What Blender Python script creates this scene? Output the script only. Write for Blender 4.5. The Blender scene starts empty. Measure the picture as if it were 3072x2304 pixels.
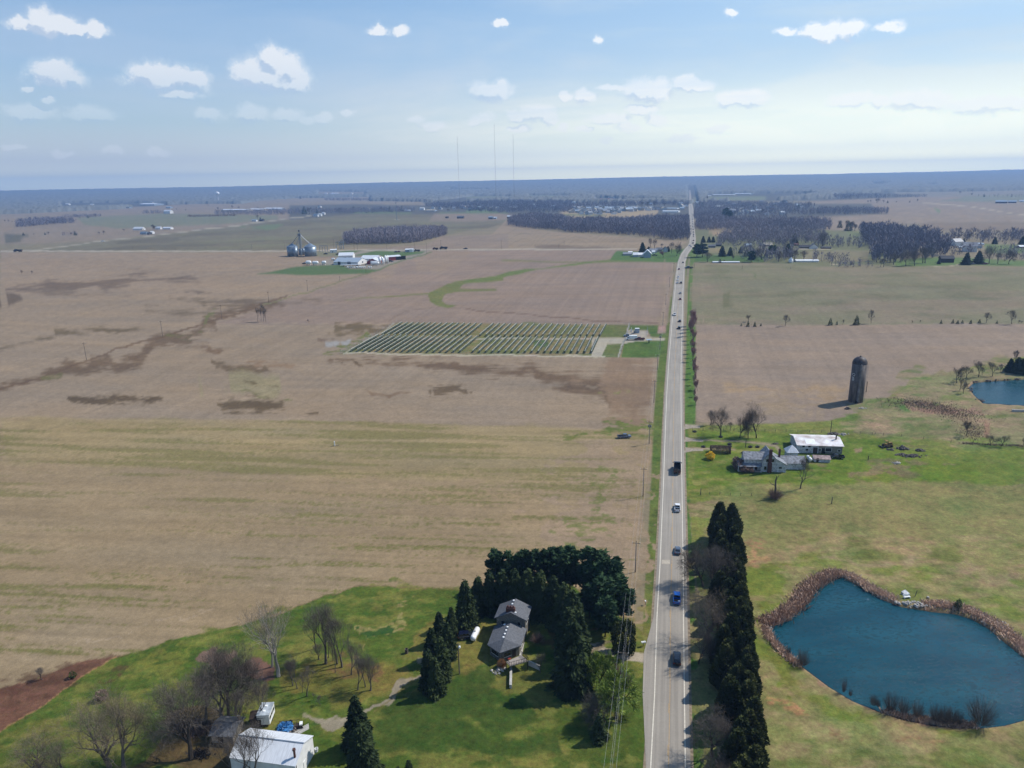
import bpy, math, random
import numpy as np
from mathutils import Vector, Matrix
random.seed(7); RNG = np.random.default_rng(7)
C = bpy.context.scene.collection
SC = bpy.context.scene
# ------------------------------------------------------------------ camera
FP = 2132.; PITCH = math.radians(15.99); ROLL = math.radians(1.15); CH = 112.
_f = np.array([0, math.cos(PITCH), -math.sin(PITCH)])
_r0 = np.array([1., 0, 0]); _u0 = np.array([0, math.sin(PITCH), math.cos(PITCH)])
_R = math.cos(ROLL)*_r0 - math.sin(ROLL)*_u0
_U = math.sin(ROLL)*_r0 + math.cos(ROLL)*_u0
cd = bpy.data.cameras.new('camera'); cam = bpy.data.objects.new('camera', cd); C.objects.link(cam)
cd.sensor_width = 36; cd.sensor_fit = 'HORIZONTAL'; cd.lens = 36*FP/3072
cd.clip_start = 1; cd.clip_end = 80000
cam.matrix_world = Matrix(((_R[0], _U[0], -_f[0], 0), (_R[1], _U[1], -_f[1], 0), (_R[2], _U[2], -_f[2], CH), (0, 0, 0, 1)))
SC.camera = cam
# ------------------------------------------------------------------ sun, exposure
SUN_AZ = math.radians(69.7); SUN_EL = math.radians(47.6)   # azimuth clockwise from +Y
sl = bpy.data.lights.new('sun', 'SUN'); sl.energy = 4.8; sl.angle = math.radians(0.55); sl.color = (1, 0.955, 0.89)
so = bpy.data.objects.new('sun', sl); C.objects.link(so)
sd = Vector((math.sin(SUN_AZ)*math.cos(SUN_EL), math.cos(SUN_AZ)*math.cos(SUN_EL), math.sin(SUN_EL)))
so.rotation_euler = sd.to_track_quat('Z', 'Y').to_euler(); so.location = (300, 300, 900)
SC.view_settings.view_transform = 'Standard'; SC.view_settings.look = 'None'
SC.view_settings.gamma = 1; SC.view_settings.exposure = 0.0
SC.render.film_transparent = False
SC.cycles.max_bounces = 6; SC.cycles.diffuse_bounces = 2; SC.cycles.glossy_bounces = 2
SC.cycles.transparent_max_bounces = 8; SC.cycles.volume_bounces = 0; SC.cycles.caustics_reflective = False
SC.cycles.sample_clamp_indirect = 4
HAZE_D = 1.08e-4; SKY_S = 0.125; VEIL_L = (0.53, 0.64, 0.80); VEIL_R = (0.64, 0.79, 0.91); HZ_L = (0.70, 0.75, 0.74); HZ_R = (1.50, 1.50, 1.14); CUM_D = (0.56, 0.66, 0.81); CUM_R = (0.66, 0.78, 0.91); CUM_L = (0.95, 0.97, 0.99)
# ------------------------------------------------------------------ terrain and pixel helpers
def sstep(a, b, x):
    t = np.clip((x-a)/(b-a), 0, 1); return t*t*(3-2*t)
def terr(x, y):
    x = np.asarray(x, float); y = np.asarray(y, float)
    r = np.hypot(x, y)
    z = 12*sstep(280, 880, r)*(1-sstep(1050, 1900, r))
    far = sstep(5200, 12500, r)
    z = z + far*(93 + 6*np.sin(x/2100+1.3) + 4*np.sin(x/830.+y/3000))
    z = z + 9*np.exp(-((r-14200)/1200.)**2)*sstep(-500, 7000, x)*(1+.25*np.sin(x/310.)+.2*np.sin(x/140.+1))
    return z
def ray(u, v):
    return _f + _R*(u-1536)/FP - _U*(v-1152)/FP
def G(u, v, z=0.):
    """world point at height z above the ground seen at source pixel u,v"""
    d = ray(u, v); t = 60.
    dh = math.hypot(d[0], d[1])
    while t < 60000:
        x, y, zz = d[0]*t, d[1]*t, CH+d[2]*t
        g = float(terr(x, y))+z
        if zz <= g:
            lo, hi = t/1.01-0.5, t
            for _ in range(30):
                m = (lo+hi)/2
                if CH+d[2]*m <= float(terr(d[0]*m, d[1]*m))+z: hi = m
                else: lo = m
            t = hi; break
        t = t*1.006+0.3
    return Vector((d[0]*t, d[1]*t, CH+d[2]*t))
def pix(x, y, z):
    q0 = x; q1 = y; q2 = z-CH
    zc = q0*_f[0]+q1*_f[1]+q2*_f[2]
    zc = np.where(np.abs(zc) < 1e-3, 1e-3, zc)
    return 1536+FP*(q0*_R[0]+q1*_R[1]+q2*_R[2])/zc, 1152-FP*(q0*_U[0]+q1*_U[1]+q2*_U[2])/zc, zc
def hgt(u, v, vt):
    b = G(u, v); lo, hi = 0., 70.+b.length*0.12
    if b.length < 260: hi = 40
    for _ in range(40):
        m = (lo+hi)/2
        if pix(b.x, b.y, b.z+m)[1] > vt: lo = m
        else: hi = m
    return lo
class V:       # a zoomed view of the photograph: origin and scale
    def __init__(s, x0, y0, k): s.x0, s.y0, s.k = x0, y0, k
    def __call__(s, x, y): return (s.x0+x/s.k, s.y0+y/s.k)
    def L(s, *p): return [(s.x0+p[i]/s.k, s.y0+p[i+1]/s.k) for i in range(0, len(p), 2)]
OV = V(0, 0, 1/1.3888); BL = V(0, 1700, 2.746); BM = V(700, 1700, 2.746); HS = V(1200, 1600, 2.746)
RD = V(1800, 1450, 1.943); PD = V(2272, 1650, 2.765); FM = V(2000, 1150, 3.016); SL = V(2400, 1000, 3.292)
ML = V(0, 500, 2.765); MM = V(700, 500, 2.765); MR = V(1400, 500, 2.765); MQ = V(2000, 500, 3.16)
MS = V(2500, 500, 3.318); SO = V(1000, 900, 2.011); LF = V(0, 850, 2.212); GE = V(850, 660, 4.424)
FQ = V(1820, 660, 7.373); TN = V(1940, 540, 8.296); TW = V(1360, 560, 3.16); SX = V(1780, 950, 6.506)
BB = V(600, 2050, 5.53); FH = V(2190, 1280, 5.978); HH = V(1340, 1760, 5.529); SE = V(1000, 950, 7.373)
# ------------------------------------------------------------------ numpy noise
def _hash(i, j, s):
    n = (i*374761393 + j*668265263 + s*1274126177).astype(np.int64) & 0x7fffffff
    n = ((n ^ (n >> 13))*1274126177) & 0x7fffffff
    return ((n ^ (n >> 16)) & 0xffff)/65535.
def vnoise(x, y, s=0):
    i = np.floor(x).astype(np.int64); j = np.floor(y).astype(np.int64)
    fx = x-i; fy = y-j; fx = fx*fx*(3-2*fx); fy = fy*fy*(3-2*fy)
    a = _hash(i, j, s); b = _hash(i+1, j, s); c = _hash(i, j+1, s); d = _hash(i+1, j+1, s)
    return (a*(1-fx)+b*fx)*(1-fy)+(c*(1-fx)+d*fx)*fy
def fbm(x, y, s=0, o=4):
    t = 0; a = 1.; w = 0
    for k in range(o):
        t = t+a*vnoise(x*2**k, y*2**k, s+k*17); w += a; a *= 0.55
    return t/w*2-1
# ------------------------------------------------------------------ materials
def lin(c):
    c = np.array(c, float)/255.
    return np.where(c < 0.04045, c/12.92, ((c+0.055)/1.055)**2.4)
def newmat(name):
    m = bpy.data.materials.new(name); m.use_nodes = True
    nt = m.node_tree; b = nt.nodes['Principled BSDF']
    return m, nt, b
MATS = {}
def mat(name, col, rough=0.8, metal=0., noise=0.15, scale=1.5, spec=0.3, stretch=(1, 1, 1), col2=None, bump=0., coat=0):
    """col given as linear base colour"""
    if name in MATS: return MATS[name]
    m, nt, b = newmat(name); N = nt.nodes; Lk = nt.links
    b.inputs['Roughness'].default_value = rough; b.inputs['Metallic'].default_value = metal
    b.inputs['Specular IOR Level'].default_value = spec
    if coat: b.inputs['Coat Weight'].default_value = coat
    tc = N.new('ShaderNodeTexCoord'); mp = N.new('ShaderNodeMapping'); mp.inputs['Scale'].default_value = stretch
    nz = N.new('ShaderNodeTexNoise'); nz.inputs['Scale'].default_value = scale; nz.inputs['Detail'].default_value = 5
    Lk.new(tc.outputs['Object'], mp.inputs[0]); Lk.new(mp.outputs[0], nz.inputs['Vector'])
    rp = N.new('ShaderNodeValToRGB'); Lk.new(nz.outputs[0], rp.inputs[0])
    c = np.array(col[:3]); c2 = np.array(col2[:3]) if col2 is not None else np.clip(c*(1+noise*1.6), 0, 1)
    c1 = np.clip(c*(1-noise*1.6), 0, 1) if col2 is None else c
    rp.color_ramp.elements[0].position = 0.33; rp.color_ramp.elements[1].position = 0.67
    rp.color_ramp.elements[0].color = (*c1, 1); rp.color_ramp.elements[1].color = (*c2, 1)
    Lk.new(rp.outputs[0], b.inputs['Base Color'])
    if bump:
        bp = N.new('ShaderNodeBump'); bp.inputs['Strength'].default_value = bump; bp.inputs['Distance'].default_value = 0.1
        Lk.new(nz.outputs[0], bp.inputs['Height']); Lk.new(bp.outputs[0], b.inputs['Normal'])
    MATS[name] = m; return m
def paint(name, rgb, rough=0.4, **k):   # sRGB in
    return mat(name, lin(rgb), rough, **k)
# ------------------------------------------------------------------ object helpers
class MB:
    def __init__(s): s.v = []; s.f = []; s.mi = []; s.m = 0
    def add(s, vs, fs):
        o = len(s.v); s.v += [tuple(p) for p in vs]; s.f += [tuple(i+o for i in f) for f in fs]; s.mi += [s.m]*len(fs); return s
    def box(s, x0, x1, y0, y1, z0, z1, M=None):
        vs = [(x, y, z) for z in (z0, z1) for (x, y) in ((x0, y0), (x1, y0), (x1, y1), (x0, y1))]
        if M is not None: vs = [M @ Vector(p) for p in vs]
        return s.add(vs, [(3, 2, 1, 0), (4, 5, 6, 7), (0, 1, 5, 4), (1, 2, 6, 5), (2, 3, 7, 6), (3, 0, 4, 7)])
    def cbox(s, cx, cy, cz, sx, sy, sz, M=None):
        return s.box(cx-sx/2, cx+sx/2, cy-sy/2, cy+sy/2, cz-sz/2, cz+sz/2, M)
    def tube(s, pts, rs, n=6, cap=True):
        pts = [Vector(p) for p in pts]
        if not hasattr(rs, '__len__'): rs = [rs]*len(pts)
        o = []; 
        for i, p in enumerate(pts):
            d = (pts[min(i+1, len(pts)-1)]-pts[max(i-1, 0)])
            d = d.normalized() if d.length > 1e-9 else Vector((0, 0, 1))
            a = d.cross(Vector((0.3, 0.9, 0.31)) if abs(d.z) > 0.9 else Vector((0, 0, 1))).normalized(); b = d.cross(a)
            o += [p+(a*math.cos(k*2*math.pi/n)+b*math.sin(k*2*math.pi/n))*rs[i] for k in range(n)]
        fs = []
        for i in range(len(pts)-1):
            for k in range(n):
                k2 = (k+1) % n; fs.append((i*n+k, i*n+k2, (i+1)*n+k2, (i+1)*n+k))
        if cap: fs.append(tuple(range(n))[::-1]); fs.append(tuple((len(pts)-1)*n+k for k in range(n)))
        return s.add(o, fs)
    def lathe(s, prof, n=20, c=(0, 0, 0), axis='z'):
        o = []
        for (r, h) in prof:
            for k in range(n):
                a = k*2*math.pi/n; p = (r*math.cos(a), r*math.sin(a), h)
                if axis == 'x': p = (h, r*math.cos(a), r*math.sin(a))
                if axis == 'y': p = (r*math.sin(a), h, r*math.cos(a))
                o.append((p[0]+c[0], p[1]+c[1], p[2]+c[2]))
        fs = []
        for i in range(len(prof)-1):
            for k in range(n):
                k2 = (k+1) % n; fs.append((i*n+k, i*n+k2, (i+1)*n+k2, (i+1)*n+k))
        fs.append(tuple(range(n))[::-1]); fs.append(tuple((len(prof)-1)*n+k for k in range(n)))
        return s.add(o, fs)
    def mesh(s, name, mats, smooth=False):
        me = bpy.data.meshes.new(name); me.from_pydata(s.v, [], s.f)
        if not isinstance(mats, (list, tuple)): mats = [mats]
        for m in mats: me.materials.append(m)
        if len(mats) > 1: me.polygons.foreach_set('material_index', s.mi)
        if smooth: me.polygons.foreach_set('use_smooth', [True]*len(me.polygons))
        me.update(); return me
    def build(s, name, mats, parent=None, smooth=False):
        return ob(name, s.mesh(name, mats, smooth), parent)
def ob(name, me, parent=None):
    o = bpy.data.objects.new(name, me); C.objects.link(o)
    if parent is not None: o.parent = parent
    return o
def tag(o, label=None, cat=None, group=None, kind=None):
    if label: o['label'] = label
    if cat: o['category'] = cat
    if group: o['group'] = group
    if kind: o['kind'] = kind
    return o
def thing(name, loc, rz=0., label=None, cat=None, group=None, sc=None):
    o = bpy.data.objects.new(name, None); C.objects.link(o); o.location = loc; o.rotation_euler = (0, 0, rz)
    o.empty_display_size = 0.5
    if sc: o.scale = sc if hasattr(sc, '__len__') else (sc, sc, sc)
    return tag(o, label, cat, group)
def struct(o): o['kind'] = 'structure'; return o
def ztop(x, y): return float(terr(x, y))
def ordn(i):
    w = ['first', 'second', 'third', 'fourth', 'fifth', 'sixth', 'seventh', 'eighth', 'ninth', 'tenth', 'eleventh', 'twelfth']
    if i < 12: return w[i]
    n = i+1; return '%d%s' % (n, 'th' if 10 < n % 100 < 20 else {1: 'st', 2: 'nd', 3: 'rd'}.get(n % 10, 'th'))
def npmesh(name, co, faces, mats, smooth=False):
    me = bpy.data.meshes.new(name); n = len(co); k = faces.shape[1]
    me.vertices.add(n); me.vertices.foreach_set('co', np.ascontiguousarray(co, dtype=np.float32).ravel())
    m = len(faces); me.loops.add(m*k); me.loops.foreach_set('vertex_index', np.ascontiguousarray(faces, dtype=np.int32).ravel())
    me.polygons.add(m); me.polygons.foreach_set('loop_start', np.arange(0, m*k, k, dtype=np.int32))
    me.polygons.foreach_set('loop_total', np.full(m, k, dtype=np.int32))
    for q in (mats if isinstance(mats, (list, tuple)) else [mats]): me.materials.append(q)
    if smooth: me.polygons.foreach_set('use_smooth', np.ones(m, dtype=bool))
    me.update(calc_edges=True); return me
# ------------------------------------------------------------------ world: Nishita sky, thin high cloud and small cumulus
W = bpy.data.worlds.new('World'); SC.world = W; W.use_nodes = True
nt = W.node_tree; N = nt.nodes; Lk = nt.links; N.clear()
def mth(op, a, b=None, c=None, clamp=False):
    n = N.new('ShaderNodeMath'); n.operation = op; n.use_clamp = clamp
    for i, q in enumerate((a, b, c)):
        if q is None: continue
        if isinstance(q, (int, float)): n.inputs[i].default_value = q
        else: Lk.new(q, n.inputs[i])
    return n.outputs[0]
def vm(op, a, b=None, c=None):
    n = N.new('ShaderNodeVectorMath'); n.operation = op
    for i, q in enumerate((a, b, c)):
        if q is None: continue
        if isinstance(q, tuple): n.inputs[i].default_value = q
        else: Lk.new(q, n.inputs[i])
    return n.outputs['Value'] if op in ('LENGTH', 'DOT_PRODUCT') else n.outputs[0]
def mixc(f, a, b):
    n = N.new('ShaderNodeMix'); n.data_type = 'RGBA'
    if isinstance(f, (int, float)): n.inputs[0].default_value = f
    else: Lk.new(f, n.inputs[0])
    for i, q in ((6, a), (7, b)):
        if isinstance(q, tuple): n.inputs[i].default_value = (*q, 1)
        else: Lk.new(q, n.inputs[i])
    return n.outputs[2]
def mr(x, a, b, c=0., d=1.):
    n = N.new('ShaderNodeMapRange'); n.interpolation_type = 'SMOOTHSTEP'
    Lk.new(x, n.inputs[0])
    for i, q in enumerate((a, b, c, d)): n.inputs[i+1].default_value = q
    return n.outputs[0]
sky = N.new('ShaderNodeTexSky'); sky.sky_type = 'NISHITA'; sky.sun_disc = False
sky.sun_elevation = SUN_EL; sky.sun_rotation = SUN_AZ; sky.altitude = 200
sky.air_density = 1.15; sky.dust_density = 0.8; sky.ozone_density = 2.0
tc = N.new('ShaderNodeTexCoord'); D = tc.outputs['Generated']
sp = N.new('ShaderNodeSeparateXYZ'); Lk.new(D, sp.inputs[0])
az = mth('ARCTAN2', sp.outputs[0], sp.outputs[1]); el = mth('ARCSINE', sp.outputs[2])
cb = N.new('ShaderNodeCombineXYZ'); Lk.new(az, cb.inputs[0]); Lk.new(el, cb.inputs[1]); AE = cb.outputs[0]
def noise(vec, scale, det=5, rough=0.6, dist=0.):
    n = N.new('ShaderNodeTexNoise'); n.inputs['Scale'].default_value = scale; n.inputs['Detail'].default_value = det
    n.inputs['Roughness'].default_value = rough; n.inputs['Distortion'].default_value = dist; Lk.new(vec, n.inputs['Vector']); return n.outputs[0]
# high thin streaks projected on a plane overhead
pl = vm('MULTIPLY', AE, (1.0, 5.5, 1.0))
rot = N.new('ShaderNodeMapping'); rot.inputs['Rotation'].default_value = (0, 0, -0.35); Lk.new(pl, rot.inputs[0])
c1 = noise(rot.outputs[0], 1.9, 6, 0.55, 0.6)
c2 = noise(vm('ADD', rot.outputs[0], (3.1, 7.7, 0)), 5.0, 5, 0.6, 0.3)
streak = mth('ADD', mth('MULTIPLY', c1, 0.75), mth('MULTIPLY', c2, 0.25))
lowveil = mr(el, 0.36, 0.04)                    # the veil thickens low in the sky
right = mr(az, -0.55, 0.45)
veil = mr(streak, 0.40, 0.66)
veil = mth('MULTIPLY', mth('MULTIPLY', veil, mth('ADD', mth('MULTIPLY', right, 0.45), 0.22)), mr(el, 0.75, 0.4))
veil = mth('ADD', veil, mth('MULTIPLY', mth('ADD', mth('MULTIPLY', right, 0.35), 0.58), lowveil), clamp=True)
veil = mth('MAXIMUM', mth('MULTIPLY', veil, mr(el, -0.02, 0.0)), mr(el, 0.14, 0.02))
# small cumulus: (u, v, half width, half height) measured on the photograph, turned into directions
CU = []
A_ = V(0, 0, 1.44); B_ = V(1536, 0, 1.44)
for vv, L in ((A_, [(110,108,62,26),(185,95,48,48),(240,108,80,36),(330,125,80,22),(420,130,42,24),(240,318,80,45),(250,345,90,34),(215,420,26,14),(650,318,80,42),(740,330,95,44),(850,345,48,36),(700,350,130,30),(760,405,95,22),(1180,262,85,52),(1240,300,70,60),(1180,340,130,50),(1080,320,70,55),(1270,350,50,40),(135,490,74,28),(400,492,82,26),(905,500,48,24),(1090,492,62,34),(1240,500,52,22),(1315,515,30,14),(1395,512,42,18),(1500,490,30,10),(1645,518,20,10),(1800,515,34,14),(1865,545,50,18),(1640,130,42,22),(1735,140,34,24),(1175,133,18,14),(2120,395,80,40),(2160,380,40,30),(2075,515,48,18),(2160,95,28,14),(2135,147,20,12),(685,655,40,12),(60,635,32,10),(275,665,26,9),(490,650,34,14),(1705,380,16,10),(1575,350,20,12),(555,480,20,9),(120,385,24,10)]),
              (B_, [(1190,140,44,14),(1310,135,62,28),(1370,145,48,46),(1460,132,60,30),(1630,115,44,18),(1122,100,16,12),(945,60,24,14),(560,390,80,40),(620,395,60,42),(430,375,52,14),(435,415,16,16),(740,360,42,26),(810,368,60,22),(960,428,75,26),(1030,425,60,30),(560,470,70,22),(420,515,75,24),(100,490,75,34),(160,510,30,26),(30,500,40,24),(310,415,40,26),(230,420,22,18),(210,555,30,14),(500,555,44,14),(620,518,36,18),(30,555,40,14),(885,557,40,14),(735,600,50,14),(1470,430,75,22),(1590,435,44,22),(1735,425,80,32),(1800,440,70,26),(1960,455,75,20),(2060,455,120,28),(2160,448,60,20),(1228,412,16,8),(375,172,24,12),(410,604,26,8),(320,560,36,12)])):
    for x, y, a, b in L:
        if a < 22: continue
        u, v = vv(x, y); d = ray(u, v); d = d/np.linalg.norm(d)
        CU.append((math.atan2(d[0], d[1]), math.asin(d[2]), a/1.44/FP, b/1.44/FP))
wx = noise(vm('ADD', AE, (0.3, 0.1, 0)), 34, 4, 0.6); wy = noise(vm('ADD', AE, (5.3, 2.1, 0)), 34, 4, 0.6)
wc = N.new('ShaderNodeCombineXYZ')
Lk.new(mth('MULTIPLY', mth('SUBTRACT', wx, 0.5), 0.026), wc.inputs[0]); Lk.new(mth('MULTIPLY', mth('SUBTRACT', wy, 0.5), 0.022), wc.inputs[1])
AEw = vm('ADD', AE, wc.outputs[0])
def blobs(off):
    dmin = None; A2 = vm('ADD', AEw, off) if off else AEw
    for (a0, e0, a, b) in CU:
        v_ = vm('MULTIPLY_ADD', A2, (1/a, 1/b, 1), (-a0/a, -e0/b, 0)); l_ = vm('LENGTH', v_)
        dmin = l_ if dmin is None else mth('MINIMUM', dmin, l_)
    cn = noise(vm('ADD', AE, off) if off else AE, 80, 8, 0.66)
    return mth('ADD', dmin, mth('MULTIPLY', mth('SUBTRACT', cn, 0.5), 1.25))
dn = blobs(None); dn2 = blobs((0.0060, 0.0105, 0))
cov = mr(dn, 1.42, 0.66)
shd = mr(mth('SUBTRACT', dn2, dn), -0.36, 0.16)
skyc = vm('MULTIPLY', sky.outputs[0], (0.66, 0.92, 1.12))
bg_sky = N.new('ShaderNodeBackground'); Lk.new(skyc, bg_sky.inputs[0]); bg_sky.inputs[1].default_value = SKY_S
veilc = mixc(mr(el, 0.005, 0.16), vm('MULTIPLY', mixc(right, HZ_L, HZ_R), mixc(mr(el, 0.003, 0.035), (2.1, 1.9, 1.3), (1.0, 1.0, 1.0))), mixc(right, VEIL_L, VEIL_R))
cumc = mixc(shd, mixc(right, CUM_D, CUM_R), mixc(right, CUM_L, (1.12, 1.12, 1.10)))
allc = mixc(mth('MULTIPLY', cov, mr(el, 0.02, 0.16, 0.35, 0.90)), veilc, cumc)
alpha = mth('MAXIMUM', veil, mth('MULTIPLY', cov, mr(el, 0.02, 0.16, 0.35, 0.90)))
bg_c = N.new('ShaderNodeBackground'); Lk.new(allc, bg_c.inputs[0]); bg_c.inputs[1].default_value = 1.0
mx = N.new('ShaderNodeMixShader'); Lk.new(alpha, mx.inputs[0]); Lk.new(bg_sky.outputs[0], mx.inputs[1]); Lk.new(bg_c.outputs[0], mx.inputs[2])
wo = N.new('ShaderNodeOutputWorld'); Lk.new(mx.outputs[0], wo.inputs[0])
W.cycles.sampling_method = 'MANUAL'; W.cycles.sample_map_resolution = 512
# ------------------------------------------------------------------ ground sheet: polar grid, fine where the photo looks
KA = np.array([.735, .685, .59])
def acol(rgb): return lin(rgb)*KA
def sdist(pts, u, v):
    """signed distance (positive inside) of points to polygon, in pixels"""
    P = np.array(pts, float); n = len(P); best = np.full(u.shape, 1e9); ins = np.zeros(u.shape, bool)
    for i in range(n):
        x1, y1 = P[i]; x2, y2 = P[(i+1) % n]; dx, dy = x2-x1, y2-y1
        t = np.clip(((u-x1)*dx+(v-y1)*dy)/(dx*dx+dy*dy+1e-9), 0, 1)
        d = (u-x1-t*dx)**2+(v-y1-t*dy)**2; best = np.minimum(best, d)
        if y1 != y2:
            c = ((y1 > v) != (y2 > v)) & (u < (x2-x1)*(v-y1)/(y2-y1)+x1); ins ^= c
    d = np.sqrt(best); return np.where(ins, d, -d)
def ldist(pts, u, v):
    P = np.array(pts, float); best = np.full(u.shape, 1e9)
    for i in range(len(P)-1):
        x1, y1 = P[i]; x2, y2 = P[i+1]; dx, dy = x2-x1, y2-y1
        t = np.clip(((u-x1)*dx+(v-y1)*dy)/(dx*dx+dy*dy+1e-9), 0, 1)
        best = np.minimum(best, (u-x1-t*dx)**2+(v-y1-t*dy)**2)
    return np.sqrt(best)
dep = np.concatenate([np.linspace(85, 50, 8)[:-1], np.linspace(50, 2.2, 520)[:-1], np.geomspace(2.2, 0.425, 60)])
rad = CH/np.tan(np.radians(dep)); rad = np.concatenate([rad, [15600]])
ang = np.concatenate([np.linspace(-180, -46, 40)[:-1], np.linspace(-46, 46, 981), np.linspace(46, 180, 40)[1:-1]])
ang = np.radians(ang); nr, na = len(rad), len(ang)
RR, AA = np.meshgrid(rad, ang, indexing='ij')
X = (RR*np.sin(AA)).ravel(); Y = (RR*np.cos(AA)).ravel(); Z = terr(X, Y)
PU, PV, ZC = pix(X, Y, Z); PU = np.where(ZC < 5, -9e4, PU)
Rr = np.hypot(X, Y)
def warped(k, s, f=9.):
    """pixel coordinates of the same ground moved by a noise field of amplitude k*distance"""
    A = k*Rr; L = np.maximum(f, Rr*0.03)
    w1 = fbm(X/L, Y/L, s, 4); w2 = fbm(X/L+31, Y/L+7, s+5, 4)
    x = X+A*w1*2.4; y = Y+A*w2*1.2
    u, v, z = pix(x, y, terr(x, y)); return u, np.where(z < 5, -9e4, v)
WP = {0: (PU, PV), 1: warped(0.006, 3, 4.), 2: warped(0.022, 11, 8.), 3: warped(0.05, 23, 12.)}
COL = np.tile(acol((142, 133, 113)), (len(X), 1)).astype(float)
GRN = np.zeros(len(X))      # 0 bare soil / stubble, 1 grass
STR = np.zeros(len(X))      # strength of the drilled green rows
CA_, SA_ = math.cos(math.radians(5.5)), math.sin(math.radians(5.5)); TT = X*CA_-Y*SA_; SS = X*SA_+Y*CA_; GRAIN = False
def layer(pts, rgb, soft=3., w=1, a=1., grn=None, strp=None, line=None, nz=None):
    u, v = WP[w]; P = np.array(pts); m = 40+soft if line is None else 8+line
    s = (u > P[:, 0].min()-m) & (u < P[:, 0].max()+m) & (v > P[:, 1].min()-m) & (v < P[:, 1].max()+m)
    idx = np.nonzero(s)[0]
    if not len(idx): return
    if line is None: al = sstep(-soft, soft, sdist(pts, u[idx], v[idx]))
    else: al = 1-sstep(line*0.5-0.6, line*0.5+0.9, ldist(pts, u[idx], v[idx]))
    if nz is not None:      # broken up by noise: nz = (wavelength m across, threshold)
        if GRAIN:
            q = .55*fbm(TT[idx]/(nz[0]*3.2), SS[idx]/(nz[0]*.42), 77, 4)+.45*fbm(X[idx]/nz[0]*.7, Y[idx]/nz[0]*.7, 79, 3); edge_ = np.clip(sdist(pts, u[idx], v[idx])/(soft*4.), -1, 1)
            al = sstep(-.42, .42, q*1.5+edge_*.75-nz[1]*.5-.27)*.9*(sdist(pts, u[idx], v[idx]) > -soft*5)
        else:
            q = fbm(X[idx]/nz[0], Y[idx]/(nz[0]*0.5), 77, 4); al = al*sstep(nz[1]-0.2, nz[1]+0.2, q)
    al = al*a
    COL[idx] = COL[idx]*(1-al[:, None])+acol(rgb)*al[:, None]
    if grn is not None: GRN[idx] = GRN[idx]*(1-al)+grn*al
    if strp is not None: STR[idx] = STR[idx]*(1-al)+strp*al
def band(a, b):   # polygon from an upper polyline and a lower polyline
    return list(a)+list(b)[::-1]
L_ = layer
# far country ----------------------------------------------------------------
L_(OV.L(0,370, 2212,370, 2212,470, 0,480), (96,96,92), 4, 2)
L_(ML.L(0,375, 700,350, 1300,325, 1800,292, 2400,262, 2400,470, 1500,540, 0,700), (146,134,120), 3, 0)
L_(ML.L(640,425, 1350,388, 2300,405, 2300,440, 1800,478, 1000,512, 720,480), (128,131,109), 4, 1, grn=.6)
L_(ML.L(0,430, 140,430, 130,500, 60,545, 0,545), (150,135,115), 3, 1)
L_(ML.L(0,560, 310,562, 290,625, 0,642), (106,104,90), 4, 2)
L_(ML.L(320,695, 850,620, 1500,546, 2212,456, 2900,395, 4100,395, 4300,440, 3700,570, 3300,640, 2500,660, 2300,698), (126,121,102), 3, 1, grn=.3)
L_(ML.L(320,695, 850,620, 1500,546, 2212,456, 2900,395, 4100,395, 4300,440, 3700,570, 3300,640, 2500,660, 2300,698), (104,98,84), 3, 2, nz=(160., .12), a=.6)
L_(ML.L(320,695, 850,620, 1500,546, 2212,456, 2900,395, 4100,395, 4300,440, 3700,570, 3300,640, 2500,660, 2300,698), (130,132,102), 3, 2, nz=(110., .2), a=.5)
L_(ML.L(1960,500, 2250,470, 2290,480, 2140,530), (114,128,96), 3, 2)
L_(ML.L(0,646, 320,640, 900,610, 300,688, 0,690), (136,130,110), 4, 1)
L_(MM.L(700,205, 1090,210, 1100,240, 1560,285, 1600,320, 1000,310, 0,330, -300,300, 0,282, 600,245), (148,136,118), 3, 1)
L_(MM.L(1000,375, 1300,370, 1500,380, 1500,392, 980,390), (110,124,88), 3, 1, grn=.7)
L_(MM.L(1750,375, 2300,380, 2300,395, 1700,392), (108,122,86), 3, 1, grn=.7)
L_(MR.L(-250,388, 250,388, 430,400, 345,440, 0,455, -300,450), (146,132,118), 3, 1)
L_(MR.L(0,352, 230,358, 240,388, 0,386), (112,128,92), 3, 1, grn=.7)
L_(MR.L(520,238, 840,240, 830,262, 700,268), (132,140,104), 3, 1)
L_(MR.L(0,246, 400,243, 480,268, 0,264), (128,132,108), 3, 1)
L_(MR.L(1215,275, 1600,278, 1600,286, 1215,284), (160,150,118), 2, 1)
L_(TW.L(1080,250, 1180,205, 1980,205, 1960,240, 1900,290, 1250,300), (168,152,124), 3, 2)
L_(TW.L(1120,262, 1330,258, 1400,272, 1150,272), (112,124,84), 3, 2)
L_(MR.L(1840,255, 2400,255, 2400,285, 1840,295), (132,134,118), 3, 1)
L_(MQ.L(400,285, 950,280, 950,318, 420,320), (126,134,104), 3, 1, grn=.5)
L_(MQ.L(700,325, 1430,322, 1450,352, 700,345), (140,134,118), 3, 1)
L_(MQ.L(1190,335, 2212,292, 3900,205, 3900,520, 2212,545, 1850,575, 1450,640, 1300,480, 2090,448, 1950,350, 1420,352), (150,137,124), 3, 1)
L_(MS.L(500,245, 1898,226, 1898,300, 900,300, 560,250), (138,134,126), 4, 2)
L_(MS.L(1450,290, 1898,285, 1898,360, 1200,345), (130,134,118), 4, 2)
L_(MS.L(1120,405, 1220,440, 1190,465, 1160,440), (116,138,100), 2, 2)
L_(MS.L(780,560, 1898,560, 1898,640, 1000,640), (136,122,108), 5, 2)
L_(MS.L(940,358, 1160,378, 1600,440, 1900,480, 2300,510), (178,168,152), line=2.4)
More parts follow.
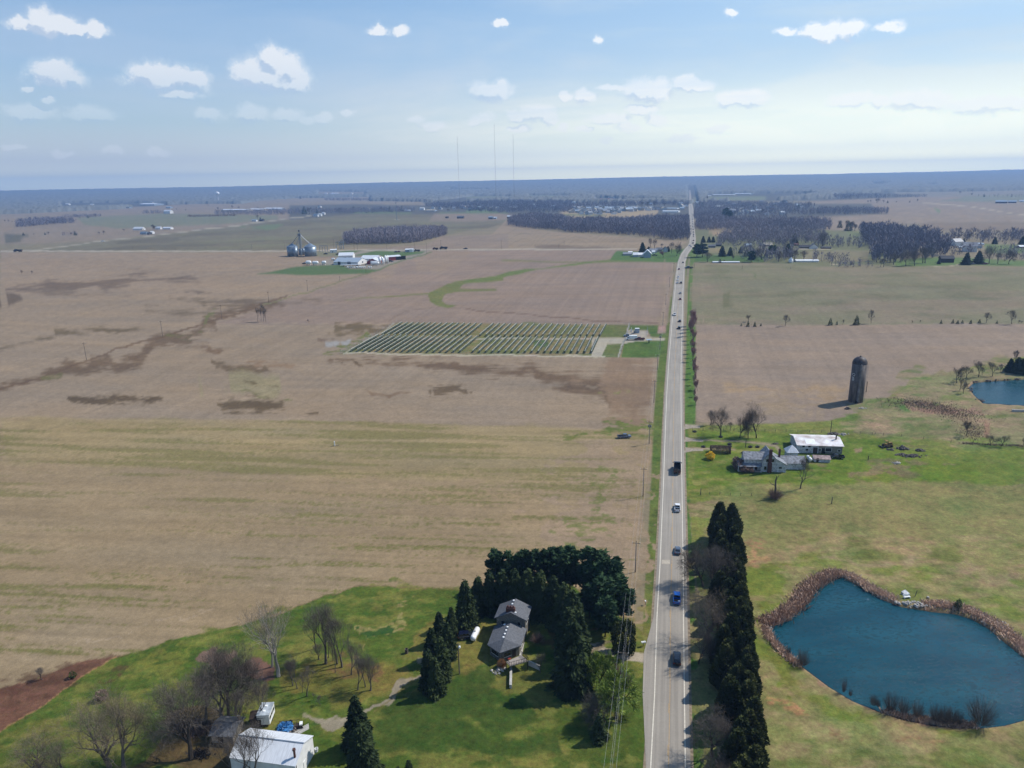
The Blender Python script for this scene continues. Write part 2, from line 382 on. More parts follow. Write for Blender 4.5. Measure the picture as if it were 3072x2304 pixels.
# patches between the right hand groves
L_(MQ.L(180,600, 1500,600, 1830,610, 2212,560, 2212,1000, 1560,960, 900,912, 200,905, 200,740), (118,122,92), 4, 1, grn=.5)
L_(MQ.L(300,590, 960,600, 950,650, 320,655), (158,140,114), 4, 2)
L_(MQ.L(1500,615, 1850,612, 1820,665, 1560,660), (120,130,92), 3, 2, grn=.6)
L_(MQ.L(400,770, 540,770, 530,815, 420,815), (142,134,104), 3, 1)
L_(MQ.L(1240,790, 1960,800, 1950,900, 1500,905, 1250,880), (136,131,106), 3, 1)
L_(MQ.L(170,830, 940,850, 940,905, 180,905), (84,112,60), 3, 1, grn=1)
L_(MQ.L(860,765, 1960,798), (172,164,148), line=2)
L_(MS.L(590,935, 1060,900, 1898,935, 1898,990, 1280,985, 620,1000), (100,126,72), 3, 1, grn=1)
L_(MS.L(0,965, 200,990, 450,1015, 900,1003, 1120,992, 1250,968), (176,168,146), line=2.2)
L_(MS.L(1480,770, 1898,780, 1898,860, 1500,860), (108,128,80), 3, 1, grn=1)
# fields left of the road
L_(OV.L(0,545, 600,546, 740,541, 960,538, 1450,540, 1445,700, 1425,930, 700,915, 0,900), (154,139,123), 2, 1)
L_(OV.L(620,545, 960,538, 1450,540, 1440,700, 470,700, 590,650, 800,590), (150,134,124), 3, 1)
L_(MR.L(-30,683, 345,440, 560,512, 810,543, 1780,620, 1740,660, 1430,683), (156,141,123), 2, 1)
for k in range(13):
    x0 = -30+k*115
    L_(MR.L(x0,670, x0+130,610+k*1.0, x0+330,520+k*7), (132,120,102), line=2.0, w=2, a=.55)
L_(MR.L(420,665, 800,650, 1300,672, 1000,685, 480,682), (128,114,100), 3, 2)
L_(MM.L(940,690, 1600,650, 1760,575, 2300,560, 2300,680), (148,134,122), 3, 1)
L_(OV.L(600,545, 960,540, 1000,548, 900,590, 600,640, 0,640, 0,560), (158,141,124), 14, 3, a=.6)
GRAIN = True
L_(ML.L(0,1030, 400,1000, 560,955, 780,945, 950,895, 1190,893, 1290,925, 1480,932, 1720,958, 1600,968, 1250,945, 1000,948, 830,990, 640,1045, 300,1045, 0,1050), (116,101,88), 5, 2, nz=(22.,-.45))
L_(ML.L(0,1055, 130,1075, 190,1110, 60,1150, 0,1180), (114,100,86), 6, 2)
L_(ML.L(350,1050, 700,1045, 1100,1075, 900,1085, 600,1080), (126,112,98), 4, 2, nz=(30.,-.1))
L_(ML.L(1450,1030, 1830,1035, 1700,1050, 1560,1062), (122,108,95), 4, 2)
L_(ML.L(1400,1090, 1830,1108, 2212,1098, 2260,1140, 2000,1180, 1850,1210, 1650,1195, 1200,1185, 1650,1165), (120,106,88), 5, 2, nz=(20.,-.4))
L_(MM.L(-60,1105, 300,1105, 900,1095, 600,1125, 100,1160, -60,1200), (122,108,94), 5, 2, nz=(20.,-.2))
L_(LF.L(480,305, 800,290, 980,298, 720,325, 500,352), (112,99,78), 3, 2, nz=(12.,-.35))
L_(LF.L(0,418, 250,385, 380,362, 520,362, 300,398, 0,428), (110,98,80), 3, 2, nz=(12.,-.35))
L_(LF.L(0,668, 240,622, 560,535, 780,455, 950,385, 1180,310, 1320,240, 1760,128, 1790,140, 1500,230, 1500,290, 1300,320, 1180,385, 1010,470, 890,535, 700,590, 480,620, 250,660, 0,715), (112,94,76), 4, 2, nz=(9.,-.5))
L_(LF.L(0,706, 240,642, 560,522, 900,402, 1180,322, 1450,240, 1765,130, 1900,85), (112,92,74), line=5., w=1, a=.85)
L_(LF.L(330,630, 520,610, 540,630, 420,655, 290,650), (108,104,68), 3, 2, nz=(6.,-.4), grn=.6)
L_(LF.L(1080,355, 1200,330, 1300,285, 1400,225, 1480,160, 1500,170, 1400,270, 1180,360), (112,116,72), 3, 2, nz=(9.,-.2), grn=.6)
L_(LF.L(1150,395, 1400,400, 1560,440, 1520,470, 1380,470, 1250,445), (122,102,84), 4, 2, nz=(8.,-.45))
L_(LF.L(1400,490, 1560,515, 1680,545, 1730,592, 1620,585, 1420,530), (114,98,78), 3, 2, nz=(6.,-.3))
L_(LF.L(1650,520, 1900,525, 1880,560, 1700,550), (140,118,98), 3, 2, nz=(8.,-.2))
L_(LF.L(1300,600, 1950,600, 2000,700, 1700,760, 1300,720), (150,146,112), 14, 3, a=.6, grn=.3)
L_(LF.L(1600,730, 1900,725, 1880,755, 1650,750), (112,112,74), 3, 3, nz=(4.,.0))
L_(LF.L(1750,660, 1950,670, 1900,685, 1720,680), (112,100,74), 3, 3, nz=(4.,-.2))
L_(LF.L(570,755, 960,762, 1070,780, 920,798, 620,790), (94,80,62), 3, 2, nz=(5.,-.6))
L_(LF.L(1440,790, 1650,763, 1800,785, 1810,828, 1650,850, 1480,825), (98,84,64), 4, 2, nz=(5.,-.55))
L_(LF.L(1980,845, 2212,848, 2212,860, 2050,858), (98,84,64), 2, 2, nz=(5.,-.3))
L_(SO.L(150,142, 345,148, 240,205, 110,192), (112,98,74), 3, 2, nz=(6.,-.6))
GRAIN = False
L_(SO.L(0,222, 110,225, 60,245, 0,240), (128,110,96), 3, 2)
L_(SO.L(80,240, 180,240, 170,275, 90,270), (165,165,168), 3, 2)
GRAIN = True
L_(SO.L(400,352, 700,385, 900,395, 1150,418, 1400,450, 1900,455, 1920,560, 1920,650, 1760,655, 1620,585, 1380,540, 1500,500, 1270,498, 1000,448, 700,418, 470,390, 120,350), (112,93,75), 5, 2, nz=(7.,-.42))
L_(SO.L(1700,345, 1945,350, 1925,560, 1905,740, 1640,725, 1790,640, 1680,560, 1550,500), (142,122,104), 8, 2, nz=(7.,-.6))
L_(SO.L(180,360, 215,380, 245,408, 215,405), (108,92,72), 2, 2)
L_(SO.L(600,518, 770,520, 830,558, 640,566), (104,88,68), 3, 2, nz=(4.,-.5))
L_(SO.L(260,548, 420,560, 330,575), (132,112,94), 3, 2)
GRAIN = False
L_(SO.L(1560,560, 1720,570, 1700,620, 1560,600), (132,128,88), 5, 3, nz=(3.,0.))
L_(MR.L(0,1172, 150,1205, 400,1215, 700,1240, 1000,1268, 1200,1288, 1600,1295), (118,97,84), line=3.0, w=1, a=.8)
L_(MM.L(1300,1280, 1450,1200, 1600,1175, 1850,1165), (128,110,98), line=2.2, w=1, a=.6)
L_(MM.L(0,1290, 280,1295, 1300,1305, 2212,1312), (168,152,136), line=2.0, w=1, a=.6)
L_(MM.L(915,1100, 1620,1048, 1700,1018, 1850,948, 2230,900, 2230,945, 1930,968, 1885,1008, 2150,1018, 2140,1028, 1850,1036, 1775,1060, 1752,1110, 1790,1135, 1860,1148, 1810,1168, 1700,1152, 1640,1120, 1612,1060, 925,1106), (120,124,76), 2, 1, grn=.8)
L_(MR.L(-10,942, 200,905, 340,878, 490,850, 650,845, 900,800, 970,790, 1230,768, 1600,775, 1690,790, 1100,795, 850,825, 600,855, 400,902, 200,938, -10,968), (112,125,72), 2, 1, grn=.9)
L_(MR.L(270,775, 330,770, 940,790, 950,797, 280,784), (126,126,88), 2, 1, grn=.6)
L_(MR.L(-60,1016, 200,1013, 215,1028, -60,1032), (120,122,80), 2, 1, grn=.6)
L_(MR.L(1225,750, 1265,700, 1450,705, 1800,680, 1852,600, 1900,640, 1760,795, 1620,792, 1200,775), (88,119,62), 2, 1, grn=1)
L_(MM.L(560,838, 850,738, 1110,688, 1650,690, 1490,770, 1290,818, 1180,852, 930,852, 870,820, 650,828), (150,145,138), 3, 1)
L_(MM.L(700,690, 1110,690, 850,740, 700,745, 560,720), (132,132,110), 3, 1, grn=.4)
L_(MM.L(890,700, 1070,696, 880,738, 800,738), (92,117,74), 2, 1, grn=1)
L_(MM.L(980,742, 1170,698, 1590,703, 1560,722, 1400,750, 1100,738), (92,117,74), 2, 1, grn=1)
L_(MM.L(230,888, 560,822, 900,812, 940,848, 1180,852, 1290,822, 1110,888, 600,897), (90,114,72), 3, 1, grn=1)
L_(MM.L(1110,884, 1300,822, 1660,705), (104,120,80), line=2.5, w=1)
L_(MM.L(270,1145, 620,1030, 880,945, 1110,888), (128,126,92), line=3, w=1)
L_(ML.L(0,704, 400,699, 1000,702, 2212,701, 3000,692, 3600,688, 4100,686, 5300,682), (176,170,160), line=3.2)
L_(ML.L(150,698, 330,690, 850,619, 1500,545, 2212,456, 2620,397), (170,165,152), line=2.2)
# near field
L_(OV.L(0,902, 700,908, 1425,930, 1405,1000, 1385,1130, 1375,1290, 1370,1660, -300,1660, -300,902), (158,141,116), 3, 1, strp=1.)
L_(OV.L(0,905, 700,910, 1400,930, 1380,1050, 0,1000), (154,142,106), 10, 2, a=.5)
L_(OV.L(1250,960, 1400,950, 1385,1250, 1270,1250, 1180,1150), (160,142,124), 14, 3, a=.8)
L_(OV.L(0,1230, 300,1250, 640,1235, 760,1250, 500,1340, 200,1420, 0,1440), (156,140,116), 12, 3, a=.7)
L_(SO.L(1560,800, 1700,740, 1880,740, 1890,800, 1700,830, 1560,830), (112,120,66), 6, 3, nz=(6.,-.3), grn=.8)
L_(OV.L(1250,1100, 1300,1000, 1330,1000, 1290,1200, 1240,1230), (112,122,70), 8, 3, nz=(4.,-.1), a=.8)
L_(OV.L(1170,1230, 1250,1230, 1260,1280, 1180,1280), (130,118,80), 6, 3, nz=(4.,-.1))
L_(BL.L(300,705, 700,600, 1000,540, 1470,410, 2000,290), (176,160,142), line=3, w=2, a=.5)
# solar yard
L_(SO.L(40,325, 385,135, 1790,150, 1735,345, 1600,342), (141,130,96), 2, 0, grn=.5, strp=0.)
L_(SO.L(60,318, 390,140, 1640,150, 1560,332), (118,122,78), 2, 2, nz=(9.,-.05), grn=.7)
L_(SO.L(1100,255, 1350,250, 1330,295, 1080,290), (84,112,72), 3, 2, nz=(5.,-.1), grn=1)
L_(SO.L(1638,150, 1788,152, 1768,228, 1608,228), (112,120,72), 1.5, 0, grn=1)
L_(SX.L(270,535, 575,530, 510,790, 150,790), (112,120,72), 1.5, 0, grn=1)
L_(SX.L(715,165, 1440,175, 1510,170, 1500,415, 1130,400, 1060,270, 690,270), (98,116,62), 1.5, 0, grn=1)
L_(SX.L(615,470, 1495,470, 1460,800, 540,795), (100,118,62), 2, 0, grn=1)
L_(SX.L(-30,410, 610,415, 640,390, 1120,400, 1140,425, 1440,425, 1510,410, 1510,485, 1200,462, 850,482, 570,532, 272,535, 150,790, -30,785), (178,174,164), 1., 0, grn=0)
L_(SX.L(690,265, 1075,275, 1045,402, 635,385), (178,172,164), 1., 0, grn=0)
L_(SX.L(715,150, 520,790), (170,170,162), line=3.5)
L_(SO.L(42,324, 120,316, 400,326, 1560,338, 1640,342), (190,184,168), line=4.)
L_(SO.L(50,322, 385,140), (168,164,154), line=4.)
L_(SO.L(400,231, 1610,234), (172,168,158), line=2.6)
# verges
rl = [(1951.8,2304),(1963.7,2083),(1970.9,1851),(1980,1692),(1990.4,1450),(2000.5,1178),(2005.5,1099),(2015.5,975),(2026.8,850),(2034,800),(2041,765)]
L_(band(OV.L(1352,1665, 1372,1500, 1385,1450, 1392,1300, 1398,1200, 1404,1100, 1409,1000, 1413,900, 1421,800, 1437,720, 1445,640, 1452,590, 1466,560, 1490,530), [(1960,2310),(1972,2083),(1980,1850),(1988,1692),(1998,1450),(2008,1178),(2022,975),(2034,850),(2049,765),(2068,735)]), (104,117,62), 3, 1, grn=1, strp=0.)
L_(OV.L(1345,1470, 1380,1290, 1388,1150, 1398,1000, 1408,1000, 1404,1100, 1396,1290, 1372,1470), (154,138,116), 4, 2, grn=.2, strp=0.)
L_(OV.L(1437,560, 1437,720, 1421,720, 1435,650), (158,140,124), 3, 1)
L_(band([(2040,2310),(2037,1800),(2040,1500),(2043,1178),(2046,975),(2049,850),(2055,800),(2060,760),(2085,735)], OV.L(1530,1665, 1500,1200, 1488,1110, 1500,1010, 1500,930, 1502,850, 1500,700, 1489,575, 1500,545)), (98,122,60), 3, 1, grn=1)
# right of the road
L_(OV.L(1489,572, 1700,572, 2212,580, 2500,585, 2500,700, 1500,703, 1487,690), (131,129,104), 2, 1, grn=.4)
L_(OV.L(1489,572, 1700,572, 2212,580, 2500,585, 2500,700, 1500,703, 1487,690), (112,112,84), 2, 2, nz=(45.,.18), a=.55, grn=.6)
L_(OV.L(1489,572, 1700,572, 2212,580, 2500,585, 2500,700, 1500,703, 1487,690), (146,134,116), 2, 3, nz=(60.,.05), a=.6, grn=.3)
L_(MQ.L(380,1200, 520,1180, 520,1330, 400,1330), (106,108,74), 6, 2, a=.7)
L_(MQ.L(600,975, 880,1000, 900,1050, 820,1040, 760,990, 600,978), (112,120,80), 3, 2, a=.7)
L_(MQ.L(280,1470, 360,1485, 340,1380, 350,1480, 280,1480), (172,152,138), 2, 1, a=.7)
L_(OV.L(1500,703, 2212,699, 2500,699, 2500,740, 2200,768, 2160,775, 1990,822, 1925,858, 1870,868, 1860,890, 1800,907, 1600,915, 1505,914, 1498,850), (154,139,127), 2, 1, grn=0)
L_(FM.L(500,40, 900,30, 1350,70, 1300,110, 900,110, 700,80), (170,148,120), 8, 3, a=.7)
L_(FM.L(900,150, 1250,130, 1500,250, 1300,330, 950,330), (164,146,120), 10, 3, a=.5)
L_(SL.L(300,880, 0,885, 0,700, 200,760, 480,700), (150,135,126), 6, 2, a=.6)
L_(OV.L(1480,922, 1600,918, 1800,908, 1862,892, 1872,870, 1925,858, 1990,822, 2160,777, 2212,767, 2600,740, 2600,1665, 1560,1665, 1500,1200, 1488,1100, 1482,1000), (122,131,70), 2, 1, grn=1)
PAST = OV.L(1830,900, 1872,870, 1925,858, 1990,822, 2160,777, 2600,740, 2600,965, 1990,950, 1800,930)
L_(PAST, (134,131,94), 4, 2, grn=.9)
L_(PAST, (150,137,108), 4, 3, nz=(16.,.1), a=.7)
L_(PAST, (104,122,64), 4, 3, nz=(14.,.22), a=.7)
L_(SL.L(930,720, 1100,715, 1230,800, 1100,790), (86,120,58), 4, 2, a=.8)
L_(SL.L(1000,690, 1400,690, 1640,820, 1300,810, 1200,760), (142,124,100), 5, 2, nz=(5.,-.3))
L_(SL.L(1620,600, 1800,610, 1790,670, 1640,640), (160,138,112), 6, 2, a=.7)
L_(SL.L(1640,860, 1760,900, 1760,1050, 1660,1050), (150,124,100), 6, 2, a=.7)
FARM = FM.L(150,420, 1080,440, 1500,470, 2111,530, 2500,600, 2500,900, 1900,1050, 1500,1110, 1100,1040, 560,1035, 260,1020, 160,1100)
L_(FARM, (108,124,56), 6, 2, grn=1)
L_(FARM, (132,133,78), 6, 3, nz=(7.,.16), a=.75)
L_(FARM, (86,108,42), 6, 3, nz=(6.,.24), a=.7)
L_(OV.L(1600,1050, 1750,1040, 1850,1060, 2000,1110, 2212,1150, 2400,1200, 2400,1300, 2212,1200, 2000,1150, 1850,1110, 1700,1090, 1600,1090), (110,134,48), 12, 2, a=.85)
L_(OV.L(2105,1045, 2180,1040, 2230,1050, 2230,1140, 2150,1120, 2110,1090), (152,142,106), 5, 2, a=.85)
L_(OV.L(1900,950, 1990,965, 1980,990, 1890,975), (126,118,84), 6, 3, a=.7)
L_(OV.L(1800,960, 2212,960, 2212,1100, 2100,1080, 1900,1000), (114,130,58), 14, 3, a=.6)
L_(FM.L(250,1060, 560,1055, 900,1080, 1350,1120, 1380,1200, 1350,1659, 560,1659, 560,1200, 270,1200), (150,139,102), 4, 2, grn=.8)
L_(FM.L(250,1060, 560,1055, 900,1080, 1350,1120, 1380,1200, 1350,1659, 560,1659, 560,1200, 270,1200), (118,122,70), 4, 2, nz=(5.,.1), a=.7)
L_(FM.L(1350,1120, 2111,1130, 2300,1400, 2111,1659, 1400,1659, 1300,1400), (116,126,62), 12, 3, a=.85)
L_(FM.L(1420,640, 1700,560, 2111,600, 2700,760, 2700,1000, 2111,1000, 1700,1060, 1420,1080, 1200,900), (112,128,54), 14, 2, a=.75)
L_(FM.L(1700,740, 1850,690, 2080,730, 2180,800, 2000,820, 1780,800), (122,114,80), 8, 3, a=.7, nz=(5.,-.3))
L_(FM.L(1500,1280, 2111,1250, 2111,1350, 1650,1420), (138,130,86), 10, 3, a=.7)
L_(FM.L(680,1400, 760,1390, 850,1500, 780,1659, 690,1600), (154,132,94), 6, 2, nz=(3.,-.2))
L_(FM.L(1600,1520, 1900,1480, 2111,1560, 2000,1640, 1650,1600), (150,138,108), 8, 3, a=.7)
L_(FM.L(1700,720, 2111,700, 2111,800, 1800,800), (130,122,88), 8, 3, a=.6)
L_(FM.L(1640,580, 1800,590, 1780,625, 1640,615), (150,134,108), 5, 2, a=.7)
L_(SL.L(440,1130, 650,1150, 640,1180, 480,1160), (152,134,106), 4, 2, a=.7)
L_(FM.L(150,375, 270,385, 340,400, 180,412), (168,160,150), 2, 1, grn=0)
L_(FM.L(150,500, 330,515, 700,520, 900,540, 980,570, 970,620, 930,570, 700,532, 330,528, 160,530), (160,148,128), 2, 1, grn=.1)
L_(FM.L(150,585, 600,600, 620,606, 170,612), (162,148,130), 2, 1, grn=.1)
# around the near pond and the hedge
L_(RD.L(800,0, 2800,0, 2800,1800, 560,1800, 560,300), (132,132,84), 6, 2, grn=1)
L_(RD.L(800,0, 1300,0, 1300,120, 950,300, 800,250), (118,126,74), 10, 3, a=.6)
L_(RD.L(850,480, 960,450, 1166,520, 960,800, 1166,1060, 1166,1300, 900,900), (116,126,58), 10, 2, a=.85)
L_(PD.L(-20,260, 300,230, 600,150, 900,200, 1300,300, 1700,400, 2212,620, 2212,500, 1500,130, 500,60, 200,150), (118,128,64), 10, 2, a=.8)
L_(PD.L(0,760, 300,1000, 700,1260, 1200,1440, 1800,1500, 2300,1500, 2300,1560, 1700,1560, 900,1440, 300,1150, 0,900), (118,126,62), 8, 2, a=.8)
L_(RD.L(560,300, 2800,300, 2800,1800, 560,1800), (150,138,100), 6, 3, nz=(9.,.12), a=.75)
L_(RD.L(560,300, 2800,300, 2800,1800, 560,1800), (104,118,56), 6, 3, nz=(12.,.25), a=.6)
L_(PD.L(700,20, 1250,60, 1300,110, 900,70), (152,138,108), 8, 3, a=.7)
L_(PD.L(1700,150, 2212,250, 2212,350, 1900,260), (148,134,104), 8, 3, a=.6)
L_(PD.L(140,1220, 380,1270, 500,1390, 300,1360, 160,1290), (162,134,94), 5, 2, nz=(1.6,-.15))
L_(RD.L(815,320, 900,330, 920,470, 850,480), (150,130,92), 6, 2, nz=(1.6,-.1))
L_(PD.L(1150,1540, 1450,1580, 1400,1610, 1150,1570), (146,126,90), 5, 2, nz=(1.6,0.))
L_(PD.L(350,1450, 600,1480, 560,1540, 380,1500), (142,124,88), 5, 3, nz=(1.6,.1))
POND = PD.L(60,600, 180,585, 330,510, 420,370, 480,300, 600,240, 670,195, 760,240, 900,320, 1040,400, 1200,460, 1450,500, 1650,520, 1780,560, 1920,640, 2050,750, 2200,870, 2330,1000, 2370,1150, 2330,1300, 2200,1400, 2050,1440, 1900,1458, 1700,1462, 1450,1440, 1200,1390, 1000,1320, 800,1240, 600,1120, 400,970, 200,800, 100,680)
POND2 = SL.L(1668,525, 1720,480, 1900,467, 2212,447, 2450,438, 2600,520, 2550,660, 2400,700, 2212,702, 1980,690, 1810,680, 1720,600)
for PP, sw in ((POND, 7), (POND2, 3)):
    u, v = WP[1]; idx = np.nonzero((u > 2200) & (v > 1000))[0]
    d = sdist(PP, u[idx], v[idx]); al = sstep(-sw*2.2, -sw*.4, d)*0.85
    COL[idx] = COL[idx]*(1-al[:, None])+acol((150,132,104))*al[:, None]
    d = sdist(PP, PU[idx], PV[idx]); al = sstep(-2, 1, d)
    COL[idx] = COL[idx]*(1-al[:, None])+acol((60,62,48))*al[:, None]
    Z[idx] -= sstep(-sw*1.1, sw*.8, d)*1.4
# lawns at the lower left
LAWN = BL.L(-400,1659, 0,1392, 500,1045, 740,880, 970,742, 1470,600, 2197,428)+BM.L(500,340, 980,155, 1860,180)+HS.L(520,460, 1400,420, 1990,800, 2050,1000, 2060,1659)+[(1930,2500), (-300,2500)]
L_(LAWN, (88,106,44), 1.6, 1, grn=1, strp=0.)
L_(LAWN, (126,128,66), 2, 3, nz=(6.,.02), a=.75)
L_(LAWN, (70,98,36), 2, 3, nz=(4.,.22), a=.75)
L_(BM.L(1150,520, 1250,420, 1500,240, 1600,260, 1420,330, 1480,420, 1330,540, 1220,640), (142,136,88), 5, 3, nz=(1.6,-.05))
L_(BM.L(1170,580, 1260,470, 1340,470, 1300,580, 1220,610), (58,90,42), 4, 3)
L_(BL.L(900,860, 1300,720, 1560,860, 1350,900, 1000,900), (122,126,58), 6, 3, nz=(2.,0.), a=.8)
L_(BM.L(350,900, 900,700, 1250,800, 1200,1050, 700,1160, 350,1080), (122,114,60), 10, 3, a=.75)
L_(BM.L(560,730, 900,690, 1000,900, 760,880), (124,98,70), 8, 3, a=.7, nz=(2.,-.1))
L_(BM.L(75,820, 180,745, 280,760, 380,880, 330,930, 200,925, 100,900), (122,94,84), 3, 2, grn=.3)
L_(BL.L(1635,770, 1700,700, 1840,680, 1900,740, 1860,800, 1700,800), (130,108,98), 3, 2, grn=.3)
L_(BL.L(900,1659, 1200,1400, 1500,1250, 1800,1180, 2050,1180, 2150,1350, 2300,1700, 900,1700), (98,80,58), 8, 3, a=.85, grn=.4)
L_(HS.L(200,1400, 500,700, 760,680, 720,1080, 420,1200, 330,1400), (132,122,66), 10, 3, a=.75)
L_(HS.L(800,1150, 1450,1150, 1440,1380, 1000,1400), (120,118,62), 10, 3, a=.7)
L_(HS.L(560,1100, 800,1150, 1000,1500, 600,1659, 1400,1659, 1500,1800, -400,1800, 100,1420), (60,86,34), 14, 3, a=.8)
L_(HS.L(1150,640, 1560,560, 1560,900, 1400,960, 1150,900), (110,88,56), 8, 3, a=.8, grn=.4)
L_(HS.L(1880,560, 2000,500, 2050,900, 1990,960, 1900,960), (134,128,72), 6, 3, a=.6)
L_(HS.L(1990,520, 2040,520, 2040,700, 1990,760), (160,150,126), 4, 3, a=.6, nz=(1.2,0.))
BR = BL.L(-30,1040, 300,918, 560,830, 760,775, 965,742, 740,882, 500,1047, 0,1390, -200,1500)
L_(BR, (118,86,72), 2, 1, grn=.4, strp=0.)
L_(BR, (92,66,54), 2, 3, nz=(5.,.1), a=.7)
L_(BL.L(0,1392, 500,1045, 740,880, 965,742), (168,132,96), line=2.6, w=1, a=.8)
L_(BM.L(-10,482, 500,340, 980,155, 1860,180), (120,104,78), line=2.2, w=1, a=.7)
# drives and pads
L_(BM.L(620,1262, 880,1265, 1110,1180, 1300,1010, 1500,860, 1640,730, 1680,745, 1480,950, 1290,1120, 1150,1215, 900,1350, 770,1385, 700,1340), (158,150,132), 2, 2, grn=.1)
L_(BM.L(1120,1195, 1270,1110, 1480,930), (126,118,72), line=4, w=1, a=.7, grn=.7)
L_(HS.L(1560,900, 1640,900, 1720,955, 1840,985, 2040,985, 2060,1065, 1880,1055, 1720,1012, 1590,950), (176,168,158), 1.5, 1, grn=0)
L_(HS.L(1400,1000, 1600,900, 1640,930, 1500,1020), (120,112,96), 3, 2, a=.8)
# general variation: broad, mid and fine, all of it cover and soil, none of it light
n1 = fbm(X/60, Y/60, 101, 4); n2 = fbm(X/9, Y/9, 131, 4); n3 = fbm(X/1.6, Y/1.6, 151, 3)
near = 1-sstep(150, 900, Rr)
COL *= (1+0.07*n1+(0.10+.10*GRN)*n2*(0.4+0.6*near)+(0.14+.10*GRN)*n3*near)[:, None]
gsh = (fbm(X/14, Y/14, 171, 4)+.6*fbm(X/3., Y/3., 173, 3)*near)*GRN
COL *= np.stack([1+0.24*gsh, 1+0.07*gsh, 1+0.20*gsh], 1)
# drilled rows
T, S = TT, SS
fw_ = sstep(200, 290, Rr); rows = .75*(fbm(T/34, S/1.5, 201, 3)*(1-fw_)+fbm(T/44, S/3.6, 202, 2)*fw_)+0.45*fbm(T/60, S/4.2, 203, 3); rowc = fbm(T/90, S/26, 207, 3)
rows = rows+.35*fbm(X/1.1, Y/1.1, 205, 2)*near
gr = sstep(0.08, 0.5, rows+0.6*rowc+0.04)*STR*0.75*(1-.3*fw_)
COL = COL*(1-gr[:, None])+acol((112,114,62))*gr[:, None]; GRN = np.maximum(GRN, gr)
rows2 = fbm(T/70, S/1.7, 211, 3)*(1-fw_)+fbm(T/70, S/4.0, 212, 2)*fw_; soil = (1-GRN)
COL *= (1+0.17*rows2*soil*np.where(STR > 0.1, 1, 0.55))[:, None]
c2_, s2_ = math.cos(math.radians(12.8)), math.sin(math.radians(12.8)); T2 = X*c2_-Y*s2_; S2 = X*s2_+Y*c2_
COL *= (1+0.11*fbm(T2/2.6, S2/150, 215, 3)*soil*(Rr > 370)*(Rr < 1500)+0.06*fbm(T/120, S/6, 217, 3)*soil)[:, None]
tone = fbm(T/45, S/16, 219, 3)*soil; COL *= np.stack([1+.09*tone, 1+.05*tone, 1-.02*tone], 1)
mc = acol((124,127,76)); gc = GRN*(Rr < 760)*(X > 40)*.32; COL = COL+(COL-mc)*gc[:, None]; COL *= (1+.10*gc/.32*fbm(X/5, Y/2.2, 231, 4))[:, None]
COL = np.clip(COL, 0.008, 0.9)
i0 = np.arange(nr-1)[:, None]*na+np.arange(na-1)[None, :]
F4 = np.stack([i0, i0+na, i0+na+1, i0+1], -1).reshape(-1, 4)
gm, nt, b = newmat('soil_and_grass'); N = nt.nodes; Lk = nt.links
at = N.new('ShaderNodeAttribute'); at.attribute_name = 'Col'; ag = N.new('ShaderNodeAttribute'); ag.attribute_name = 'grn'
geo = N.new('ShaderNodeTexCoord')
def nz_(sc, det, rough=.65, v=None):
    n = N.new('ShaderNodeTexNoise'); n.inputs['Scale'].default_value = sc; n.inputs['Detail'].default_value = det; n.inputs['Roughness'].default_value = rough
    Lk.new(v or geo.outputs['Object'], n.inputs['Vector']); return n.outputs[0]
f1 = nz_(1.1, 6, .75); f2 = nz_(0.33, 5, .7); f3 = nz_(4.5, 3, .7)
g_ = ag.outputs['Fac']
amp = mth('ADD', 0.42, mth('MULTIPLY', g_, 0.35))
k = mth('ADD', 1., mth('MULTIPLY', mth('SUBTRACT', mth('ADD', mth('MULTIPLY', f1, .5), mth('ADD', mth('MULTIPLY', f2, .28), mth('MULTIPLY', f3, .22))), .5), mth('MULTIPLY', amp, 4.2)))
k = mth('MAXIMUM', k, 0.35)
cm = N.new('ShaderNodeVectorMath'); cm.operation = 'SCALE'; Lk.new(at.outputs['Color'], cm.inputs[0]); Lk.new(k, cm.inputs['Scale'])
hs = N.new('ShaderNodeHueSaturation'); Lk.new(cm.outputs[0], hs.inputs['Color'])
hue = mth('ADD', 0.5, mth('MULTIPLY', mth('SUBTRACT', nz_(0.6, 4, .7), .5), mth('MULTIPLY', g_, -0.14))); Lk.new(hue, hs.inputs['Hue'])
Lk.new(hs.outputs[0], b.inputs['Base Color']); b.inputs['Roughness'].default_value = .95; b.inputs['Specular IOR Level'].default_value = .12
bp = N.new('ShaderNodeBump'); bp.inputs['Strength'].default_value = .45; bp.inputs['Distance'].default_value = .25
Lk.new(nz_(2.2, 5, .7), bp.inputs['Height']); Lk.new(bp.outputs[0], b.inputs['Normal'])
gme = npmesh('ground', np.stack([X, Y, Z], 1), F4, gm, smooth=True)
ca_ = gme.attributes.new('Col', 'FLOAT_COLOR', 'POINT'); ca_.data.foreach_set('color', np.concatenate([COL, np.ones((len(X), 1))], 1).astype(np.float32).ravel())
ga_ = gme.attributes.new('grn', 'FLOAT', 'POINT'); ga_.data.foreach_set('value', GRN.astype(np.float32))
ground = struct(ob('ground', gme))
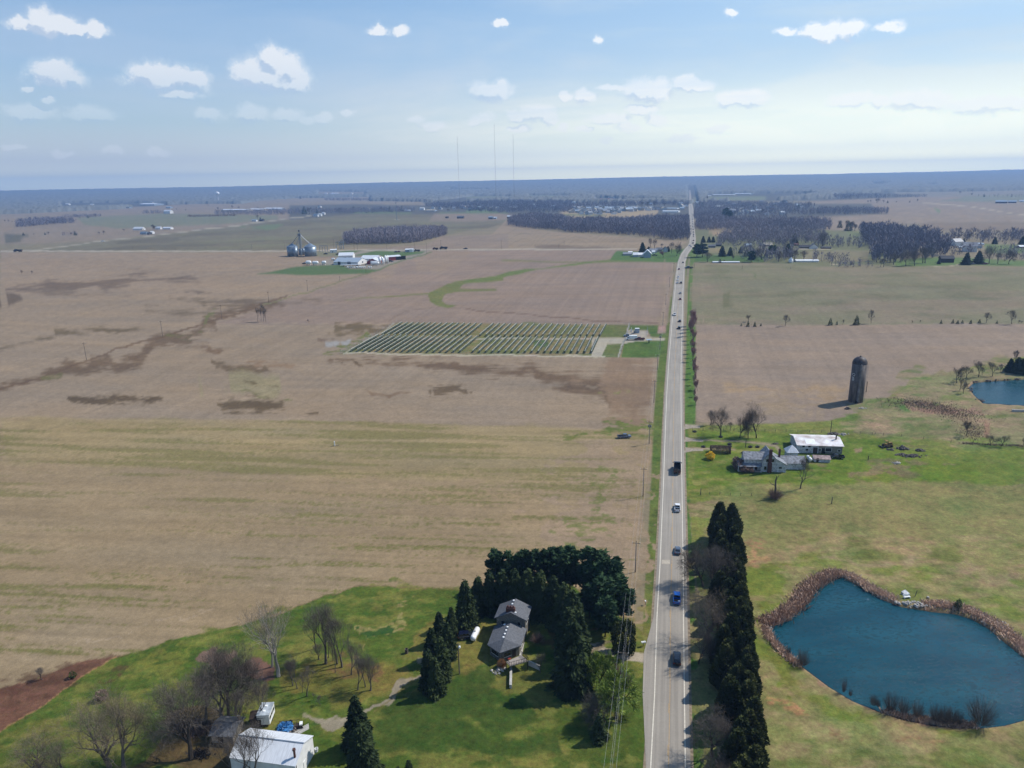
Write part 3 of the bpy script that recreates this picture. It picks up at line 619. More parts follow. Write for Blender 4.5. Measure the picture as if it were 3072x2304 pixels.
# ------------------------------------------------------------------ ponds
def poly_sheet(name, pts, z, m):
    P = [G(u, v, 0) for u, v in pts]; mb = MB(); mb.add([(p.x, p.y, p.z+z) for p in P], [tuple(range(len(P)))]); o = mb.build(name, m); return o
wm, nt, b = newmat('pond_water'); N = nt.nodes; Lk = nt.links
b.inputs['Base Color'].default_value = (0.008, 0.06, 0.105, 1); b.inputs['Roughness'].default_value = 0.06; b.inputs['IOR'].default_value = 1.33
geo = N.new('ShaderNodeTexCoord')
mp = N.new('ShaderNodeMapping'); mp.inputs['Rotation'].default_value = (0, 0, 0.6); mp.inputs['Scale'].default_value = (1.0, 2.6, 1); Lk.new(geo.outputs['Object'], mp.inputs[0])
w1 = nz_(1.1, 3, .6, mp.outputs[0]); w2 = nz_(4.2, 3, .65, mp.outputs[0]); gust = nz_(0.045, 3, .6, mp.outputs[0])
hh = mth('ADD', mth('MULTIPLY', w1, .6), mth('MULTIPLY', w2, .30))
bp = N.new('ShaderNodeBump'); bp.inputs['Distance'].default_value = .30; Lk.new(hh, bp.inputs['Height']); spk = nz_(.9, 4, .7, mp.outputs[0]); Lk.new(mth('MULTIPLY', mr(gust, .35, .68, .45, 1.), mr(spk, .46, .63, .4, 2.3)), bp.inputs['Strength'])
Lk.new(bp.outputs[0], b.inputs['Normal'])
Lk.new(mixc(mr(gust, .3, .7), (0.003, 0.040, 0.056), (0.006, 0.062, 0.084)), b.inputs['Base Color'])
pond = struct(poly_sheet('pond_water', POND, -0.55, wm)); pond2 = struct(poly_sheet('pond_water', POND2, -0.55, wm))
# ------------------------------------------------------------------ the road
RC = [((1925.,2600.),(2068.,2600.)), ((1951.8,2304),(2056.2,2304)), ((1963.7,2083),(2053.2,2083)), ((1970.9,1851),(2050.6,1851)), ((1980,1692),(2049.3,1692)), ((1990.4,1450),(2045.8,1450)), ((1996,1290),(2043.8,1290)), ((2000.6,1178),(2043,1178)), ((2005.6,1099),(2043.3,1099)), ((2015.5,975),(2046.2,975)), ((2023,890),(2048,890)), ((2027,850),(2049.6,850)), ((2032,815),(2051.5,815)), ((2037,785),(2054,785)), ((2045,763),(2061,763)), ((2056,748),(2072,748)), ((2067,737),(2081.5,737)), ((2070.5,729),(2084.5,729)), ((2072,715),(2085.3,715)), ((2071.5,700),(2083.5,700)), ((2071,680),(2081.5,680)), ((2070.5,660),(2080.5,660)), ((2069.5,645),(2079.5,645)), ((2068,625),(2078,625)), ((2068,612),(2075.5,612)), ((2069,598),(2073.5,598)), ((2068.6,585),(2072.4,585)), ((2068.3,570),(2070.8,570))]
RL = [G(*a) for a, b_ in RC]; RRt = [G(*b_) for a, b_ in RC]
def resample(A, B, step=12.):
    ol, orr = [A[0]], [B[0]]
    for i in range(len(A)-1):
        n = max(1, int((A[i+1]-A[i]).length/step))
        for k in range(1, n+1):
            t = k/n; ol.append(A[i].lerp(A[i+1], t)); orr.append(B[i].lerp(B[i+1], t))
    return ol, orr
RLs, RRs = resample(RL, RRt)
def strip(name, a, b_, z, m, parent=None, i0=0, i1=None, mb=None, skip=None):
    """ribbon between fractions a and b_ across the lane width (0 = left line, 1 = right line)"""
    own = mb is None; mb = mb or MB(); vs, fs = [], []
    i1 = i1 or len(RLs)
    for i in range(i0, i1):
        l, r = RLs[i], RRs[i]
        for t in ((a[i] if hasattr(a, '__len__') else a), (b_[i] if hasattr(b_, '__len__') else b_)):
            p = l.lerp(r, t); dd = math.hypot(p.x, p.y); vs.append((p.x, p.y, ztop(p.x, p.y)+z+dd*z*0.0018))
    for i in range(i1-i0-1):
        if skip and skip(i): continue
        fs.append((2*i, 2*i+1, 2*i+3, 2*i+2))
    mb.add(vs, fs)
    return mb.build(name, m, parent) if own else None
am, nt, b = newmat('asphalt'); N = nt.nodes; Lk = nt.links; geo = N.new('ShaderNodeTexCoord')
mr0 = N.new('ShaderNodeMapping'); mr0.inputs['Rotation'].default_value = (0, 0, math.radians(12.9)); Lk.new(geo.outputs['Object'], mr0.inputs[0]); mp = N.new('ShaderNodeMapping'); mp.inputs['Scale'].default_value = (1.3, 0.02, 1); Lk.new(mr0.outputs[0], mp.inputs[0])
tr = nz_(1.2, 3, .6, mp.outputs[0]); fi = nz_(1.6, 6, .75); bl = nz_(.08, 4, .6)
kk = mth('ADD', mth('MULTIPLY', tr, .5), mth('ADD', mth('MULTIPLY', fi, .25), mth('MULTIPLY', bl, .25)))
Lk.new(mixc(mr(kk, .36, .64), tuple(acol((156,153,151))), tuple(acol((178,175,172)))), b.inputs['Base Color']); b.inputs['Roughness'].default_value = .9; b.inputs['Specular IOR Level'].default_value = .2
dirtm = mat('road_shoulder', acol((150,138,122)), .95, noise=.2, scale=.8)
whitem = mat('road_paint_white', acol((236,234,228)), .8, noise=.08, scale=2); yelm = mat('road_paint_yellow', acol((206,172,118)), .8, noise=.12, scale=2)
patchm = mat('road_patch', acol((196,190,182)), .9, noise=.08, scale=1)
sh = struct(strip('road_shoulder', -0.22, 1.24, 0.02, dirtm))
kn = len(RLs)
wl = []
for i in range(kn):
    p = RLs[i]; r = math.hypot(p.x, p.y); w = 0.13+0.10*sstep(200, 900, r)
    if 118 < r < 168: w += 0.42*math.exp(-((r-146)/12.)**2)     # flare where the house drive meets the road
    wl.append(float(-w))
road = struct(strip('road', wl, 1.15, 0.045, am))
struct(strip('road_marking', -0.016, 0.018, 0.06, whitem)); struct(strip('road_marking', 0.982, 1.016, 0.06, whitem))
RF, RG = RLs, RRs; RLs, RRs = resample(RL[:11], RRt[:11], 3.0)
ym = MB(); strip('', 0.508, 0.522, 0.061, None, mb=ym); struct(ym.build('road_marking', yelm))
ym = MB(); strip('', 0.478, 0.492, 0.061, None, mb=ym, skip=lambda i: (i % 4) != 0); struct(ym.build('road_marking', yelm))
for (v0, v1) in ((1680, 1693), (1138, 1141)):
    a, b1 = G(1985 if v0 > 1500 else 2004.5, v0), G(2010 if v0 > 1500 else 2021, v0); c, d = G(1985 if v0 > 1500 else 2004.5, v1), G(2010 if v0 > 1500 else 2021, v1)
    mb = MB(); mb.add([(q.x, q.y, q.z+.075) for q in (a, b1, d, c)], [(0, 1, 2, 3)]); struct(mb.build('road_patch', patchm))
RLs, RRs = RF, RG
def road_pt(v, t):
    """point on the carriageway at image row v (source pixels), fraction t across, with its heading"""
    for i in range(len(RC)-1):
        va, vb = RC[i][0][1], RC[i+1][0][1]
        if vb <= v <= va:
            k = (va-v)/(va-vb); ul = RC[i][0][0]*(1-k)+RC[i+1][0][0]*k; ur = RC[i][1][0]*(1-k)+RC[i+1][1][0]*k
            d = RL[i+1]-RL[i]; p = G(ul+(ur-ul)*t, v); return p, math.atan2(-d.x, d.y)
# side roads on the right
for nm, pts, wd in (('farm_drive', FM.L(140,390, 300,396), 5.), ('farm_drive', FM.L(140,505, 330,522), 4.), ('farm_drive', FM.L(140,600, 330,603), 4.)):
    a, c = G(*pts[0]), G(*pts[1]); n = (c-a).normalized(); s_ = Vector((-n.y, n.x, 0)); mb = MB()
    mb.add([(*(a+s_*wd)[:2], a.z+.03), (*(a-s_*wd)[:2], a.z+.03), (*(a.lerp(c, .45)-s_*wd*.42)[:2], a.z+.03), (*(c-s_*wd*.3)[:2], c.z+.03), (*(c+s_*wd*.3)[:2], c.z+.03), (*(a.lerp(c, .45)+s_*wd*.42)[:2], a.z+.03)], [(0, 1, 2, 3, 4, 5)])
    struct(mb.build(nm, mat('drive_gravel', acol((166,158,148)), .95, noise=.15, scale=1.2)))
# ------------------------------------------------------------------ vegetation: prototypes share their meshes
def vmat(name, c1, c2, scale=.35, rough=.9):
    m, nt, b = newmat(name); N = nt.nodes; Lk = nt.links
    tc = N.new('ShaderNodeNewGeometry'); nz = N.new('ShaderNodeTexNoise'); nz.inputs['Scale'].default_value = scale; nz.inputs['Detail'].default_value = 4
    Lk.new(tc.outputs['Position'], nz.inputs['Vector']); oi = N.new('ShaderNodeObjectInfo')
    a = N.new('ShaderNodeMath'); a.operation = 'MULTIPLY_ADD'; Lk.new(oi.outputs['Random'], a.inputs[0]); a.inputs[1].default_value = .5
    w = N.new('ShaderNodeMath'); w.operation = 'MULTIPLY'; Lk.new(nz.outputs[0], w.inputs[0]); w.inputs[1].default_value = 1.1; Lk.new(w.outputs[0], a.inputs[2])
    rp = N.new('ShaderNodeValToRGB'); rp.color_ramp.elements[0].position = .4; rp.color_ramp.elements[1].position = 1.05
    rp.color_ramp.elements[0].color = (*c1, 1); rp.color_ramp.elements[1].color = (*c2, 1)
    Lk.new(a.outputs[0], rp.inputs[0]); Lk.new(rp.outputs[0], b.inputs['Base Color'])
    b.inputs['Roughness'].default_value = rough; b.inputs['Specular IOR Level'].default_value = .15; MATS[name] = m; return m
M_SPR = vmat('spruce_needles', (.017, .031, .013), (.052, .072, .024))
M_CED = vmat('cedar_foliage', (.024, .038, .013), (.085, .092, .026))
M_PIN = vmat('pine_needles', (.016, .038, .016), (.045, .085, .034))
M_BRK = vmat('grey_bark', (.060, .052, .044), (.12, .105, .09), 1.2)
M_BRKD = vmat('dark_bark', (.045, .036, .029), (.09, .075, .062), 1.2)
M_BRKW = vmat('pale_bark', (.22, .20, .17), (.34, .31, .27), 1.2)
M_TWG = vmat('bare_twigs', (.085, .070, .058), (.14, .117, .096))
M_TWP = vmat('pale_twigs', (.13, .10, .07), (.21, .165, .115))
M_RED = vmat('budding_red_twigs', (.20, .105, .10), (.30, .17, .16))
M_WIL = vmat('spring_leaves', (.10, .15, .02), (.21, .27, .05))
M_YEL = vmat('yellow_blossom', (.75, .48, .03), (.95, .68, .08))
M_SHB = vmat('reddish_shrub_twigs', (.12, .075, .058), (.22, .15, .115))
M_REED = vmat('dry_reeds', (.34, .215, .15), (.62, .44, .32), .8)
M_WOOD = vmat('bare_woodland', (.12, .115, .15), (.27, .235, .25), .012)
M_FOR = vmat('far_forest_canopy', (.062, .070, .070), (.15, .15, .13), .006)
def conifer_meshes(seed, w=.30, n=3400, style='spruce', m=None):
    """unit-height conifer: trunk mesh and crown mesh made of small drooping sprays"""
    r = np.random.default_rng(seed); P = []; 
    t = 1-np.sqrt(r.random(n)*0.985+.015*0) if style != 'cedar' else 1-r.random(n)**0.62
    t = np.clip(t, 0.015, .995)
    if style == 'spruce': prof = (1-t)**.85*w*(0.80+.20*np.sin(t*38+seed))+.012
    elif style == 'cedar': prof = w*np.minimum(1, ((1-t)/.75)**.62)*np.minimum(1, (t+.12)/.3)
    else:
        prof = w*np.clip(np.sin(np.clip((t-.22)/.78, 0, 1)*math.pi*.93+.25), 0, 1)**.6
    a = r.random(n)*2*math.pi
    lob = 1+.16*np.sin(a*3+seed+t*5)+.13*np.sin(a*5-seed*2+t*11)
    if style == 'pine':     # foliage in plates at branch ends
        k = 34; bt = np.sort(r.random(k))*.72+.26; ba = r.random(k)*2*math.pi; br = r.random(k)*.5+.5
        j = r.integers(0, k, n); t = bt[j]+r.normal(0, .018, n); a = ba[j]+r.normal(0, .36, n)
        prof = w*np.clip(np.sin(np.clip((bt[j]-.2)/.82, 0, 1)*math.pi*.9+.3), .12, 1)**.6*br[j]; lob = 1+0*t
        rr = prof*np.clip(.72+r.normal(0, .22, n), .1, 1.15)
    else: rr = prof*lob*np.clip(1-np.abs(r.normal(0, .20, n)), .25, 1.05)
    if style == 'spruce': rr = np.maximum(rr, .006)
    c = np.stack([rr*np.cos(a), rr*np.sin(a), t+(-.10*rr if style == 'spruce' else .05*rr)], 1)
    out = np.stack([np.cos(a), np.sin(a), np.full(n, -.35 if style == 'spruce' else .9 if style == 'cedar' else .35)], 1)+r.normal(0, .35, (n, 3))
    out /= np.linalg.norm(out, axis=1)[:, None]
    side = np.cross(out, r.normal(0, 1, (n, 3))); side /= np.linalg.norm(side, axis=1)[:, None]
    L = (.034+.030*r.random(n))[:, None]*(1.25 if style == 'pine' else 1.); Wd = L*(.42+.3*r.random(n))[:, None]
    v = np.stack([c-out*L*.5-side*Wd*.5, c+out*L*.15+side*Wd*.62, c+out*L, c-out*L*.1-side*Wd*.75], 1).reshape(-1, 3)
    v[:, 2] = np.maximum(v[:, 2], .004)
    f = np.arange(n*4).reshape(n, 4)
    crown = npmesh('crown', v, f, m or M_SPR)
    mb = MB(); lo = .97 if style != 'pine' else .95
    mb.tube([(0, 0, 0), (.003, 0, .3), (-.002, .003, .6), (0, 0, lo)], [.018, .013, .009, .002], 6)
    if style == 'pine':
        for i in range(k):
            q = prof[np.nonzero(j == i)[0][0]] if (j == i).any() else .1
            mb.tube([(0, 0, bt[i]-.03), (q*.85*math.cos(ba[i]), q*.85*math.sin(ba[i]), bt[i])], [.005, .0015], 4, False)
    return mb.mesh('trunk', M_BRKD), crown
def bare_meshes(seed, w=.30, form='oval', depth=5, bark=M_BRK, twig=M_TWG, fork=.22, nmain=None, tw=1., dens=1.):
    """unit-height leafless tree: trunk and limbs in one mesh, fine twigs in the crown mesh"""
    rd = random.Random(seed); mb = MB(); tips = []
    up = .75 if form == 'upright' else .45 if form == 'oval' else .2
    def grow(p, d, L, r, dep):
        n = 3; pts = [p]; q = p
        for i in range(n):
            d = (d+Vector((rd.gauss(0, .13), rd.gauss(0, .13), rd.gauss(0, .08)+(up*.10 if dep < depth else 0)))).normalized()
            q = q+d*L/n; pts.append(q)
        r2 = r*.55
        if dep > 1 or True: mb.tube(pts, [r, r*.85, r*.70, r2], 6 if dep >= depth-1 else 4 if dep > 1 else 3, False)
        if dep <= 3: tips.append((pts[1], pts[3], d, r2, L)); 
        if dep == 0: return
        k = 2 if dep < depth-1 else rd.choice((3, 3, 4))
        if nmain and dep == depth: k = nmain
        ph = rd.random()*6.28
        for i in range(k+ (1 if rd.random() < .45 else 0)):
            sp = rd.uniform(.35, .8)*(w/.3)**.6*(1.15 if form == 'spread' else 1.)
            if i == 0 and not nmain: sp *= .35
            a = ph+i*2*math.pi/k+rd.gauss(0, .4)
            e1 = d.cross(Vector((1, .2, .1))).normalized(); e2 = d.cross(e1)
            dd = (d*math.cos(sp)+(e1*math.cos(a)+e2*math.sin(a))*math.sin(sp)+Vector((0, 0, up*.25))).normalized()
            grow(q if i < 2 else pts[2], dd, L*rd.uniform(.66, .86), r2*rd.uniform(.75, 1.), dep-1)
    grow(Vector((0, 0, 0)), Vector((rd.gauss(0, .04), rd.gauss(0, .04), 1)), fork, .0205 if form != 'upright' else .0155, depth)
    zt = max(v[2] for v in mb.v); V_ = np.array(mb.v)
    rx = np.percentile(np.hypot(V_[:, 0], V_[:, 1]), 97); s = .97/zt; sx = w/rx
    def S(p): return (p[0]*sx, p[1]*sx, p[2]*s)
    r0 = 1.
    mb.v = [S(p) for p in mb.v]
    # twigs: thin slivers fanning out of the last branches
    vs = []; 
    for (a, b_, d, r, L) in tips:
        for _ in range(max(1, int(3.0*dens))):
            t = rd.random(); p = a.lerp(b_, t); o = (d+Vector((rd.gauss(0, .7), rd.gauss(0, .7), rd.gauss(0, .5)+up*.5))).normalized()
            ln = (.35*L+rd.uniform(.022, .062)*(w/.3)**.5); q = p+o*ln; sd_ = o.cross(Vector((rd.random()-.5, rd.random()-.5, rd.random()-.5))).normalized()*(.0006*tw)
            m_ = p.lerp(q, .55)+Vector((rd.gauss(0, .006), rd.gauss(0, .006), rd.gauss(0, .006)))
            P, Q, Mm = Vector(S(p)), Vector(S(q)), Vector(S(m_)); vs += [P-sd_, P+sd_, Mm+sd_*.8, Mm-sd_*.8, Mm-sd_*.8, Mm+sd_*.8, Q+sd_*.4, Q-sd_*.4]
            o2 = (o+Vector((rd.gauss(0, .6), rd.gauss(0, .6), rd.gauss(0, .4)))).normalized(); Q2 = Vector(S(m_+o2*ln*.55)); vs += [Mm-sd_*.7, Mm+sd_*.7, Q2+sd_*.4, Q2-sd_*.4]
    f = np.arange(len(vs)).reshape(-1, 4)
    return mb.mesh('trunk', bark), npmesh('crown', np.array([tuple(q) for q in vs]), f, twig)
def shrub_mesh(seed, n=420, m=M_SHB, w=.5, fine=1.):
    r = np.random.default_rng(seed); a = r.random(n)*2*math.pi; t = r.random(n)
    base = np.stack([np.cos(a)*w*.25*r.random(n), np.sin(a)*w*.25*r.random(n), np.zeros(n)], 1)
    top = np.stack([np.cos(a)*w*(.3+.7*r.random(n)), np.sin(a)*w*(.3+.7*r.random(n)), .45+.55*r.random(n)], 1)
    top[:, 2] *= np.sqrt(np.clip(1.15-(np.hypot(top[:, 0], top[:, 1])/w)**2, .1, 1)); base = base+(top-base)*(.55*r.random(n)**1.5)[:, None]
    sd_ = r.normal(0, 1, (n, 3)); sd_ /= np.linalg.norm(sd_, axis=1)[:, None]; sd_ *= .013*fine
    mid = (base+top)/2+r.normal(0, .03, (n, 3))
    v = np.stack([base-sd_, base+sd_, mid+sd_, mid-sd_, mid-sd_, mid+sd_, top+sd_*.5, top-sd_*.5], 1).reshape(-1, 3)
    return npmesh('stems', v, np.arange(n*8).reshape(n*2, 4), m)
def leafy_mesh(seed, n=1500, m=M_CED, sz=.06, flat=1., boxy=0):
    r = np.random.default_rng(seed); d = r.normal(0, 1, (n, 3)); d /= np.linalg.norm(d, axis=1)[:, None]
    rr = (.5*(1-np.abs(r.normal(0, .16, n)))*(1+.18*np.sin(d[:, 0]*5+seed)+.14*np.sin(d[:, 1]*7+d[:, 2]*4)))[:, None]
    if boxy: rr = rr/np.maximum(.62, np.abs(d).max(1))[:, None]*.9
    c = d*rr; c[:, 2] = c[:, 2]*flat+.5*flat
    o = d+r.normal(0, .5, (n, 3)); o /= np.linalg.norm(o, axis=1)[:, None]; s_ = np.cross(o, r.normal(0, 1, (n, 3))); s_ /= np.linalg.norm(s_, axis=1)[:, None]
    L = sz*(.6+.8*r.random(n))[:, None]; v = np.stack([c-o*L, c+s_*L*.6, c+o*L, c-s_*L*.6], 1).reshape(-1, 3); v[:, 2] = np.maximum(v[:, 2], 0)
    return npmesh('foliage', v, np.arange(n*4).reshape(n, 4), m)
def box_leaves(seed, n, m):
    r = np.random.default_rng(seed); c = r.random((n, 3))-.5; f = r.integers(0, 3, n); c[np.arange(n), f] = np.where(r.random(n) < .5, -.5, .5)*(1-.08*r.random(n)); c[:, 2] = np.abs(c[:, 2])*2
    o = r.normal(0, 1, (n, 3)); o /= np.linalg.norm(o, axis=1)[:, None]; s_ = np.cross(o, r.normal(0, 1, (n, 3))); s_ /= np.linalg.norm(s_, axis=1)[:, None]; L = np.array([.016, .05, .07])*(.6+.8*r.random(n))[:, None]
    v = np.stack([c-o*L, c+s_*L*.6, c+o*L, c-s_*L*.6], 1).reshape(-1, 3); return npmesh('foliage', v, np.arange(n*4).reshape(n, 4), m)
PROTO = {
 'spruce': [conifer_meshes(s, .25, 4200, 'spruce', M_SPR) for s in (1, 2, 3)],
 'cedar': [conifer_meshes(s, .24, 4200, 'cedar', M_CED) for s in (11, 12, 13)],
 'pine': [conifer_meshes(s, .27, 5200, 'pine', M_PIN) for s in (21, 22, 23)],
 'smallcon': [conifer_meshes(s, .30, 900, 'spruce', M_SPR) for s in (31, 32)],
 'bare': [bare_meshes(s, .30, 'oval', 6, fork=.16, dens=1.05, tw=1.1) for s in (41, 42, 43)],
 'bigbare': [bare_meshes(s, .42, 'spread', 6, M_BRKD, M_TWG, .16, tw=1.25, dens=1.35) for s in (51, 52)],
 'upright': [bare_meshes(s, .22, 'upright', 6, fork=.15, dens=.9) for s in (61, 62, 63)],
 'white': [bare_meshes(s, .30, 'upright', 5, M_BRKW, M_TWP, .2, nmain=4, dens=.7) for s in (71, 72)],
 'tanbare': [bare_meshes(s, .44, 'oval', 6, M_BRK, M_TWP, .16, nmain=4) for s in (81, 82)],
 'redbud': [bare_meshes(s, .30, 'oval', 4, M_BRKD, M_RED, .18, tw=3.6, dens=3.) for s in (91, 92)],
 'willow': [bare_meshes(s, .46, 'spread', 4, M_BRKD, M_WIL, .15, tw=14, dens=4.) for s in (95,)],
 'mid': [bare_meshes(s, .34, 'oval', 4, M_BRKD, M_TWG, .22, tw=3.4, dens=2.4) for s in (101, 102, 103)],
}
TN_ = {'spruce': ('spruce_tree', 'spruce'), 'cedar': ('cedar_tree', 'cedar'), 'pine': ('pine_tree', 'pine'), 'smallcon': ('young_conifer', 'conifer'), 'bare': ('bare_tree', 'tree'), 'bigbare': ('bare_tree', 'tree'), 'upright': ('bare_tree', 'tree'), 'white': ('bare_tree', 'tree'), 'tanbare': ('bare_tree', 'tree'), 'redbud': ('redbud_tree', 'tree'), 'willow': ('leafing_tree', 'tree'), 'mid': ('bare_tree', 'tree')}
def tree(kind, u, v, vt=None, label='', group=None, h=None, wd=1., pos=None, seed=None):
    p = pos if pos is not None else G(u, v); hh = h or hgt(u, v, vt); pr = PROTO[kind]; k = (seed if seed is not None else random.randrange(99)) % len(pr)
    nm, cat = TN_[kind]
    o = thing(nm, (p.x, p.y, p.z-.05), random.random()*6.28, label, cat, group, (hh*wd, hh*wd, hh))
    ob('trunk', pr[k][0], o); ob('crown', pr[k][1], o); return o
# --- spruces and cedars around the house (views: HS)
for i, (x, y, t, w) in enumerate([(430,830,600,1), (330,905,640,1.05), (400,1010,730,1), (270,1060,770,1.05), (350,1180,850,1), (245,1270,950,1), (300,1325,1010,.95)]):
    tree('spruce', *HS(x, y), HS(0, t)[1], 'dark spruce, %s from the back in the row between the lawn and the gas tank' % ordn(i), 'dark spruces west of the grey house', wd=w)
tree('spruce', *HS(545, 755), HS(0, 372)[1], 'dark spruce standing apart at the west end of the trees behind the grey house', 'dark spruces behind the grey house')
for i, (x, y, t) in enumerate([(650,640,345), (745,640,310), (845,640,300), (950,645,288), (1055,650,290), (1160,665,300), (1265,715,345), (1350,790,400), (1420,880,455), (1400,1010,600)]):
    tree('spruce', *HS(x, y), HS(0, t)[1], 'dark spruce, %s from the left in the tight row curving behind the grey house' % ordn(i), 'dark spruces behind the grey house', wd=1.15)
tree('spruce', *HS(1425, 1270), HS(0, 690)[1], 'tall broad spruce casting a long shadow on the lawn east of the grey house', 'dark spruces east of the grey house', wd=1.05)
tree('spruce', *HS(1475, 1090), HS(0, 640)[1], 'spruce between the tall broad spruce and the drive mouth', 'dark spruces east of the grey house')
for i, (x, y, t, w) in enumerate([(790,455,150,1), (905,450,160,1), (1020,455,150,1), (1110,470,148,1), (1230,465,132,1.1), (1310,480,135,1.1), (1400,470,125,1.05), (1590,530,128,1.1), (1725,620,205,1.1), (1660,740,380,1.2), (1770,690,350,1.2), (1840,720,440,1.1), (1560,700,420,1), (1690,850,540,1.1)]):
    tree('pine', *HS(x, y), HS(0, t)[1], 'tall blue green pine, %s from the left of the pines between house and road' % ordn(i), 'pines behind the grey house', wd=w)
b_ = thing('cedar_bush', G(*HS(1840, 985)), 0, 'round dark evergreen beside the mouth of the house drive', 'evergreen', sc=(5.6, 5.6, 9)); ob('foliage', leafy_mesh(5, 3600, M_CED, .04), b_)
tree('bigbare', *HS(1690, 1570), HS(0, 1290)[1], 'tangled bare tree in the corner below the leafing tree by the wires', wd=1.3, seed=0)
tree('willow', *HS(1640, 1290), HS(0, 1020)[1], 'tree with fresh yellow green leaves just south of the house drive', wd=.9)
tree('willow', *HS(1780, 1520), HS(0, 1180)[1], 'tree with fresh yellow green leaves under the wires, nearest to the camera', wd=.9)
tree('spruce', *HS(1640, 1700), HS(0, 1480)[1], 'dark conifer at the foot of the tangled bare tree by the wires', wd=1.2)
for x, y, s, lb in ((1800,1190,4.2,'thicket of reddish bare shrubs south of the drive mouth'), (1860,1250,3.4,'reddish bare shrub between the drive thicket and the road'), (1750,1130,3.,'low reddish shrub at the corner of the house drive'), (1130,900,3.6,'twiggy brown shrub beside the east wall of the grey house')):
    b_ = thing('shrub', G(*HS(x, y)), 0, lb, 'shrub', sc=(s, s, s*.8)); ob('stems', shrub_mesh(x, 700, M_SHB, .6, .4), b_)
tree('bare', *HS(1155, 1150), HS(0, 975)[1], 'small sparse bare tree right of the wooden deck', wd=.9)
tree('bare', *HS(1450, 440), HS(0, 200)[1], 'bare brown tree between the pines by the road', wd=.8)
# --- big spruces at the bottom edge
tree('spruce', *BM(1035, 1500), BM(0, 1055)[1], 'tall narrow spruce between the gravel drive and the big white shed', 'spruces by the white shed', wd=1.)
tree('spruce', *BM(1085, 1760), BM(0, 1290)[1], 'broad spruce in front of the tall narrow one at the bottom edge', 'spruces by the white shed', wd=1.25)
tree('spruce', *BM(1460, 1850), BM(0, 1590)[1], 'spruce top just entering the bottom edge below the lawn', 'spruces by the white shed')
tree('spruce', *BM(1370, 1860), BM(0, 1640)[1], 'smaller spruce tip left of the other one cut by the bottom edge', 'spruces by the white shed')
# --- the long cedar hedge right of the road: two staggered files
a0, a1 = G(*RD(682, 322)), G(*RD(800, 1900)); c0, c1_ = G(*RD(752, 345)), G(*RD(893, 1900)); n = 26
for i in range(n):
    for j, (A, B) in enumerate(((a0, a1), (c0, c1_))):
        if j == 0 and i in (6, 7, 13, 21): continue
        p = A.lerp(B, (i+(0 if j else .4))/(n-1.)); p = p+Vector((random.gauss(0, .45)+.3, random.gauss(0, .6), 0))
        tree('cedar', 0, 0, None, 'dark cedar, %s from the far end, %s file of the tall hedge' % (ordn(i), 'pasture side' if j else 'road side'), 'cedars of the tall hedge beside the road', h=random.uniform(10.0, 12.6)*(1.0 if i else 1.16), wd=1.02, pos=p)
for (x, y, t, w, kd, lb) in ((600,600,335,1.05,'bigbare','grey bare tree leaning over the road edge at the far part of the hedge'), (650,650,360,.95,'bigbare','second grey bare tree against the hedge, beside the one over the road edge'), (625,905,615,1.0,'tanbare','budding pale brown tree in front of the middle of the hedge'),
        (575,1050,800,.75,'bigbare','bare tree by the roadside throwing branch shadows in front of the black car'), (650,1590,1320,1.15,'bigbare','purplish bare tree at the near end of the hedge'), (665,1800,1530,1.15,'bigbare','purplish bare tree cut by the bottom edge beside the hedge')):
    tree(kd, *RD(x, y), RD(0, t)[1], lb, 'bare trees in front of the hedge', wd=w)
# --- bare trees at the lower left (views BM, BL, BB)
G1 = 'bare trees in the grove on the lawn'
for i, (kd, x, y, t, w, lb) in enumerate([('white',372,905,260,1.0,'tall pale barked tree with a few long limbs, nearest its mulch ring'), ('white',320,825,325,1.1,'pale barked tree rising from the reddish leaf bed'),
   ('upright',682,672,370,1.3,'bare tree at the far left corner of the grove'), ('upright',762,800,310,1.2,'tallest bare tree at the back of the grove'), ('upright',785,750,540,1,'slim bare tree right behind the tallest one of the grove'),
   ('upright',822,775,560,1,'slender bare tree in the middle of the grove back row'), ('upright',857,800,410,1.1,'bare tree with a forked trunk in the middle of the grove'), ('upright',895,828,425,1.2,'straight bare tree right of the forked trunk in the grove'),
   ('upright',840,875,690,1,'low bare tree in the shadow band of the grove'), ('upright',972,890,590,1.3,'bare tree with a full crown on the right flank of the grove'), ('upright',1027,1015,690,1.3,'bare tree with dark trunk at the near right of the grove'),
   ('upright',1088,990,720,1.2,'brownish tree second from the right edge of the grove'), ('bare',1132,1020,735,.9,'brownish tree at the right edge of the grove'), ('upright',490,982,770,1.2,'slim bare tree at the left of the grove'),
   ('upright',527,1005,730,1.2,'bare tree with low branches beside the slim one at the left of the grove'), ('upright',570,1038,900,1,'thin young tree between two bigger ones at the front of the grove'), ('upright',607,1067,830,1.4,'bare tree standing in front of the grove, nearest the gravel'),
   ('upright',660,1102,1035,1.3,'very small sapling in front of the grove'), ('bare',716,1142,1070,1.3,'small dark sapling on the lawn above the gravel turnaround'), ('bare',705,765,640,1.5,'low reddish tree under the tall ones at the back of the grove'),
   ('bare',232,1290,960,1.0,'bare tree growing in front of the parked camper'), ('upright',70,1345,1000,1.2,'bare tree left of the camper')]):
    tree(kd, *BM(x, y), BM(0, t)[1], lb, G1, wd=w)
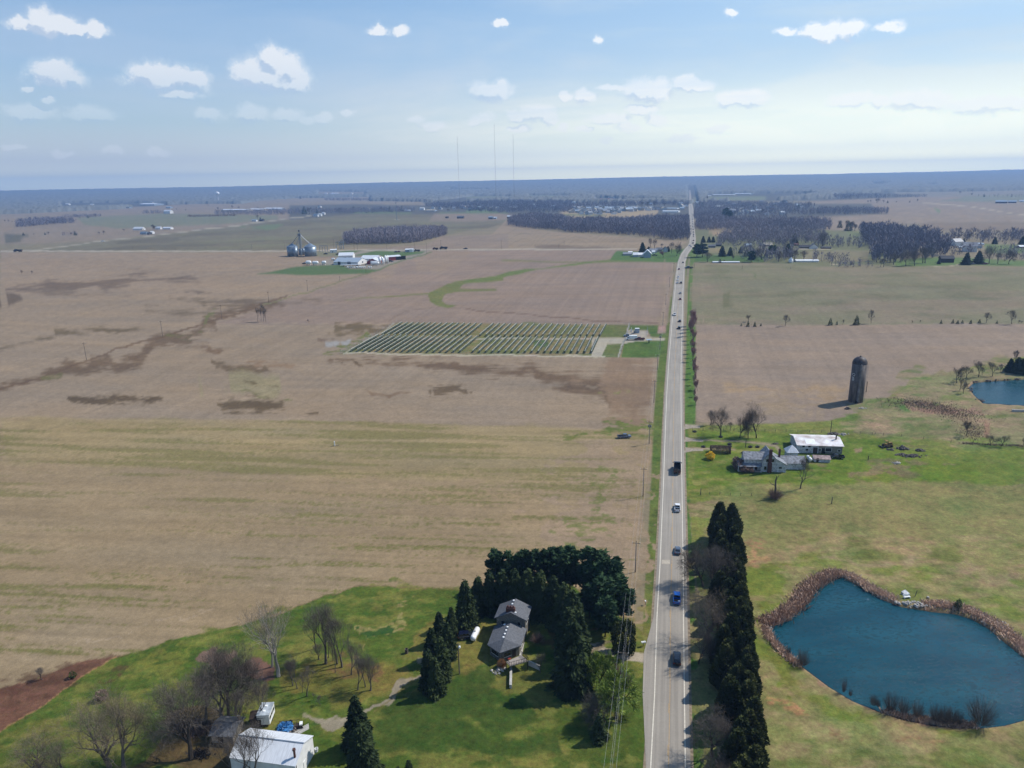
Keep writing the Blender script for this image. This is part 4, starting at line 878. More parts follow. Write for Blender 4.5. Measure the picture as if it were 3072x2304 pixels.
for i, (kd, x, y, t, w, lb) in enumerate([('bigbare',1885,1265,640,.8,'large bare tree with thick limbs left of the camper'), ('bigbare',1942,1212,620,.75,'tall dark trunked bare tree behind the grey shed'), ('bigbare',1575,1585,930,.95,'large bare tree standing alone in brown leaf litter'),
   ('bare',1825,1290,800,1.1,'bare tree between the grey shed and the mulch circle'), ('bare',1700,1300,860,1.1,'thin bare tree behind the brush pile'), ('bare',1990,1350,1010,1.0,'bare tree at the corner of the grey shed'),
   ('tanbare',905,1650,1060,.95,'wide tan coloured bare tree with many stems on the lawn edge'), ('tanbare',1020,1670,1040,.8,'tan coloured bare tree leaning right of the wide one'), ('tanbare',380,1690,1370,1.2,'low brushy tan tree in the bottom left corner'),
   ('tanbare',560,1720,1400,1.1,'brushy tan tree right of the one in the bottom left corner'), ('bare',345,930,830,1.2,'tiny sparse tree at the edge of the brown strip')]):
    tree(kd, *BL(x, y), BL(0, t)[1], lb, 'bare trees at the lower left', wd=w)
for i, (x, y, h_, lb) in enumerate([(720,1560,13,'bare tree in front of the white shed roof, the left one'), (905,1640,13.5,'bare tree in front of the white shed roof, the right one'), (560,1500,10,'bare tree at the near left corner of the white shed')]):
    p = G(*BB(x, y)); tree('upright', 0, 0, None, lb, 'bare trees before the white shed', h=h_, pos=p, wd=1.6)
for (x, y, s, lb, mm) in ((600,915,1.6,'small dark evergreen shrub on the brown strip', M_CED), (840,1095,2.4,'small reddish bush alone on the lawn', M_SHB)):
    b_ = thing('shrub', G(*BL(x, y)), 0, lb, 'shrub', sc=s); ob('foliage', leafy_mesh(x, 500, mm, .08), b_)
# --- farm on the right (FM)
G2 = 'bare trees around the white farmhouse'
for kd, x, y, t, w, lb in [('bigbare',488,482,215,.85,'bare tree nearest the road, with a tyre swing round its foot'), ('bigbare',662,492,255,.8,'bare tree with a twin trunk, middle one of three by the drive'), ('bigbare',812,495,170,.8,'largest bare tree, dense crown, left of the old barn'),
   ('bare',575,428,345,1.2,'small bare tree on the fence behind the three big ones'), ('bare',398,375,235,.9,'slim bare tree on the field edge near the road'), ('bare',700,430,350,1.2,'small bare tree behind the dense crowned one'), ('bare',1210,952,655,.9,'bare tree on the grass before the small white shed'), ]:
    tree(kd, *FM(x, y), FM(0, t)[1], lb, G2, wd=w)
sn = thing('dead_tree', G(*FM(975, 1040)), 0, 'broken dead trunk rising from a round bush below the farmhouse', 'dead tree'); H_ = hgt(*FM(975, 1040), FM(0, 830)[1])
mb = MB(); mb.tube([(0, 0, 0), (.1, 0, H_*.4), (-.1, .1, H_*.75), (.2, 0, H_*.97)], [.42, .34, .27, .1], 8); mb.tube([(0, 0, H_*.55), (-1.6, .2, H_*.62), (-2.4, .2, H_*.75)], [.16, .1, .05], 6); mb.tube([(0, 0, H_*.75), (.7, .2, H_*.9), (1., .1, H_)], [.16, .1, .05], 6); mb.build('trunk', M_BRK, sn)
b_ = thing('shrub', G(*FM(978, 1045)), 0, 'round brown bush around the foot of the dead trunk', 'shrub', sc=(6.2, 6.2, 4.4)); ob('stems', shrub_mesh(977, 900, M_SHB, .6, .3), b_)
b_ = thing('forsythia', G(*FM(397, 685)), 0, 'bright yellow flowering bush beside the driveway', 'bush', sc=(3.8, 3.8, 3.0)); ob('foliage', leafy_mesh(7, 1800, M_YEL, .05), b_)
a_, c_ = G(*FM(395, 622)), G(*FM(575, 628)); dd = (c_-a_).length
b_ = thing('clipped_hedge', a_.lerp(c_, .5), math.atan2(c_.y-a_.y, c_.x-a_.x), 'long dark reddish clipped hedge along the farmhouse drive', 'hedge', sc=(dd, 3.2, 2.6)); ob('foliage', box_leaves(8, 5200, M_SHB), b_)
for x, y, s, hh_, lb in ((650,770,6.,4.2,'large dark bush at the west end of the farmhouse porch'), (700,795,5.,2.6,'lower dark bush in front of the farmhouse porch'), (740,800,4,2.,'small dark bush against the porch steps')):
    b_ = thing('shrub', G(*FM(x, y)), 0, lb, 'shrub', sc=(s, s, hh_)); ob('foliage', leafy_mesh(x, 2000, M_SHB, .05), b_)
# redbud row beside the road
for i in range(15):
    p = G(*SX(1912, 170)).lerp(G(*SO(2183, 548)), i/14.); p = p+Vector((random.gauss(0, .5), random.gauss(0, .8), 0))
    tree('redbud', 0, 0, None, 'reddish budding tree, %s from the far end of the roadside row' % ordn(i), 'reddish budding trees along the road', h=random.uniform(6.5, 9.)*(1.5 if i < 4 else 1), wd=.75, pos=p)
for i, (x, y, t) in enumerate([(256,60,-20), (265,200,105), (250,120,50)]):
    tree('redbud', *FM(x, y), FM(0, t)[1], 'small reddish tree, %s of three short ones at the near end of the row' % ordn(i), 'reddish budding trees along the road')
# around the far pond (SL)
G3 = 'bare trees around the far pond'
for i, (kd, x, y, t, w) in enumerate([('mid',1548,492,345,1), ('mid',1576,470,335,1), ('mid',1578,562,450,1.1), ('mid',1612,594,480,1), ('mid',1646,442,318,1.2), ('mid',1762,432,268,1), ('mid',1800,412,335,1.1), ('mid',1880,352,282,1.1), ('mid',1902,422,287,1), ('mid',1975,382,303,1.2), ('mid',2118,300,168,1)]):
    tree(kd, *SL(x, y), SL(0, t)[1], 'small bare tree on the bank of the far pond, %s from the left' % ordn(i), G3, wd=w)
for i, (x, y, t) in enumerate([(2070,378,245), (2140,392,232), (2185,395,240), (2235,400,225)]):
    tree('spruce', *SL(x, y), SL(0, t)[1], 'dark conifer above the far pond, %s from the left of the clump' % ordn(i), 'dark conifers above the far pond', wd=1.6)
tree('mid', *SL(1640, 1012), SL(0, 850)[1], 'bare tree standing alone on the rough slope below the far pond', wd=1)
for i, (x, y, t) in enumerate([(1885,1112,1005), (1992,1115,1003), (2200,1120,1038)]):
    tree('mid', *SL(x, y), SL(0, t)[1], 'dense little bare tree on the fence line, %s from the left' % ordn(i), 'little trees on the pasture fence line', wd=1.35)
# fence line trees between the two right hand fields
G4 = 'small trees along the boundary of the right hand fields'
for i, (kd, vw, x, y, t, w) in enumerate([('smallcon',MQ,707,1512,1480,1), ('mid',MQ,772,1470,1400,1.2), ('smallcon',MQ,770,1515,1455,1), ('smallcon',MQ,835,1516,1463,1), ('smallcon',MQ,893,1512,1480,1), ('mid',MQ,1125,1508,1400,1.2), ('smallcon',MQ,1550,1502,1430,1.1), ('smallcon',MQ,1612,1500,1460,1), ('mid',MQ,1668,1498,1445,.9), ('smallcon',MQ,1798,1498,1405,1.2), ('mid',MQ,1938,1487,1358,.85),
      ('mid',MS,783,1562,1530,.8), ('mid',MS,863,1562,1528,.8), ('smallcon',MS,1072,1562,1520,1), ('smallcon',MS,1188,1560,1513,1), ('smallcon',MS,1237,1564,1525,1.4), ('smallcon',MS,1283,1560,1520,1.2), ('smallcon',MS,1367,1562,1520,1.2), ('smallcon',MS,1453,1556,1512,1.2), ('mid',MS,1522,1555,1448,1.2), ('smallcon',MS,1627,1562,1527,1.1), ('mid',MS,1776,1565,1428,1.1), ('mid',MS,1845,1562,1525,1.1), ('mid',MS,1872,1562,1532,1.1)]):
    tree(kd, *vw(x, y), vw(0, t)[1], '%s between the right hand fields, %s from the road' % ('small dark conifer' if kd == 'smallcon' else 'small bare tree', ordn(i)), G4, wd=w)
# lone trees in the left fields
for i, (x, y, t) in enumerate([(203,1287,1160), (232,1285,1165), (252,1285,1140), (271,1287,1175)]):
    tree('upright', *MM(x, y), MM(0, t)[1], 'thin bare tree in the tight clump alone in the left field, %s from the left' % ordn(i), 'clump of thin trees in the left field', wd=.8)
for i, (vw, x, y, t, lb) in enumerate([(ML,180,893,858,'small round bare tree far out in the left field'), (ML,265,893,863,'smaller bare tree right of the round one in the left field'), (MM,622,1292,1265,'tiny broken stump tree right of the clump in the left field')]):
    tree('mid', *vw(x, y), vw(0, t)[1], lb, None, wd=1.2)
# far farmstead and trees by the bend
G5 = 'trees around the farmstead by the bend'
for kd, x, y, t, w, lb in [('spruce',790,715,488,1.6,'big dark spruce behind the white sheds of the farmstead'), ('spruce',930,665,580,2.2,'short dark conifer behind the tallest white shed'), ('bare',978,640,400,1,'bare tree behind the farmstead roofs, left of two'), ('bare',1060,640,410,.8,'bare tree behind the farmstead roofs, right of two'), ('bare',1215,620,510,1.2,'small bare tree behind the farmhouse of the farmstead'), ('spruce',1355,700,570,1.6,'dark evergreen at the right end of the farmstead house'), ('bare',1440,735,470,.8,'bare tree between the farmstead and the road'), ('bigbare',1550,795,470,.9,'wide bare tree nearest the road at the farmstead'), ('redbud',1250,830,690,1.7,'reddish tree in front of the farmstead house')]:
    tree(kd, *FQ(x, y), FQ(0, t)[1], lb, G5, wd=w)
# ------------------------------------------------------------------ woods: leafless masses, one object each
def wood(name, pts, spacing, h, label, seed=1, blades=26, m=None, w=.28, ever=0., taper=True):
    P = [G(u, v) for u, v in pts]; xs = [p.x for p in P]; ys = [p.y for p in P]; r = np.random.default_rng(seed)
    area = (max(xs)-min(xs))*(max(ys)-min(ys)); n = int(area/spacing**2)
    x = r.uniform(min(xs), max(xs), n); y = r.uniform(min(ys), max(ys), n)
    k = sdist([(p.x, p.y) for p in P], x, y) > -spacing*.2; x, y = x[k], y[k]; n = len(x)
    if n == 0: return
    z = terr(x, y); hh = h*(.62+.48*r.random(n))*(1+.12*fbm(x/60, y/60, seed, 2)); B = blades
    t = .12+.88*r.random((n, B))**.8; env = np.sin(np.clip((t-.08)/.95, 0, 1)*math.pi)**.6; a = r.random((n, B))*2*math.pi
    rad_ = w*hh[:, None]*env*np.sqrt(r.random((n, B)))
    c = np.stack([x[:, None]+rad_*np.cos(a), y[:, None]+rad_*np.sin(a), z[:, None]+t*hh[:, None]*.97], -1)
    o = np.stack([np.cos(a)*.45, np.sin(a)*.45, np.full_like(a, .85)], -1)+r.normal(0, .3, (n, B, 3)); o /= np.linalg.norm(o, axis=2)[..., None]
    s_ = np.cross(o, r.normal(0, 1, (n, B, 3))); s_ /= np.linalg.norm(s_, axis=2)[..., None]
    L = (hh[:, None]*(.10+.10*r.random((n, B))))[..., None]; Wd = L*.15
    v = np.stack([c-o*L*.6-s_*Wd, c-o*L*.6+s_*Wd, c+o*L*.3+s_*Wd*.6, c+o*L], 2).reshape(-1, 3)
    # trunks
    tz = np.stack([np.stack([x-.25, y, z], 1), np.stack([x+.25, y, z], 1), np.stack([x+.1, y+.05, z+hh*.75], 1), np.stack([x-.1, y+.05, z+hh*.75], 1)], 1).reshape(-1, 3)
    v = np.concatenate([v, tz]); v[:, 2] = np.maximum(v[:, 2], terr(v[:, 0], v[:, 1])-.1)
    me = npmesh(name, v, np.arange(len(v)).reshape(-1, 4), m or M_WOOD)
    return tag(ob(name, me), label, 'wood', None, 'stuff')
wood('woodland', MM.L(918,645, 1300,641, 1505,632, 1640,603, 1750,574, 1770,560, 1700,553, 1400,560, 1150,575, 1020,590, 940,615), 5.5, 19, 'rectangular leafless wood behind the grain bins', 1)
wood('woodland', MR.L(340,485, 560,517, 808,530, 808,545, 1200,560, 1500,582, 1720,614, 1832,610, 1832,455, 1600,455, 1300,478, 900,482, 640,430, 560,420, 500,440, 370,455), 7, 21, 'long leafless wood left of the road beyond the striped field', 2, 22)
wood('woodland', ML.L(140,502, 250,498, 420,480, 630,468, 610,462, 420,455, 250,470, 160,480), 9, 20, 'small dark leafless wood at the far left', 3)
wood('woodland', MQ.L(275,600, 960,612, 1330,612, 1490,612, 1548,600, 1540,555, 1200,535, 700,530, 300,520), 8, 19, 'leafless wood right of the road behind the tan clearing', 4, 22)
wood('woodland', MQ.L(265,500, 560,545, 520,470, 270,450), 9, 17, 'dark wood corner on the right of the road bend', 14, 22)
wood('woodland', MQ.L(480,740, 700,745, 1250,735, 1500,765, 1490,690, 1200,640, 900,640, 560,660), 8, 17, 'open leafless trees behind the houses right of the bend', 5, 22)
wood('woodland', MQ.L(860,905, 1220,905, 1210,870, 1240,800, 1000,790, 700,790, 640,850, 690,880), 10.5, 15, 'scattered leafless trees around the small grain bin', 6, 24)
wood('woodland', MQ.L(1390,905, 1700,915, 1690,890, 1400,865), 8, 12, 'low leafless trees right of the small grain bin', 7)
wood('woodland', MQ.L(1570,955, 2000,962, 2020,945, 1700,925, 1560,935), 8, 9, 'low scrub along the stream above the green field', 8)
wood('woodland', MS.L(400,955, 640,965, 700,930, 900,925, 1020,905, 1150,890, 1060,780, 1000,720, 700,690, 400,660, 260,660, 300,760, 390,830), 9, 22, 'big grove of tall leafless trees on the right', 9, 30)
wood('woodland', MQ.L(1500,765, 1830,775, 1830,740, 1500,735), 10, 14, 'row of leafless trees right of the dark roofed house', 10)
wood('woodland', MS.L(1180,735, 1440,738, 1460,760, 1860,750, 1898,735, 1898,715, 1500,710, 1180,715), 11, 18, 'leafless trees along the far side of the right hand yards', 11)
wood('woodland', MS.L(1180,905, 1500,880, 1600,920, 1898,935, 1898,880, 1500,850, 1200,855), 11, 14, 'leafless trees in the right hand yards', 12)
wood('woodland', MQ.L(1250,462, 2085,450, 2080,430, 1700,420, 1300,440), 12, 18, 'long dark wood on the right between two brown fields', 13)
wood('woodland', ML.L(1560,418, 1950,412, 1950,405, 1560,410), 7, 7, 'low reddish scrub before the long white sheds', 15, m=M_SHB)
wood('woodland', MM.L(-150,405, 440,402, 640,385, 1000,392, 1500,375, 1500,362, 1000,368, 560,372, 420,375, 0,390, -150,392), 15, 19, 'tree belt running across the far left plain', 16, 20)
wood('woodland', MM.L(760,283, 1100,285, 1600,293, 1600,286, 1100,276, 760,274), 20, 18, 'thin far tree line beyond the brown field', 17, 16)
wood('woodland', MM.L(1580,330, 1900,360, 2212,385, 2800,383, 2800,300, 2300,290, 1900,310, 1700,315), 14, 17, 'loose woods around the houses of the far town', 18, 18)
wood('woodland', MR.L(560,330, 850,380, 870,350, 1150,340, 1600,322, 1840,330, 1840,300, 1300,305, 900,318, 700,300), 15, 16, 'trees among the roofs of the far town', 19, 18)
wood('woodland', MQ.L(260,440, 620,480, 1000,480, 1250,462, 1300,440, 1400,370, 1180,360, 700,345, 300,345), 14, 15, 'loose woods on the right side of the far town', 20, 18)
wood('woodland', MS.L(0,330, 160,330, 220,322, 560,318, 560,300, 240,290, 0,300), 22, 20, 'dark far wood left of the brown plain', 21, 16)
wood('woodland', MS.L(590,308, 920,306, 920,298, 590,298), 18, 16, 'short tree belt on the brown plain at right', 22, 16)
wood('woodland', MS.L(1450,300, 1600,302, 1898,308, 1898,302, 1450,294), 25, 14, 'faint row of trees at the far right', 23, 14)
wood('woodland', ML.L(500,418, 650,425, 840,416, 840,408, 650,412), 12, 13, 'thin leafless copse on the far left plain', 24, 18)
wood('woodland', ML.L(1180,395, 1360,392, 1350,380, 1180,385), 16, 14, 'copse beside the far white farm', 25, 16)
wood('woodland', ML.L(520,572, 650,570, 650,562, 520,565), 9, 10, 'short row of far hedge trees on the left', 26, 18)
# evergreen and bare single trees scattered in the middle distance
rr_ = random.Random(5); G6 = 'trees in the yards right of the bend'
for i, (kd, x, y, t) in enumerate(sorted([('spruce',345,720,655), ('spruce',400,718,660), ('spruce',440,718,660), ('pine',285,860,735), ('pine',340,855,730), ('bare',385,905,810), ('spruce',525,850,745), ('spruce',600,845,760), ('smallcon',505,912,870), ('bare',545,905,880), ('smallcon',755,850,775), ('spruce',700,820,760), ('pine',1000,860,745), ('spruce',1145,855,725), ('pine',800,905,800), ('bare',630,885,840), ('bigbare',900,880,740), ('spruce',945,850,790), ('bare',1300,890,790), ('bare',1060,900,800), ('smallcon',1752,930,890), ('pine',560,500,395), ('pine',590,520,420), ('spruce',1210,730,630), ('bare',1200,905,790), ('bare',1470,760,620)], key=lambda q: q[1])):
    tree(kd, *MQ(x, y), MQ(0, t)[1], '%s right of the bend, %s from the left of the yard trees' % ({'bare': 'leafless tree', 'bigbare': 'broad leafless tree', 'smallcon': 'small pointed evergreen', 'spruce': 'dark evergreen', 'pine': 'bushy evergreen'}[kd], ordn(i)), G6, wd=1.5)
for i, (kd, x, y, t, w) in enumerate(sorted([('bigbare',720,990,830,1), ('bigbare',808,985,800,1), ('bare',890,960,800,1.2), ('bare',912,960,790,1.2), ('spruce',1048,970,920,1.6), ('spruce',1320,975,850,1.6), ('spruce',1440,965,835,1.7), ('bigbare',1550,965,780,.8), ('bare',1630,965,850,1.3), ('bigbare',1745,970,830,1), ('spruce',1605,770,700,1.7), ('spruce',1880,775,690,1.7), ('bare',1350,735,655,1.2), ('bare',140,640,530,1), ('bare',185,640,540,1), ('bare',65,590,530,1.2), ('bare',215,640,570,1), ('bare',600,975,850,1.2), ('spruce',1297,760,715,1.6), ('bare',500,1000,905,1.1), ('bare',470,1000,915,1.1)], key=lambda q: q[1])):
    tree(kd, *MS(x, y), MS(0, t)[1], '%s by the right hand grove, %s from the left' % ({'bare': 'tall leafless tree', 'bigbare': 'broad leafless tree', 'spruce': 'dark evergreen'}[kd], ordn(i)), 'single trees near the right hand grove', wd=w)
# far single trees dotting the plain and the town
G7 = 'small far trees dotting the plain'
for vw, L in ((ML, [(45,460,440),(70,460,440),(103,462,450),(195,570,545),(280,568,555),(375,565,545),(405,565,540),(590,568,545),(625,570,535),(825,562,540),(860,562,530),(1030,538,515),(1185,535,510),(1270,530,480),(1285,530,490),(665,432,415),(730,425,400),(795,420,395),(1465,360,345),(1540,362,350),(1725,328,315),(1808,362,335),(1985,352,330),(1925,350,322),(2140,350,332)]),
              (MM, [(48,348,335),(205,440,400),(225,442,415),(252,270,255),(325,272,258),(555,265,240),(700,262,245),(590,392,325),(630,395,335),(695,385,350),(880,385,340),(1000,375,330),(1230,375,330),(1300,372,325),(1400,365,320),(1150,384,370),(1735,262,238),(1805,265,245),(1780,380,350)]),
              (MR, [(30,385,350),(120,380,340),(200,385,345),(520,275,250),(620,275,255),(860,340,310),(1080,330,300),(1450,335,290),(1500,335,290),(1560,335,285),(1640,335,300),(1730,460,400),(1780,455,400),(1380,280,250),(1470,280,255),(1320,270,240)]),
              (MQ, [(300,385,330),(340,385,335),(380,330,280),(560,430,395),(640,470,420),(720,400,360),(820,400,350),(900,455,400),(1100,370,320),(1250,400,350),(1340,390,330),(1490,290,262),(1640,580,510),(1720,610,510),(1750,605,520),(1780,605,545),(1935,340,315),(2000,345,300)]),
              (MS, [(345,360,335),(430,360,320),(500,360,330),(540,362,335),(625,358,342),(760,356,335),(835,352,322),(1260,275,240),(1375,290,262),(1500,300,275)])):
    reg = {ML: 'on the far left plain', MM: 'behind the grain bins', MR: 'by the far town left of the road', MQ: 'by the far town right of the road', MS: 'on the far right plain'}[vw]
    for i, (x, y, t) in enumerate(sorted(L)):
        tree('mid' if rr_.random() < .8 else 'smallcon', *vw(x, y), vw(0, t)[1], 'tiny far tree %s, %s from the left' % (reg, ordn(i)), G7, wd=1.4)
# far forest: a bumpy canopy standing on the rising ground
fr = np.concatenate([np.geomspace(2900, 13500, 230), np.linspace(13600, 15000, 14)]); fa = np.radians(np.linspace(-50, 50, 1100))
R2, A2 = np.meshgrid(fr, fa, indexing='ij'); rj = np.random.default_rng(9)
fx = (R2*np.sin(A2+rj.normal(0, .0006, A2.shape))).ravel(); fy = (R2*np.cos(A2)).ravel(); fz = terr(fx, fy)
u_, v_, z_ = pix(fx, fy, fz); L = np.maximum(60, np.hypot(fx, fy)*.02); wu = fbm(fx/300, fy/300, 61, 3)
edge = OV.L(-400,470, 0,463, 250,452, 330,443, 470,440, 520,440, 560,434, 640,428, 800,425, 800,434, 1100,437, 1460,440, 1490,440, 1520,436, 1800,429, 1806,420, 1900,416, 2212,411, 2700,404)
ev = np.interp(u_, [p[0] for p in edge], [p[1] for p in edge])
inside = (v_ < ev+1.5*wu)
for P in (MM.L(700,205, 1090,212, 1100,235, 700,240), MM.L(1640,285, 1820,270, 2000,245, 2290,245, 2290,268, 1900,290, 1700,300), MR.L(510,238, 850,240, 840,262, 700,270, 520,262), MR.L(1060,260, 1250,262, 1250,292, 1050,290), MR.L(1215,273, 1610,273, 1610,290, 1215,290), MQ.L(380,262, 960,256, 1200,256, 1400,268, 1200,300, 950,322, 400,326), MS.L(380,160, 550,165, 520,185, 400,185), MS.L(920,180, 1010,182, 1010,194, 920,194), ML.L(500,305, 1000,300, 1380,308, 1380,330, 500,345), MM.L(1790,182, 1850,184, 2100,190, 2100,196, 1790,194), MR.L(1830,165, 1890,165, 1920,300, 1830,300)):
    inside &= ~(sdist(P, u_, v_) > -1)
q = fbm(fx/22, fy/40, 67, 3); q2 = fbm(fx/500, fy/900, 71, 3)
hz_ = fz+np.where(inside, 15+7*q*1.2+3*rj.normal(0, 1, len(q))*.8+3*q2, -.5)
keep = inside.reshape(R2.shape); kk = keep[:-1, :-1] | keep[1:, :-1] | keep[:-1, 1:] | keep[1:, 1:]
i0 = np.arange(len(fr)-1)[:, None]*len(fa)+np.arange(len(fa)-1)[None, :]
F_ = np.stack([i0, i0+len(fa), i0+len(fa)+1, i0+1], -1)[kk]
us, inv = np.unique(F_, return_inverse=True)
fo = ob('forest', npmesh('forest', np.stack([fx, fy, hz_], 1)[us], inv.reshape(-1, 4), M_FOR)); tag(fo, 'hazy leafless forest covering the horizon', 'forest', None, 'stuff')
# reeds and shrubs around the near pond
def reeds(name, pts, n, h, label, m=M_REED, seed=3, wdt=2.2):
    r = np.random.default_rng(seed); P = np.array([tuple(G(u, v))[:2] for u, v in pts]); seg = np.hypot(*(P[1:]-P[:-1]).T); cs = np.concatenate([[0], np.cumsum(seg)])
    t = r.random(n)*cs[-1]; x = np.interp(t, cs, P[:, 0])+r.normal(0, wdt, n)*.6; y = np.interp(t, cs, P[:, 1])+r.normal(0, wdt, n)*.5; z = terr(x, y)-.5
    hh = h*.7*(.45+.7*r.random(n)); a = r.random(n)*6.28; w = .10+.12*r.random(n); lx, ly = r.normal(0, .45, n)*h, r.normal(0, .45, n)*h
    v = np.stack([np.stack([x-w*np.cos(a), y-w*np.sin(a), z], 1), np.stack([x+w*np.cos(a), y+w*np.sin(a), z], 1), np.stack([x+lx+w*.8*np.cos(a), y+ly, z+hh+.5], 1), np.stack([x+lx*1.2, y+ly, z+hh*1.1+.5], 1)], 1).reshape(-1, 3)
    return tag(ob(name, npmesh(name, v, np.arange(n*4).reshape(n, 4), m)), label, 'reeds', None, 'stuff')
reeds('reeds', PD.L(55,600, 110,580, 190,545, 300,470, 380,370, 430,300, 540,230, 640,185), 8000, 1.1, 'dry tan reeds on the far left bank of the near pond', wdt=1.8)
reeds('reeds', PD.L(640,185, 760,205, 900,290, 1000,345, 1120,400), 2600, .9, 'dry reeds along the back bank of the near pond', seed=4, wdt=1.4)
reeds('reeds', PD.L(1400,450, 1650,470, 1800,520, 1950,600, 2080,690, 2200,790, 2300,880), 5000, 1.0, 'brown reeds along the right bank of the near pond', seed=5, wdt=1.6)
reeds('reeds', PD.L(60,640, 110,740, 220,860, 330,950), 1600, .9, 'thin reddish grass on the left bank of the near pond', seed=6, wdt=1.)
reeds('reeds', PD.L(1050,1335, 1300,1395, 1600,1440, 1800,1455), 1500, .8, 'short dry grass on the near bank of the near pond', seed=7, wdt=.9)
for i, (x, y, s, h_) in enumerate([(255,860,1.8,2.4), (375,960,4.2,5.2), (715,1180,1.6,4.4), (770,1212,1.2,2.2), (965,1290,3.,3.), (1105,1330,4.4,5.4), (1210,1355,3.8,4.4), (1320,1385,3.8,4.6), (1475,1420,4.4,4.6), (1545,1430,4.2,4.6), (1610,1435,3.6,4.4), (1665,1445,3.,3.8), (1845,1450,7.6,7.6), (1380,1395,1.4,1.4), (1000,1300,1.5,2.)]):
    b_ = thing('waterside_shrub', G(*PD(x, y)), 0, 'bare grey shrub on the near bank of the near pond, %s from the left' % ordn(i), 'shrub', 'bare shrubs on the pond bank', (s, s, h_)); ob('stems', shrub_mesh(300+i, 420, M_TWG, .5, .26), b_)
tree('smallcon', *PD(1665, 485), PD(0, 400)[1], 'single dark little conifer on the back bank of the near pond', wd=1.5)
reeds('dry_brush', SL.L(960,695, 1150,690, 1300,720, 1500,770, 1640,835), 2600, .8, 'rough brown brush on the slope left of the far pond', M_TWP, 8, 9.)
reeds('dry_brush', SL.L(1680,900, 1720,980, 1700,1040), 700, .7, 'reddish brush beside the lone tree on the slope', M_SHB, 9, 5.)
reeds('dry_brush', SL.L(1600,1085, 1830,1100, 2212,1115), 700, .6, 'reddish brush along the pasture fence line', M_SHB, 10, 1.2)
reeds('dry_brush', BL.L(1450,1330, 1650,1300, 1700,1330, 1550,1400), 1500, .9, 'pile of cut brush under the trees', M_SHB, 12, 1.6)
reeds('dry_brush', BL.L(1600,1540, 1700,1560), 700, .8, 'small brush pile beside the lone bare tree', M_BRKD, 13, 1.)
# ------------------------------------------------------------------ materials for built things
WHT = mat('white_siding', (.70, .70, .68), .6, noise=.06, scale=.6); WHR = mat('white_metal_roof', (.62, .64, .66), .35, noise=.07, scale=.5, metal=.0, stretch=(8, 1, 1))
OLDW = mat('weathered_white_paint', (.46, .47, .49), .8, noise=.22, scale=1.4); RUST = mat('rusting_white_roof', (.42, .34, .31), .6, col2=(.80, .79, .78), scale=.28)
RUSTP = mat('bare_new_roof_panel', (.80, .80, .80), .5, noise=.06, scale=1.); GRR = mat('grey_shingles', (.11, .115, .125), .8, noise=.14, scale=2.4); GRR2 = mat('weathered_tin_roof', (.20, .21, .23), .55, noise=.28, scale=1.1)
STONE = mat('tan_stone_wall', (.15, .14, .12), .9, noise=.22, scale=3.); BLK = mat('concrete_block_wall', (.23, .21, .175), .9, noise=.12, scale=2); BRICK = mat('red_brick', (.10, .045, .036), .9, noise=.2, scale=4)
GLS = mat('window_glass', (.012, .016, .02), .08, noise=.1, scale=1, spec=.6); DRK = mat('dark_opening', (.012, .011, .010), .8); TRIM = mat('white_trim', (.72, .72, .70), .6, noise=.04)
WOODD = mat('grey_deck_wood', (.30, .26, .22), .8, noise=.15, scale=1.5, stretch=(1, 8, 1)); DBR = mat('dark_brown_boards', (.05, .035, .028), .8, noise=.2, scale=2, stretch=(6, 1, 1)); DKRAIL = mat('dark_railing', (.035, .025, .022), .7)
CONC = mat('pale_concrete', (.42, .40, .36), .9, noise=.1, scale=.8); TANKW = mat('white_tank_paint', (.78, .78, .76), .3, noise=.05, scale=.8, spec=.5); GALV = mat('galvanised_steel', (.24, .29, .34), .4, noise=.12, scale=.5, metal=.5, stretch=(1, 1, 14))
GALVD = mat('grey_steel', (.17, .19, .21), .5, noise=.1, metal=.3); REDW = mat('red_metal_wall', (.26, .035, .03), .5, noise=.1, stretch=(8, 1, 1)); POLE = mat('utility_pole_wood', (.13, .105, .085), .9, noise=.2, scale=2); WIRE = mat('aluminium_wire', (.30, .31, .32), .4, noise=.02, metal=.2)
DWIRE = mat('dark_cable', (.05, .05, .05), .6); PANEL = mat('solar_cell_glass', (.050, .058, .036), .6, noise=.25, scale=.3, spec=.08); PFR = mat('panel_frame_aluminium', (.48, .48, .42), .4, noise=.05, metal=.2); POST = mat('weathered_fence_post', (.11, .095, .08), .9, noise=.2); SILO = mat('old_silo_concrete', (.085, .07, .066), .9, noise=.2, scale=.35, stretch=(3, 3, .5), col2=(.19, .17, .155))
SDOME = mat('dark_silo_dome', (.055, .045, .045), .55, noise=.3, scale=.6); TYRE = mat('tyre_rubber', (.016, .016, .017), .8); RIM = mat('wheel_rim', (.35, .36, .37), .35, metal=.6); TAILR = mat('red_tail_light', (.35, .01, .01), .3); HEADL = mat('clear_head_light', (.7, .7, .68), .2)
YEL = mat('yellow_machine_paint', (.10, .07, .03), .7, noise=.25, scale=1, col2=(.36, .22, .04)); BLUT = mat('blue_tarpaulin', (.03, .14, .33), .5, noise=.35, scale=2); SCRAP = mat('scrap_and_earth', (.06, .045, .038), .9, noise=.4, scale=1.6, col2=(.20, .17, .15))
TRED = mat('faded_red_paint', (.35, .05, .04), .6); RDR = mat('red_tile_roof', (.42, .13, .10), .8); TANW = mat('tan_siding', (.42, .37, .28), .8, noise=.08); DKR = mat('dark_shingles', (.06, .058, .062), .85, noise=.12, scale=1.5); SKYR = mat('pale_blue_grey_roof', (.30, .36, .42), .5, noise=.08); ROCK = mat('pale_shore_rock', (.38, .35, .31), .9, noise=.25, scale=2)
